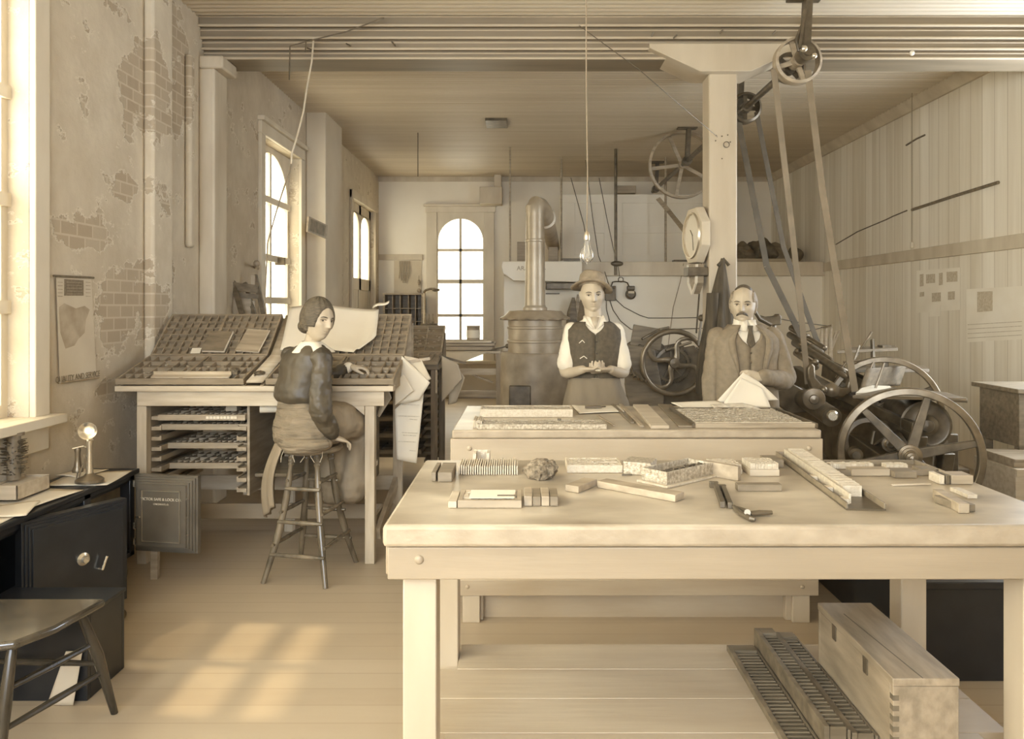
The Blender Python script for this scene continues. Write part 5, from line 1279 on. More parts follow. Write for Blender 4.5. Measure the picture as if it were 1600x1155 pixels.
obj('collar',MB().tube([at(1122,415,cy_-.02),at(1131,405,cy_),at(1139,415,cy_-.01)],.014,8),'black_cloth',cs)
# ================================================================ line shaft
SX,SZ=2.05,3.40
ls=thing('line_shaft','overhead line shaft with pulleys under the ceiling, running from the beam to the back','line shaft',(SX,8,3.4))
obj('shaft',MB().cyl((SX,5.55,SZ),(SX,12.3,SZ),.028,n=16),'iron_mid',ls)
def pulley(name,y,r,w,spokes,mt,par,rim=.02,rot=0):
    c=Vector((SX,y,SZ)); p=obj(name,MB().ring(c,r,rim,w,(0,1,0),40),mt,par)
    obj('hub',MB().cyl((SX,y-w*.6,SZ),(SX,y+w*.6,SZ),.05,n=16),mt,p)
    for k in range(spokes):
        a=rot+2*PI*k/spokes; e=Vector((math.cos(a),0,math.sin(a))); obj('spoke',MB().bar(c+e*.04,c+e*(r-rim*.5),.035 if r<.3 else .045,.018,Vector((0,1,0))),mt,p)
    return p
pulley('pulley',5.78,.175,.10,4,'wood_mid',ls,.02,.3)
pulley('pulley',5.95,.12,.06,4,'iron',ls,.02,.8)
pulley('pulley',7.15,.14,.14,4,'iron_mid',ls)
pulley('drive_wheel',10.0,.44,.10,5,'wood_mid',ls,.03,.75)
for y in(5.62,7.35,9.7,12.0):
    hg=obj('hanger',MB().bar((SX,y,SZ+.0),(SX+.02,y,ZC-.015),.09,.05).cyl((SX,y-.05,SZ),(SX,y+.05,SZ),.06,n=16).box(SX-.12,SX+.12,y-.06,y+.06,ZC-.04,ZC-.012),'iron',ls)
obj('grease_cup',MB().sph((SX-.03,5.56,SZ+.02),.028,12,8),'bright_metal',ls); obj('grease_cup',MB().sph((SX+.045,5.56,SZ-.03),.022,12,8),'bright_metal',ls)
obj('belt_shifter',MB().bar((SX-.07,5.55,SZ+.02),(SX-.03,5.54,SZ+.30),.03,.02).tube([(SX-.07,5.55,SZ),(SX-.09,5.55,SZ+.08),(SX-.05,5.55,SZ+.18)],.012,8),'iron',ls)
def belt(label,pts,w,mt):
    m=MB()
    for p,q in zip(pts,pts[1:]): m.bar(p,q,w,.006,Vector((0,1,0)))
    return obj('drive_belt',m,mt,None,base=pts[0],label=label,cat='belt')
belt('pale leather belt dropping from the left side of the nearest overhead pulley',[at(1209,108,5.78),at(1250,470,5.9),at(1262,600,6.0)],.045,'belt_leather')
belt('pale leather belt dropping from the right side of the nearest overhead pulley',[at(1262,110,5.78),at(1285,300,5.7),at(1336,612,5.5)],.05,'belt_leather')
belt('dark belt slanting from behind the post down to the far rollers of the press',[at(1152,180,7.15),at(1198,416,7.0),at(1254,530,6.9)],.055,'belt_dark')
belt('dark belt slanting down beside the plank wall end to the press',[at(1182,175,7.15),at(1224,385,7.1),at(1279,540,7.0)],.045,'belt_dark')
belt('wide dark belt slanting from the large overhead wheel to the clock',[at(1028,310,9.9),at(1045,330,9.7),at(1110,412,8.2)],.06,'wood_mid')
wire('thin rod slanting from the overhead wheel toward the press behind the men',[at(1105,240,9.0),at(1097,400,8.0),at(1088,520,6.9)],.008,'iron_mid')
# ================================================================ platen press behind the men
pp=thing('platen_press','dark job press with a big curved-spoke flywheel between the two men','printing press',(1.35,7.1,0))
c=at(1053,567,6.75); Rw=.298
obj('rim',MB().tube([c+Vector((math.cos(a)*Rw*.93,0,math.sin(a)*Rw*.93)) for a in [2*PI*k/56 for k in range(56)]],.024,12,True),'iron_light',pp)
for k in range(4):
    a0=PI/2*k+.85; pts=[]
    for i in range(9):
        t=i/8; a=a0+.75*math.sin(t*PI*.9)*(.9)-0.2*t; pts.append(c+Vector((math.cos(a)*(.02+t*(Rw*.93-.02)),0,math.sin(a)*(.02+t*(Rw*.93-.02)))))
    obj('spoke',MB().tube(pts,[.030,.026,.022,.019,.018,.018,.018,.020,.024],10,flat=.6,up=Vector((0,1,0))),'iron_light',pp)
obj('hub',MB().lathe([(.0,-.05),(.042,-.045),(.048,.0),(.04,.06)],c,(0,1,0),20),'iron_light',pp)
obj('drive_shaft',MB().cyl(c,c+Vector((0,.95,0)),.022,n=12),'iron',pp)
def gear(name,c,r,w,mt,par,teeth=48,sp=5):
    m=MB().ring(c,r,r*.16,w,(0,1,0),56)
    g=obj(name,m,mt,par)
    tt=MB()
    for k in range(teeth):
        a=2*PI*k/teeth; e=Vector((math.cos(a),0,math.sin(a))); tt.bar(c+e*(r-.002),c+e*(r+.012),r*PI/teeth*.9,w*.8,Vector((0,1,0)))
    obj('teeth',tt,mt,g,smooth=0,kind='stuff')
    for k in range(sp):
        a=2*PI*k/sp+.4; e=Vector((math.cos(a),0,math.sin(a))); obj('spoke',MB().bar(c+e*.02,c+e*r*.88,.02,w*.5,Vector((0,1,0))),mt,g)
    obj('hub',MB().cyl(c-Vector((0,w*.8,0)),c+Vector((0,w*.8,0)),r*.17,n=14),mt,g)
gear('gear',at(1050,570,6.95),.16,.03,'iron_mid',pp)
gear('gear',at(1020,590,7.05),.11,.03,'iron_mid',pp,36,4)
gear('gear',at(1083,560,7.15),.10,.03,'iron_mid',pp,36,4)
def side(y,mt='iron'):
    pts=[(1005,660),(1000,600),(1010,575),(998,560),(990,545),(1000,538),(1030,548),(1060,545),(1085,540),(1100,560),(1098,590),(1110,620),(1112,660)]
    P=[((px-CX)*7.0/F,CH-(py-CY)*7.0/F) for px,py in pts]; P=[(x,z) for x,z in P]
    zb=0; P[0]=(P[0][0],0); P[-1]=(P[-1][0],0)
    return MB().prism(P,y,y+.04,Mx)
obj('side_frame',side(7.0),'iron',pp,bevel=.006); obj('side_frame',side(7.6),'iron',pp,bevel=.006)
obj('bed',MB().bar(at(1092,545,7.3),at(1108,620,7.3),.5,.06,Vector((0,1,0))),'iron_mid',pp,bevel=.01)
obj('platen',MB().bar(at(1010,560,7.3),at(1060,600,7.3),.4,.04,Vector((0,1,0))),'iron_mid',pp,bevel=.01)
obj('feed_board',MB().bar(at(983,548,7.2),at(1030,556,7.2),.5,.03,Vector((0,1,0))),'wood_dark',pp,bevel=.005)
obj('apron_cloth',MB().prism([((a-CX)*6.98/F,CH-(b-CY)*6.98/F) for a,b in((978,537),(1022,546),(1036,620),(1034,662),(985,662),(975,600))],6.93,6.97,Mx),'wood_dark',pp,bevel=.01)
for k,(a,b,c_,d_) in enumerate(((1003,530,1030,515),(1030,515,1045,512),(1095,500,1110,470),(1040,548,1080,535),(1008,588,1035,606))):
    obj('lever',MB().tube([at(a,b,6.9),at(c_,d_,7.0)],.012,8),'iron_light' if k%2 else 'iron',pp)
obj('crank_handle',MB().tube([at(985,570,6.8),at(990,590,6.75),at(1010,596,6.7)],.014,8),'iron_light',pp)
m=MB()
for k in range(6): m.tube([at(968+k*6,566+k*4,6.7),at(974+k*6,580+k*3,6.66)],.014,8)
for q in pieces(m): obj('roller_hook',q,'iron_mid',pp)
hb=obj('hand_brake',MB().tube([at(1096,497,6.6),at(1091,540,6.6)],.010,8).sph(at(1096,497,6.6),.03),'iron',pp)
# ================================================================ cylinder press on the right
cp=thing('cylinder_press','large dark cylinder printing press with two big spoked wheels, right of the suited man','printing press',(2.6,6.0,0))
def wheel(px,py,Y,R_,nx,name='flywheel',ns=6,rot=.0,rw=.045,t=.075):
    c=at(px,py,Y); ax=Vector((nx,-1,0)).normalized(); x,y,d=frame_from(ax)
    w=obj(name,MB().ring(c,R_,rw,t,ax,72),'iron_light',cp,bevel=.006)
    for k in range(ns):
        a=rot+2*PI*k/ns; e=x*math.cos(a)+y*math.sin(a); s=e.cross(d)
        p=c+e*.05; q=c+e*(R_-rw*.6); vs=[]
        for pt,h,dd in((p,.034,.02),(q,.020,.014)):
            for a_,b_ in((-1,-1),(1,-1),(1,1),(-1,1)): vs.append(pt+s*h*a_+d*dd*b_)
        obj('spoke',MB().add(vs,[(3,2,1,0),(4,5,6,7),(0,1,5,4),(1,2,6,5),(2,3,7,6),(3,0,4,7)]),'iron_mid',w,bevel=.005)
    obj('hub',MB().lathe([(.07,-.06),(.07,.05),(.055,.055),(.055,.075),(.042,.08),(.042,.10),(.034,.105),(.034,.125),(.020,.13),(.020,.15),(.0,.155)],c,d,28),'iron_light',w)
    return c
c1=wheel(1421,711,4.85,.425,-.35,rot=.25)
c2=wheel(1382,641,6.2,.432,-.35,rot=.5)
obj('wheel_shaft',MB().cyl(c1,c2+Vector((.1,.3,0)),.03,n=14),'iron_mid',cp)
# body frames receding to the far left
def beam(a,Ya,b,Yb_,w,h,mt,name='frame_rail'):
    return obj(name,MB().bar(at(*a,Ya),at(*b,Yb_),w,h),mt,cp,bevel=.008)
beam((1440,700),5.25,(1243,585),6.9,.08,.16,'iron')
beam((1470,665),5.6,(1290,575),7.2,.08,.16,'iron')
beam((1430,668),5.3,(1268,598),6.4,.05,.07,'iron_mid')
beam((1420,770),5.2,(1240,640),6.7,.10,.30,'iron')
beam((1480,740),5.6,(1300,640),7.0,.10,.30,'iron')
for (px,Y,h) in ((1300,6.2,.75),(1440,5.3,.6),(1250,6.8,.85),(1480,5.8,.6)):
    p=at(px,700,Y); obj('frame_leg',MB().box(p.x-.06,p.x+.06,Y-.05,Y+.05,0,h),'iron',cp,bevel=.01)
obj('bed_box',MB().add([at(1300,640,6.0),at(1430,690,5.3),at(1480,660,5.8),at(1350,615,6.6)]+[at(1300,640,6.0)+Vector((0,0,-.35)),at(1430,690,5.3)+Vector((0,0,-.35)),at(1480,660,5.8)+Vector((0,0,-.35)),at(1350,615,6.6)+Vector((0,0,-.35))],[(0,1,2,3),(7,6,5,4),(0,4,5,1),(1,5,6,2),(2,6,7,3),(3,7,4,0)]),'iron',cp)
# big impression drum with boss
cd=at(1447,664,5.35); ax=Vector((-.30,-1,0)).normalized()
obj('impression_drum',MB().lathe([(.0,-.75),(.165,-.75),(.165,0),(.15,.006),(.14,.002),(.075,.012),(.072,.03),(.045,.045),(.04,.06),(0,.065)],cd,ax,44),'iron_mid',cp)
cg=at(1338,668,5.6)
obj('drum_gear',MB().ring(at(1358,690,5.45),.17,.03,.05,ax,44),'iron',cp)
for k,(px,py,Y,r) in enumerate(((1393,696,5.1,.05),(1360,600,6.2,.05),(1338,711,5.3,.045))):
    obj('bearing',MB().lathe([(.0,-.1),(r,-.1),(r,0),(r*.6,.01),(r*.6,.02),(0,.02)],at(px,py,Y),ax,20),'iron_light',cp)
# delivery boards
def board(pts,th,mt,name):
    vs=[Vector(p) for p in pts]; vs2=[p-Vector((0,0,th)) for p in vs]; n=len(vs)
    return obj(name,MB().add(vs+vs2,[tuple(range(n)),tuple(range(n,2*n))[::-1]]+[(i,i+n,(i+1)%n+n,(i+1)%n) for i in range(n)]),mt,cp,bevel=.003)
board([atz(1332,618,.96),atz(1511,622,.955),atz(1470,612,.96),atz(1395,605,.96)],.02,'wood_dark','delivery_board')
board([(at(1395,616,5.2)),(at(1512,624,5.2)),(at(1480,613,5.7)),(at(1392,610,5.7))],.025,'wood_brown','delivery_board')
board([at(1308,578,6.3),at(1452,577,6.4),at(1445,571,6.8),at(1330,572,6.8)],.025,'wood_brown','feed_board')
board([at(1308,548,6.6),at(1403,544,6.6),at(1398,540,6.9),at(1330,543,6.9)],.025,'wood_brown','upper_board')
obj('board_post',MB().tube([at(1364,585,6.5),at(1364,552,6.6),at(1363,532,6.7)],.018,8),'iron_mid',cp)
obj('board_lip',MB().box(at(1375,541,6.75).x,at(1389,541,6.75).x,6.7,6.8,at(1380,544,6.7).z,at(1380,540,6.7).z),'iron',cp)
for a,b,c_,d_,Y in((1365,566,1342,612,6.0),(1382,567,1366,612,5.9),(1343,540,1322,600,6.4),(1362,519,1336,560,6.7),(1345,563,1318,566,6.3),(1322,566,1306,590,6.3)):
    obj('rod',MB().tube([at(a,b,Y),at(c_,d_,Y)],.009,8),'iron_light',cp)
obj('curved_guard',MB().grid(lambda u,v: at(1345+60*v*1.0+10*math.sin(u*PI/2),606-30*math.sin(u*PI*.5)-4*v,5.9+.4*v),12,8),'wood_brown',cp,solid=.015)
sp=thing('sheet_stack','white printed sheets lying on the press bed between the two large wheels','paper',at(1370,608,5.95))
board_=MB(); v=[at(1337,614,5.7),at(1402,613,5.7),at(1390,603,6.0),at(1352,602,6.0)]
obj('sheets',MB().add(v+[p+Vector((0,0,-.015)) for p in v],[(0,1,2,3),(7,6,5,4),(0,4,5,1),(1,5,6,2),(2,6,7,3),(3,7,4,0)]),'paper',sp)
# ink rollers (shiny, slanted away to the far left)
rl=[((1240,534),6.9,(1318,584),5.9,.035,'iron'),((1232,522),7.1,(1300,566),6.2,.03,'iron_mid'),((1243,551),6.8,(1276,574),6.3,.028,'iron_light'),((1252,540),6.8,(1322,590),5.8,.02,'iron_light'),((1236,512),7.2,(1262,528),6.9,.03,'iron'),((1262,528),6.8,(1290,545),6.5,.022,'iron_light')]
for a,Ya,b,Yb_,r,mt in rl:
    obj('ink_roller',MB().tube([at(*a,Ya),at(*a,Ya).lerp(at(*b,Yb_),.03),at(*a,Ya).lerp(at(*b,Yb_),.97),at(*b,Yb_)],[r*.5,r,r,r*.5],16),mt,cp)
for px,py,Y in((1254,532,6.6),(1274,566,6.2),(1246,549,6.7),(1287,609,5.6),(1252,539,6.7)):
    obj('roller_bearing',MB().sph(at(px,py,Y),.028,12,8),'iron_light',cp)
# curved side cheeks (pale brown castings)
def cheek(pts,Y,th,mt='iron_light'):
    return obj('side_cheek',MB().prism([((a-CX)*Y/F,CH-(b-CY)*Y/F) for a,b in pts],Y,Y+th,Mx),mt,cp,bevel=.012)
cheek([(1268,567),(1274,572),(1275,590),(1284,600),(1300,606),(1324,606),(1328,590),(1312,580),(1313,572),(1326,578),(1334,590),(1333,612),(1318,622),(1285,618),(1268,608),(1262,590),(1262,575)],5.95,.06)
cheek([(1205,625),(1215,610),(1240,600),(1262,612),(1275,630),(1262,645),(1235,648)],5.9,.05,'iron')
cheek([(1262,540),(1276,536),(1288,548),(1292,566),(1276,560)],6.9,.06,'wood_brown')
obj('crank_disc',MB().lathe([(.0,-.06),(.075,-.06),(.08,-.03),(.075,0),(.035,.01),(.03,.03),(0,.035)],at(1272,624,5.5),ax,30),'iron_light',cp)
obj('crank_disc',MB().lathe([(.0,-.06),(.05,-.06),(.05,0),(.02,.02),(0,.02)],at(1300,610,5.6),ax,24),'iron_light',cp)
obj('long_cylinder',MB().cyl(at(1248,618,6.0),at(1300,652,5.4),.07,n=24),'iron',cp)
obj('bright_cap',MB().lathe([(0,0),(.04,0),(.03,.02),(0,.02)],at(1301,650,5.36),ax,18),'bright_metal',cp)
for k in range(6): obj('grid_bar',MB().bar(at(1455+k*5,704-k*3,5.4),at(1440+k*5,722-k*3,5.35),.010,.02),'iron_mid',cp)
obj('tie_rod',MB().tube([at(1366,696,5.6),at(1402,668,5.5)],.010,8),'iron_light',cp); obj('tie_rod',MB().tube([at(1362,694,5.5),at(1366,674,5.5)],.012,8),'iron_light',cp)
obj('link_ring',MB().ring(at(1392,694,5.0),.055,.012,.02,ax,24),'iron_mid',cp)
obj('link_ring',MB().ring(at(1392,694,5.0),.030,.010,.02,ax,24),'iron_mid',cp)
# brushes/sticks leaning on the wall behind the press
rs=thing('rag_rail','small wooden rail with drooping cloth strips behind the press','rail',at(1298,515,8.6))
obj('rail',MB().bar(at(1284,512,8.8),at(1300,509,8.6),.02,.02),'wood_mid',rs)
for k,(a,b,c_,d_) in enumerate(((1284,514,1284,560),(1291,513,1290,565),(1299,512,1297,560),(1312,516,1292,562),(1306,518,1290,572))):
    obj('cloth_strip',MB().tube([at(a,b,8.6),at((a+c_)/2-1,(b+d_)/2,8.55),at(c_,d_,8.5)],[.012,.025,.03],8,flat=.4),'wood_light',rs)
gg=thing('machine_casting','small dark toothed casting on a shelf arm just right of the suited man\'s head','machine part',at(1215,500,6.6))
obj('casting',MB().prism([((a-CX)*6.6/F,CH-(b-CY)*6.6/F) for a,b in((1186,492),(1197,495),(1213,494),(1217,490),(1222,494),(1221,508),(1205,509),(1190,502))],6.6,6.7,Mx),'iron_mid',gg,bevel=.01)
obj('arm',MB().tube([at(1180,487,6.6),at(1187,498,6.6),at(1205,508,6.6)],.018,8),'iron',gg)
obj('stand_rod',MB().cyl(at(1210,508,6.65),Vector((at(1210,508,6.65).x,6.65,.0)),.018,n=8),'iron',gg)
wire('thin wire running from the small casting to the plank wall behind the press',[at(1222,499,6.6),at(1250,504,7.2),at(1298,510,8.5)],.005)
wire('thin wire rising to the rag rail from the press rollers',[at(1240,526,7.0),at(1262,518,7.6),at(1285,512,8.6)],.005)
# right corner: cabinet and crates
cb=thing('side_cabinet','small brown cabinet by the plank wall at the right edge of the photo','cabinet',(3.9,6.0,0))
obj('cabinet_top',MB().box(3.66,4.24,5.7,6.3,.905,.94),'wood_brown',cb,bevel=.006)
obj('cabinet_body',MB().box(3.70,4.20,5.75,6.25,.50,.904),'wood_brown',cb,bevel=.004)
for x in(3.71,4.13):
    for y in(5.76,6.18): obj('leg',MB().box(x,x+.06,y,y+.06,0,.499),'wood_brown',cb)
for i,(a,b,Y,dx,dy,h,z0,mt,lb) in enumerate(((3.42,0,5.35,.34,.5,.42,0,'wood_light','tall pale wooden crate on the floor at the right edge, behind the table'),(3.44,0,5.4,.30,.4,.06,.421,'wood_mid','flat box on top of the tall pale crate at the right edge'),(3.15,0,6.4,.55,.5,.20,0,'wood_mid','low box on the floor behind the near big wheel'))):
    t=thing('wooden_box',lb,'box',(a+dx/2,Y,z0))
    obj('box_body',MB().box(a,a+dx,Y,Y+dy,z0,z0+h),mt,t,bevel=.004); obj('batten',MB().box(a-.0,a+dx,Y-.012,Y-.0005,z0+h-.05 if h>.1 else z0+h-.02,z0+h),mt,t,bevel=.002)
pr=thing('paper_pile','heap of crumpled pale paper on the low box behind the near big wheel','paper',(3.4,6.5,.2))
m=MB().sph((0,0,0),(.26,.2,.10),28,16); m.v=[Vector((p.x,p.y,max(p.z,-.05)))+p.normalized()*.06*noise.noise(p*11) for p in m.v]
zm=min(p.z for p in m.v); m.v=[p+Vector((3.42,6.62,.202-zm)) for p in m.v]; obj('crumpled_sheets',m,'paper_dull',pr,smooth=20)

dk=thing('added_dark_platform','added low dark platform filling the dark area under and behind the right end of the front table','platform',(2.6,3.8,0))  # invented platform, added to make the floor below the table end dark
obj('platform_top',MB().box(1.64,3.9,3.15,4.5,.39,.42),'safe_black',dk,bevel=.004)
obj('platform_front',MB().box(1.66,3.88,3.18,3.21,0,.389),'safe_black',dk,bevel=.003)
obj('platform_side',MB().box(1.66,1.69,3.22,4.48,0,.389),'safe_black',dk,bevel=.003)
# ================================================================ people
def sm(a,b,x):
    t=max(0,min(1,(x-a)/(b-a))); return t*t*(3-2*t)
def head_pts(jaw=.20,n=84,m=64,nose=1.0,chin=1.0):
    V=[];Fc=[]
    for j in range(m+1):
        t=PI*j/m; z=math.cos(t)
        for k in range(n):
            a=2*PI*k/n; s=math.sin(t); s=s**.66 if z<0 else s**.84
            x=s*math.cos(a); y=s*math.sin(a)
            X=.0765*x; Y=.097*y; Z=(.112 if z>0 else .118)*z
            if z<0:
                X*=1-jaw*(-z)**1.4
                if y>0: Y*=1-.45*(-z)**1.0
                else: Y*=1-.06*(-z)
            if y<0:
                w=sm(0,.45,-y/max(s,.001)) if s>0 else 0
                g=lambda cx,cz,sx,sz: math.exp(-((abs(X)-cx)/sx)**2-((Z-cz)/sz)**2)
                d=0
                if Z>-.034: am=.030*max(0,min(1,(.030-Z)/.062))+.002
                else: am=.032*max(0,1-(-.034-Z)/.010)
                d+=nose*am*math.exp(-(X/(.0085+.0055*sm(.02,-.03,Z)))**2)
                d-=.0135*g(.031,.004,.017,.012); d+=.0055*g(.028,.027,.028,.008)
                d+=.005*g(.045,-.022,.016,.018); d-=.003*g(.048,-.055,.014,.02)
                d+=.0065*g(0,-.053,.020,.007)+.0065*g(0,-.066,.018,.006)-.005*g(0,-.0595,.024,.0028)
                d+=.008*chin*g(0,-.095,.022,.016)-.004*g(0,-.078,.02,.006)
                Y-=d*w
            V.append(Vector((X,Y,Z)))
    for j in range(m):
        for k in range(n):
            k2=(k+1)%n; Fc.append((j*n+k,(j+1)*n+k,(j+1)*n+k2,j*n+k2))
    return V,Fc
def surf(V,x,z):
    best=sorted((( (p.x-x)**2+(p.z-z)**2,p.y) for p in V if p.y<0))[:4]
    return sum(b[1] for b in best)/4
def loft(levels,n=44,e=2.4,M=None,cap=True):
    mb=MB(); vs=[];fs=[]
    for (x,y,z,rx,ry) in levels:
        for k in range(n):
            a=2*PI*k/n; c,s=math.cos(a),math.sin(a)
            p=Vector((x+rx*math.copysign(abs(c)**(2/e),c),y+ry*math.copysign(abs(s)**(2/e),s),z)); vs.append(M@p if M else p)
    for i in range(len(levels)-1):
        for k in range(n):
            k2=(k+1)%n; fs.append((i*n+k,i*n+k2,(i+1)*n+k2,(i+1)*n+k))
    if cap: fs.append(tuple(range(n))[::-1]); fs.append(tuple(range((len(levels)-1)*n,len(levels)*n)))
    return mb.add(vs,fs)
def interp(levels,z):
    for a,b in zip(levels,levels[1:]):
        if min(a[2],b[2])<=z<=max(a[2],b[2]):
            t=(z-a[2])/(b[2]-a[2]); return [a[i]+(b[i]-a[i])*t for i in range(5)]
    return list(levels[0] if abs(z-levels[0][2])<abs(z-levels[-1][2]) else levels[-1])
def shell(levels,z0,z1,gap,off,n=60,nz=40,e=2.4,M=None,fold=0,nf=9):
    """open garment front at -Y; gap(z) = half angle of the opening"""
    def fn(u,v):
        z=z0+(z1-z0)*v; x,y,_,rx,ry=interp(levels,z); g=gap(z); a=(PI/2+2*PI*u) if g<=0 else -PI/2+g+(2*PI-2*g)*u
        c,s=math.cos(a),math.sin(a); f=1+fold*math.sin(nf*a+3*v)
        p=Vector((x+(rx+off)*f*math.copysign(abs(c)**(2/e),c),y+(ry+off)*f*math.copysign(abs(s)**(2/e),s),z)); return M@p if M else p
    return MB().grid(fn,n,nz)
def limb(pts,rs,sub=5,n=14):
    P=[];Rr=[]
    pts=[Vector(p) for p in pts]
    for i in range(len(pts)-1):
        p0=pts[max(i-1,0)];p1=pts[i];p2=pts[i+1];p3=pts[min(i+2,len(pts)-1)]
        for k in range(sub):
            t=k/sub; P.append(.5*((2*p1)+(p2-p0)*t+(2*p0-5*p1+4*p2-p3)*t*t+(3*p1-p0-3*p2+p3)*t**3)); Rr.append(rs[i]+(rs[i+1]-rs[i])*t)
    P.append(pts[-1]); Rr.append(rs[-1])
    m=MB().tube(P,Rr,n); m.sph(P[0],Rr[0]*.98,14,8); m.sph(P[-1],Rr[-1]*.98,14,8); return m
def hand(wr,f,nrm,side,curl=(.5,.7,.5),spread=1.0,th=(.55,.65,-.35),sc=1.0,tc=.4):
    f=Vector(f).normalized(); nrm=Vector(nrm); nrm=(nrm-f*nrm.dot(f)).normalized(); z=-nrm; y=z.cross(f)
    R_=Matrix(((f.x,y.x,z.x,wr[0]),(f.y,y.y,z.y,wr[1]),(f.z,y.z,z.z,wr[2]),(0,0,0,1)))@Matrix.Scale(sc,4)
    m=MB(); vs=[];fs=[];n=18
    L=[(-.02,.024,.019),(0,.026,.018),(.03,.035,.017),(.06,.041,.015),(.082,.041,.012),(.09,.036,.008)]
    for x,w,h in L:
        for k in range(n): a=2*PI*k/n; vs.append(Vector((x,w*math.cos(a)*1.0,h*math.sin(a))))
    for i in range(len(L)-1):
        for k in range(n): k2=(k+1)%n; fs.append((i*n+k,i*n+k2,(i+1)*n+k2,(i+1)*n+k))
    fs.append(tuple(range(n))[::-1]); fs.append(tuple(range((len(L)-1)*n,len(L)*n))); m.add(vs,fs)
    for i,(yo,ln,r) in enumerate(((.031,.070,.0086),(.0105,.078,.0088),(-.0105,.072,.0085),(-.030,.056,.0076))):
        p=Vector((.078,yo*side,0)); ang=0; yaw=side*(yo*3.2*spread); pts=[p.copy()]; cc=curl[i] if isinstance(curl[0],(tuple,list)) else curl
        for q,(seg,c) in enumerate(zip((.012,ln*.45,ln*.30,ln*.25),(0,)+tuple(cc))):
            ang+=c*(1+.10*(i-1)); d=Vector((math.cos(ang)*math.cos(yaw),math.sin(yaw)*math.cos(ang),-math.sin(ang))); p=p+d*seg; pts.append(p.copy())
        m.tube(pts,[r*1.02,r*1.04,r,r*.94,r*.8],10); m.sph(pts[-1],r*.8,10,6); m.sph(pts[2],r*1.04,10,6)
    d=Vector((th[0],th[1]*side,th[2])).normalized(); p=Vector((.018,.022*side,-.004)); d2=(d+Vector((tc,-.25*side*tc*2,-.1))).normalized()
    m.tube([p,p+d*.040,p+d*.040+d2*.032,p+d*.040+d2*.056],[.013,.0115,.0098,.0078],10); m.sph(p+d*.040+d2*.056,.0078,10,6)
    return xf(m,R_)
def headM(c,yaw,pitch=0,roll=0,sc=1.0):
    return Matrix.Translation(c)@Matrix.Rotation(yaw,4,'Z')@Matrix.Rotation(pitch,4,'X')@Matrix.Rotation(roll,4,'Y')@Matrix.Scale(sc,4)
def face_parts(par,V,M,brow='hair_dark',lip='lip',smile=0,squint=.0):
    """eyes, brows, lips on a head with local surface V"""
    for s in(-1,1):
        x=.031*s; y=surf(V,x,.004)+.0082
        e=obj('eye',xf(MB().sph((x,y,.003),(.0125,.0115,.0095-squint),18,12),M),'eye_white',par)
        obj('iris',xf(MB().sph((x,y-.0085,.003),(.0058,.0042,.0055),12,8),M),'eye_dark',e)
        pts=[(x+dx,surf(V,x+dx,.010)-.0005-(.003 if abs(dx)<.01 else 0),.0115-abs(dx)*.28-squint*.3) for dx in(-.016,-.008,0,.008,.016)]
        obj('eyelid',xf(MB().tube(pts,[.0014,.0032,.0038,.0032,.0014],8),M),'skin_dark',e)
        pts=[(x+dx*s,surf(V,x+dx*s,.027)-.001,.026+dz) for dx,dz in((-.016,-.005),(-.006,-.002),(.006,-.001),(.018,-.006))]
        obj('eyebrow',xf(MB().tube(pts,[.0026,.0042,.0038,.0018],8,flat=.8),M),brow,par)
    pts=[(dx,surf(V,dx,-.0595)-.0012,-.0595+smile*abs(dx)*6*.01/.2) for dx in(-.024,-.014,-.005,.005,.014,.024)]
    obj('mouth',xf(MB().tube(pts,[.0014,.0024,.0026,.0026,.0024,.0014],8,flat=.8),M),lip,par)
def person_body(par,M,torso,arms,hands,neck,legs,head_args={},vox=.0042,name='body'):
    V,Fc=head_pts(**head_args)
    m=MB().add([M@p for p in V],Fc)
    for s in(-1,1): m.merge(xf(MB().sph((.074*s,.014,-.004),(.008,.017,.029),14,10).sph((.078*s,.018,.008),(.007,.013,.016),12,8),M))
    m.merge(limb(*neck)); m.merge(torso)
    for a in arms: m.merge(limb(*a))
    for h in hands: m.merge(h)
    for l in legs: m.merge(limb(*l))
    return obj(name,m,'skin',par,remesh=vox,smooth=180,smoothit=1),V
def hair_shell(M,sc,center,keep,n=64,m_=44,lump=.0,inn=.80):
    vs=[];fs=[]
    for j in range(m_+1):
        t=PI*j/m_
        for k in range(n):
            a=2*PI*k/n; d=Vector((math.sin(t)*math.cos(a),math.sin(t)*math.sin(a),math.cos(t)))
            w=keep(d); f=inn+(1-inn)*w
            wave=1+lump*math.sin(14*a+6*d.z)*w
            vs.append(Vector((center[0]+sc[0]*d.x*f*wave,center[1]+sc[1]*d.y*f*wave,center[2]+sc[2]*d.z*f*wave)))
    for j in range(m_):
        for k in range(n): k2=(k+1)%n; fs.append((j*n+k,(j+1)*n+k,(j+1)*n+k2,j*n+k2))
    return xf(MB().add(vs,fs),M)
def shoe(par,p,d,mt='iron'):
    d=Vector(d).normalized(); p=Vector(p)
    return obj('shoe',MB().tube([p-d*.07,p-d*.03,p+d*.05,p+d*.13,p+d*.18],[.03,.042,.042,.038,.022],16,flat=.8),mt,par)
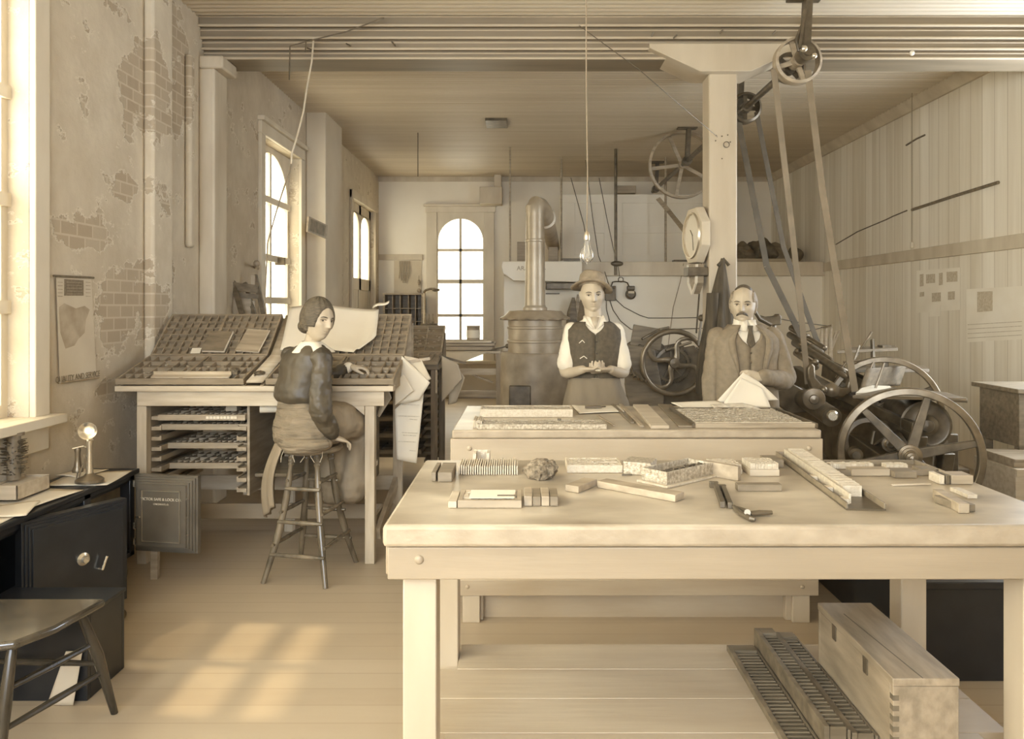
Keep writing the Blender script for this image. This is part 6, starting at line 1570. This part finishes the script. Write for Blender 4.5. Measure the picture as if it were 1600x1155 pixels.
# ---------------------------------------------------------------- man in hat
def V3(*a): return Vector(a)
m1=thing('person','person in a felt hat, dark vest and white sleeves, standing with hands together','person',(.459,5.12,0))
x0,y0=.459,5.12
tl=[(x0,y0,.92,.165,.115),(x0,y0,1.02,.150,.108),(x0,y0,1.12,.150,.105),(x0,y0,1.25,.165,.115),(x0,y0,1.34,.172,.115),(x0,y0,1.40,.165,.105),(x0,y0,1.435,.130,.088),(x0,y0,1.465,.075,.068),(x0,y0-.005,1.49,.058,.058)]
HM1=headM(V3(.447,y0-.02,1.632),math.radians(2),math.radians(5),math.radians(-2))
sh,el,wr=V3(x0-.148,y0,1.395),V3(x0-.19,y0-.03,1.12),V3(.372,4.925,1.150)
sh2,el2,wr2=V3(x0+.148,y0,1.395),V3(x0+.195,y0-.03,1.12),V3(.548,4.925,1.150)
hl=hand(wr,(.80,-.42,.0),(.1,.25,1),-1,(.55,.75,.5),th=(.7,.45,.1)); hr=hand(wr2,(-.80,-.42,-.02),(-.1,.25,.9),1,(.6,.8,.5),th=(.7,.5,.1))
hipz=.90
legs=[([V3(x0+s*.09,y0,.92),V3(x0+s*.10,y0,.48),V3(x0+s*.11,y0+.02,.09)],[.085,.058,.040]) for s in(-1,1)]
body1,V1=person_body(m1,HM1,loft([(a,b,c,d-.012,e-.012) for a,b,c,d,e in tl]),
  [([sh,sh.lerp(el,.5),el,wr],[.050,.045,.040,.027]),([sh2,sh2.lerp(el2,.5),el2,wr2],[.050,.045,.040,.027])],[hl,hr],
  ([V3(x0,y0,1.44),V3(x0-.005,y0-.012,1.50),V3(.449,y0-.012,1.575)],[.062,.056,.058]),legs)
face_parts(m1,V1,HM1,'hair_brown',squint=.0042)
obj('shirt',loft(tl),'shirt_white',m1,smooth=180)
for a,b,c in((sh,el,wr),(sh2,el2,wr2)):
    e=a.lerp(b,.80); obj('sleeve',MB().merge(limb([a+V3(0,0,.005),a.lerp(b,.35),a.lerp(b,.6),e],[.052,.058,.062,.066])),'shirt_white',m1,smooth=180,disp=(.014,.07),remesh=.008)
    
def gap1(z): return .002+max(0,(z-1.375))*6.2 if z>1.375 else .002
obj('vest',shell(tl,1.03,1.452,gap1,.013),'vest',m1,solid=.006,smooth=180)
for k in range(4): obj('button',MB().sph((x0+.006,interp(tl,1.10+k*.075)[1]-interp(tl,1.10+k*.075)[4]-.018,1.10+k*.075),.006,10,6),'iron',m1)
obj('watch_chain',MB().tube([(x0-.10,y0-.122,1.215),(x0-.075,y0-.130,1.232),(x0-.055,y0-.133,1.215)],.003,6),'paper',m1)
obj('pocket_pencil',MB().bar((x0-.105,y0-.115,1.315),(x0-.085,y0-.128,1.335),.004,.004).bar((x0-.085,y0-.128,1.335),(x0-.07,y0-.128,1.318),.004,.004),'paper',m1)
# open shirt collar
for s in(-1,1):
    c0=V3(x0+s*.058,y0-.03,1.497); c1=V3(x0+s*.012,y0-.118,1.405); c2=V3(x0+s*.075,y0-.075,1.452)
    obj('collar',MB().add([c0,c1,c2,c0+V3(s*.012,.03,-.01)],[(0,1,2,3)]),'shirt_white',m1,solid=.006)
obj('neck_skin',MB().add([V3(x0-.03,y0-.077,1.485),V3(x0+.03,y0-.077,1.485),V3(x0,y0-.122,1.405)],[(0,1,2)]),'skin',m1,solid=.004)
al=[(x0+.02,y0,.52,.225,.14),(x0+.02,y0,.80,.225,.14),(x0+.015,y0,.92,.205,.135),(x0+.005,y0,1.03,.168,.122),(x0,y0,1.10,.157,.116)]
obj('apron',shell(al,.50,1.085,lambda z:.0,.006,n=72,fold=.018,nf=8),'apron',m1,solid=.006,smooth=180)
obj('apron_string',MB().tube([V3(x0+.16*math.cos(a),y0+.118*math.sin(a),1.085) for a in [2*PI*k/30 for k in range(30)]],.006,6,True),'wood_mid',m1)
for s in(-1,1):
    obj('trouser_leg',limb([V3(x0+s*.10,y0,.90),V3(x0+s*.105,y0,.48),V3(x0+s*.11,y0+.01,.07)],[.105,.085,.075]),'vest',m1,smooth=180)
    shoe(m1,(x0+s*.11,y0-.02,.042),(s*.15,-1,0))
hs=Matrix.Translation(V3(.447,y0-.005,1.688))@Matrix.Rotation(math.radians(-16),4,'X')@Matrix.Rotation(math.radians(6),4,'Y')
brim=MB().lathe([(.082,0),(.10,-.004),(.125,-.006),(.140,0),(.141,.004),(.125,.0),(.10,.004),(.082,.008)],(0,0,0),n=56,cap=False)
for p in brim.v:
    r=math.hypot(p.x,p.y)
    if r>.085: k=(r-.085)/.055; p.z+=-.032*k*(abs(p.x)/r)**2+.006*k
ht=thing('felt_hat','soft tan felt hat with a wide brim, worn by the man in the vest','hat',(.447,y0,1.69))
bo=obj('brim',xf(brim,hs),'felt',ht,smooth=180)
cr_=MB().lathe([(.088,-.01),(.092,.0),(.090,.035),(.087,.070),(.074,.088),(.045,.080),(.02,.068),(0,.066)],(0,0,0),n=44)
for p in cr_.v: p.y*=1.12; p.z+=.006*noise.noise(p*30)
obj('crown',xf(cr_,hs),'felt',ht,smooth=180)
bd_=MB().lathe([(.0935,0),(.092,.018)],(0,0,0),n=44,cap=False)
for p in bd_.v: p.y*=1.12
obj('hat_band',xf(bd_,hs),'felt_band',ht,smooth=180,solid=.003)
obj('hair',hair_shell(HM1,(.079,.100,.119),(0,.006,.004),lambda d: sm(-.12,.10,d.y+.25*max(0,d.z)) if d.z>-.28 else 0),'hair_brown',m1,smooth=180)
obj('type_piece',MB().bar(V3(.445,4.845,1.152),V3(.478,4.842,1.150),.012,.010),'type_metal',None,base=V3(.45,4.84,1.15),label='small metal piece held between the fingers of the hatted man',cat='type piece')
# ---------------------------------------------------------------- man in suit
m2=thing('person','grey-haired person with a moustache in a three-piece suit, holding a newspaper','person',(1.42,4.95,0))
x0,y0=1.418,4.95
t2=[(x0,y0,.80,.20,.135),(x0,y0,.92,.185,.128),(x0,y0,1.05,.175,.125),(x0,y0,1.18,.180,.125),(x0,y0,1.28,.190,.125),(x0,y0,1.345,.188,.118),(x0,y0,1.385,.150,.100),(x0-.003,y0,1.42,.088,.075),(x0-.005,y0-.005,1.455,.062,.062)]
HM2=headM(V3(1.402,y0-.02,1.566),math.radians(-20),math.radians(3),math.radians(1),1.03)
s1,e1,w1=V3(x0-.172,y0,1.345),V3(x0-.212,y0+.01,1.06),V3(x0-.215,y0-.05,.82)
s2,e2,w2=V3(x0+.175,y0,1.345),V3(x0+.255,y0-.03,1.085),V3(1.452,4.70,1.120)
h2=hand(w2,(-.92,-.15,.12),(.1,.75,-.5),-1,(.75,.9,.5),th=(.75,.35,-.5)); h1=hand(w1,(0,-.1,-1),(.9,0,0),1,(.3,.4,.3))
legs=[([V3(x0+s*.09,y0,.86),V3(x0+s*.10,y0,.46),V3(x0+s*.11,y0+.02,.09)],[.085,.058,.040]) for s in(-1,1)]
body2,V2_=person_body(m2,HM2,loft([(a,b,c,d-.014,e-.014) for a,b,c,d,e in t2]),
  [([s1,s1.lerp(e1,.5),e1,w1],[.050,.045,.040,.027]),([s2,s2.lerp(e2,.5),e2,w2],[.050,.045,.040,.027])],[h1,h2],
  ([V3(x0,y0,1.39),V3(x0-.007,y0-.012,1.45),V3(1.403,y0-.012,1.51)],[.064,.058,.060]),legs,dict(jaw=.20,nose=1.15))
face_parts(m2,V2_,HM2,'hair_dark',squint=.0042)
mz=-.049
for s in(-1,1):
    pts=[(s*dx,surf(V2_,s*dx,mz+dz)-.004,mz+dz) for dx,dz in((.001,.001),(.010,.000),(.020,-.004),(.030,-.012),(.035,-.018))]
    obj('moustache',xf(MB().tube(pts,[.0075,.0095,.0085,.0062,.002],10,flat=.8),HM2),'hair_brown',m2)
obj('hair',hair_shell(HM2,(.0865,.106,.119),(0,.006,.004),lambda d: max(sm(.02,.16,d.y),sm(.60,.74,abs(d.x))*(sm(-.72,-.60,d.y) if d.z>.12 else sm(-.30,-.15,d.y)))*sm(-.66,-.50,d.z)*(1-sm(.66,.82,d.z)*sm(.40,.10,d.y)),lump=.014),'hair_grey',m2,smooth=180)
obj('hair_top',hair_shell(HM2,(.080,.098,.1205),(0,.006,.005),lambda d: sm(.66,.76,d.z)*sm(-.50,-.34,d.y),inn=.86),'hair_dark',m2,smooth=180)
obj('shirt',loft([t for t in t2 if t[2]>1.0]),'shirt_white',m2,smooth=180)
obj('vest',shell(t2,.98,1.405,lambda z:.002 if z<1.30 else .002+(z-1.30)*4.6,.008),'suit_vest',m2,solid=.004,smooth=180)
for k in range(5):
    z=1.03+k*.058; q=interp(t2,z); obj('button',MB().sph((x0,q[1]-q[4]-.013,z),.006,10,6),'iron',m2)
def gapj(z): return .30+.10*sm(1.15,1.35,z)+.05*sm(1.0,.8,z)
jl=[(x0,y0,.74,.215,.145)]+[(a,b,c,d+.006,e+.004) for a,b,c,d,e in t2]
obj('jacket',shell(jl,.74,1.435,gapj,.018,fold=.006,nf=7),'suit',m2,solid=.010,smooth=180)
for a,b,c,w_ in((s1,e1,w1,.045),(s2,e2,w2,.046)):
    d=(c-b); c2=b+d*.93
    obj('sleeve',limb([a+V3(0,0,.006),a.lerp(b,.5),b,b.lerp(c2,.5),c2],[.074,.068,.064,.057,.050]),'suit',m2,smooth=180,disp=(.022,.09),remesh=.008)
# lapels
for s in(-1,1):
    pts=[]; 
    for z,wd in((1.425,.010),(1.39,.035),(1.34,.050),(1.28,.050),(1.20,.030),(1.12,.006)):
        q=interp(jl,z); a=-PI/2+s*gapj(z); c,sn=math.cos(a),math.sin(a); e=2.4
        def P_(a): 
            c,sn=math.cos(a),math.sin(a); return V3(q[0]+(q[3]+.030)*math.copysign(abs(c)**(2/e),c),q[1]+(q[4]+.030)*math.copysign(abs(sn)**(2/e),sn),z)
        pts.append((P_(a),P_(a+s*wd*4.2)))
    vs=[p for pr in pts for p in pr]; fs=[(2*i,2*i+1,2*i+3,2*i+2) for i in range(len(pts)-1)]
    obj('lapel',MB().add(vs,fs),'suit',m2,solid=.006,smooth=60)
obj('collar',MB().lathe([(.066,0),(.070,.0),(.068,.040),(.064,.044)],(x0-.006,y0-.010,1.43),(0,-.12,1),36,cap=False),'shirt_white',m2,solid=.004)
for s in(-1,1):
    obj('collar_wing',MB().add([V3(x0-.006,y0-.086,1.468),V3(x0-.006+s*.048,y0-.068,1.470),V3(x0+s*.062,y0-.095,1.405),V3(x0+s*.022,y0-.118,1.395)],[(0,1,2,3)]),'shirt_white',m2,solid=.004)
obj('tie',MB().prism([(x0-.019,1.435),(x0+.015,1.435),(x0+.010,1.405),(x0+.028,1.32),(x0,1.29),(x0-.026,1.33),(x0-.012,1.405)],y0-.140,y0-.122,Mx),'vest',m2,bevel=.005)
for s in(-1,1):
    obj('trouser_leg',limb([V3(x0+s*.10,y0,.86),V3(x0+s*.105,y0,.46),V3(x0+s*.11,y0+.01,.07)],[.105,.085,.075]),'suit',m2,smooth=180)
    shoe(m2,(x0+s*.11,y0-.02,.042),(s*.15,-1,0))
# newspaper
nw=thing('newspaper','white newspaper held up in one hand, its pages spread over the rear table edge','newspaper',at(1165,610,4.6))
def tri(pts,curl=.01,n=12):
    A,B,C_,D=[Vector(p) for p in pts]; nn=(B-A).cross(D-A).normalized()
    return MB().grid(lambda u,v:(A*(1-u)+B*u)*(1-v)+(D*(1-u)+C_*u)*v+nn*(curl*math.sin(u*4)*math.sin(v*3)),n,n)
obj('page',tri([at(1161,582,4.625),at(1186,597,4.63),at(1216,625,4.60),at(1117,630,4.57)]),'paper',nw,solid=.002)
obj('page',tri([at(1158,590,4.60),at(1190,606,4.60),at(1204,637,4.56),at(1128,634,4.50)]),'paper',nw,solid=.002)
obj('page',tri([atz(1048,629,.985)+V3(0,0,0),at(1120,626,4.56),atz(1150,641,.962),atz(1072,640,.962)],.006),'paper',nw,solid=.002)
obj('page',tri([atz(1110,632,.985),at(1160,630,4.50),atz(1196,643,.960),atz(1120,643,.960)],.008),'news',nw,solid=.002)
# ---------------------------------------------------------------- woman on the stool
w=thing('person','person with brown hair pinned up, dark satin blouse and long skirt, seated on the stool','person',(-1.24,4.48,0))
th=math.radians(143); RZ=Matrix.Rotation(th,4,'Z')
def wl_(c,rx,ry): return c,rx,ry
def wloft(levels,off=0,e=2.3,n=44):
    mb=MB(); vs=[];fs=[]
    for (x,y,z,rx,ry) in levels:
        for k in range(n):
            a=2*PI*k/n; c,s=math.cos(a),math.sin(a)
            q=RZ@Vector(((rx+off)*math.copysign(abs(c)**(2/e),c),(ry+off)*math.copysign(abs(s)**(2/e),s),0)); vs.append(Vector((x,y,z))+q)
    for i in range(len(levels)-1):
        for k in range(n): k2=(k+1)%n; fs.append((i*n+k,i*n+k2,(i+1)*n+k2,(i+1)*n+k))
    fs.append(tuple(range(n))[::-1]); fs.append(tuple(range((len(levels)-1)*n,len(levels)*n)))
    return mb.add(vs,fs)
tw=[(-1.265,4.47,.78,.165,.15),(-1.275,4.47,.88,.165,.14),(-1.29,4.47,1.00,.130,.108),(-1.292,4.465,1.06,.128,.108),(-1.285,4.46,1.14,.142,.115),(-1.272,4.455,1.22,.152,.112),(-1.262,4.45,1.275,.145,.098),(-1.250,4.447,1.31,.105,.08),(-1.235,4.445,1.335,.06,.056)]
HMw=headM(V3(-1.188,4.42,1.474),math.radians(54),math.radians(5),math.radians(6),.98)
rs_,re,rw=V3(-1.150,4.362,1.262),V3(-1.140,4.285,.990),V3(-1.100,4.40,.805)
ls_,le,lw=V3(-1.385,4.54,1.262),V3(-1.24,4.70,1.10),V3(-1.075,4.715,1.185)
hr_=hand(rw,(.62,.50,-.28),(-.1,.1,-1),1,(.35,.5,.4),th=(.6,.6,-.1),sc=.92); hl_=hand(lw,(1,.02,-.10),(0,.0,-1),-1,(.35,.7,.5),th=(.75,.4,-.3),sc=.92)
kn=[V3(-1.02,4.78,.80),V3(-1.14,4.84,.80)]
an=[V3(-1.255,4.72,.43),V3(-1.10,4.80,.43)]
bodyw,Vw=person_body(w,HMw,wloft(tw,-.012),
  [([rs_,rs_.lerp(re,.5),re,rw],[.044,.040,.035,.023]),([ls_,ls_.lerp(le,.5),le,lw],[.044,.040,.035,.023])],[hr_,hl_],
  ([V3(-1.24,4.447,1.30),V3(-1.225,4.44,1.36),V3(-1.20,4.425,1.42)],[.052,.046,.048]),
  [([V3(-1.20,4.47,.84),kn[0],an[0]],[.08,.055,.036]),([V3(-1.29,4.52,.84),kn[1],an[1]],[.08,.055,.036])],dict(jaw=.27,nose=.85,chin=.8))
face_parts(w,Vw,HMw,'hair_brown',smile=.5)
def kh(d):
    # cover top, back and sides; face opening in front
    f=sm(.30,.52,math.hypot(d.x*1.05,d.z*.78-(-.22))-.0) if d.y<0 else 1
    if d.y<-.05: 
        r=math.hypot(d.x/.86,(d.z+.25)/.98); f=sm(.72,.86,r)
        if d.z<-.45: f=min(f,sm(.10,-.05,-d.y-.05))
    if d.z<-.55: f*=sm(-.85,-.6,d.z)
    return f
obj('hair',hair_shell(HMw,(.092,.112,.128),(0,.014,.012),kh,lump=.016),'hair_brown',w,smooth=180)
obj('hair_bun',xf(MB().sph((0,.095,-.045),(.062,.042,.046),24,16).sph((.055,.035,-.035),(.032,.045,.035),18,12).sph((-.055,.035,-.035),(.032,.045,.035),18,12),HMw),'hair_brown',w,smooth=180,remesh=.006,smoothit=6)
bl=[t for t in tw if t[2]>=1.0]; bl=[(-1.295,4.468,1.005,.140,.12),(-1.297,4.467,1.035,.158,.135),(-1.295,4.465,1.08,.152,.13)]+[t for t in tw if t[2]>1.1]
obj('blouse',wloft(bl,.010),'satin',w,smooth=180,disp=(.020,.09),remesh=.008,smoothit=3)
obj('sleeve',limb([rs_+V3(-.004,.004,.004),rs_.lerp(re,.5),re,re.lerp(rw,.5),re.lerp(rw,.86)],[.062,.060,.062,.056,.046]),'satin',w,smooth=180,disp=(.030,.07),remesh=.007)
obj('sleeve',limb([ls_,ls_.lerp(le,.5),le,le.lerp(lw,.5),le.lerp(lw,.80)],[.058,.056,.055,.046,.040]),'satin',w,smooth=180,disp=(.02,.05),remesh=.007)
obj('cuff',MB().merge(limb([le.lerp(lw,.78),le.lerp(lw,.95)],[.036,.032])),'shirt_white',w,smooth=180)
# white sailor collar
def coll(u,v):
    a=2*PI*u+th; r=.052+.05*v+(.018*v*math.sin(a*5)); c=V3(-1.238,4.447,1.352-.05*v-.012*v*v)
    q=RZ@Vector((math.cos(2*PI*u)*r*(1+.35*v),math.sin(2*PI*u)*r,0)); return c+q
obj('collar',MB().grid(coll,48,8,True),'shirt_white',w,solid=.006,smooth=180)
obj('skirt_front',(lambda: (MB().merge(limb([V3(-1.22,4.47,.86),V3(-1.10,4.62,.865),kn[0]+V3(0,0,-.005)],[.13,.115,.085])).merge(limb([V3(-1.30,4.52,.85),V3(-1.20,4.68,.86),kn[1]],[.12,.11,.085])).merge(limb([kn[0]+V3(.01,.0,-.01),V3(-1.03,4.76,.62),V3(-1.07,4.74,.44)],[.085,.10,.11])).merge(limb([kn[1],V3(-1.15,4.80,.62),V3(-1.18,4.78,.44)],[.085,.11,.12]))))(),'skirt',w,smooth=180,remesh=.011,smoothit=3,disp=(.03,.09))
sk=[(-1.262,4.475,.765,.175,.165),(-1.268,4.475,.80,.188,.172),(-1.275,4.472,.86,.178,.155),(-1.285,4.47,.94,.150,.128),(-1.292,4.47,1.0,.135,.115),(-1.294,4.47,1.03,.128,.108)]
obj('skirt',wloft(sk,.008),'skirt_grey',w,smooth=180,remesh=.009,disp=(.030,.07))
obj('skirt_fold',limb([V3(-1.39,4.40,.775),V3(-1.30,4.29,.775),V3(-1.18,4.27,.775),V3(-1.11,4.32,.778)],[.03,.042,.040,.028]),'skirt_grey',w,smooth=180)
def drape(u,v):
    a=math.radians(150+85*u); r=.185+.03*v+.075*math.sin(PI*v)*.6; zb=.40+.10*abs(u-.3)
    z=.79-(.79-(.335+.20*max(0,u-.55)+.12*max(0,.2-u)))*v
    return V3(-1.25+math.cos(a)*r*(1+.05*math.sin(7*u*PI)*v)-.04*v,4.47+math.sin(a)*r*.75,z)
obj('skirt_drape',MB().grid(drape,30,24),'skirt',w,solid=.006,smooth=180)
for k,(a,b) in enumerate(((an[0],(.5,.4,-.15)),(an[1],(.5,.4,-.15)))):
    obj('boot',MB().tube([a+V3(0,0,.06),a,a+V3(.0,.0,-.015)],[.04,.042,.04],14).tube([a+V3(-.03,-.02,-.02),a+V3(.03,.02,-.025),a+V3(.11,.05,-.032),a+V3(.15,.07,-.035)],[.034,.038,.03,.016],14),'skirt_grey' if k==0 else 'iron',w)
sg=MB()
for k in range(5): 
    p=V3(-1.36+k*.055,4.33-.0*k,.742); sg.tube([p,p+V3(.01*((k%3)-1),-.01,-.035),p+V3(.012*((k%2)*2-1),-.012,-.065)],.0018,5)
obj('loose_thread',sg,'paper_dull',stl,kind='stuff')
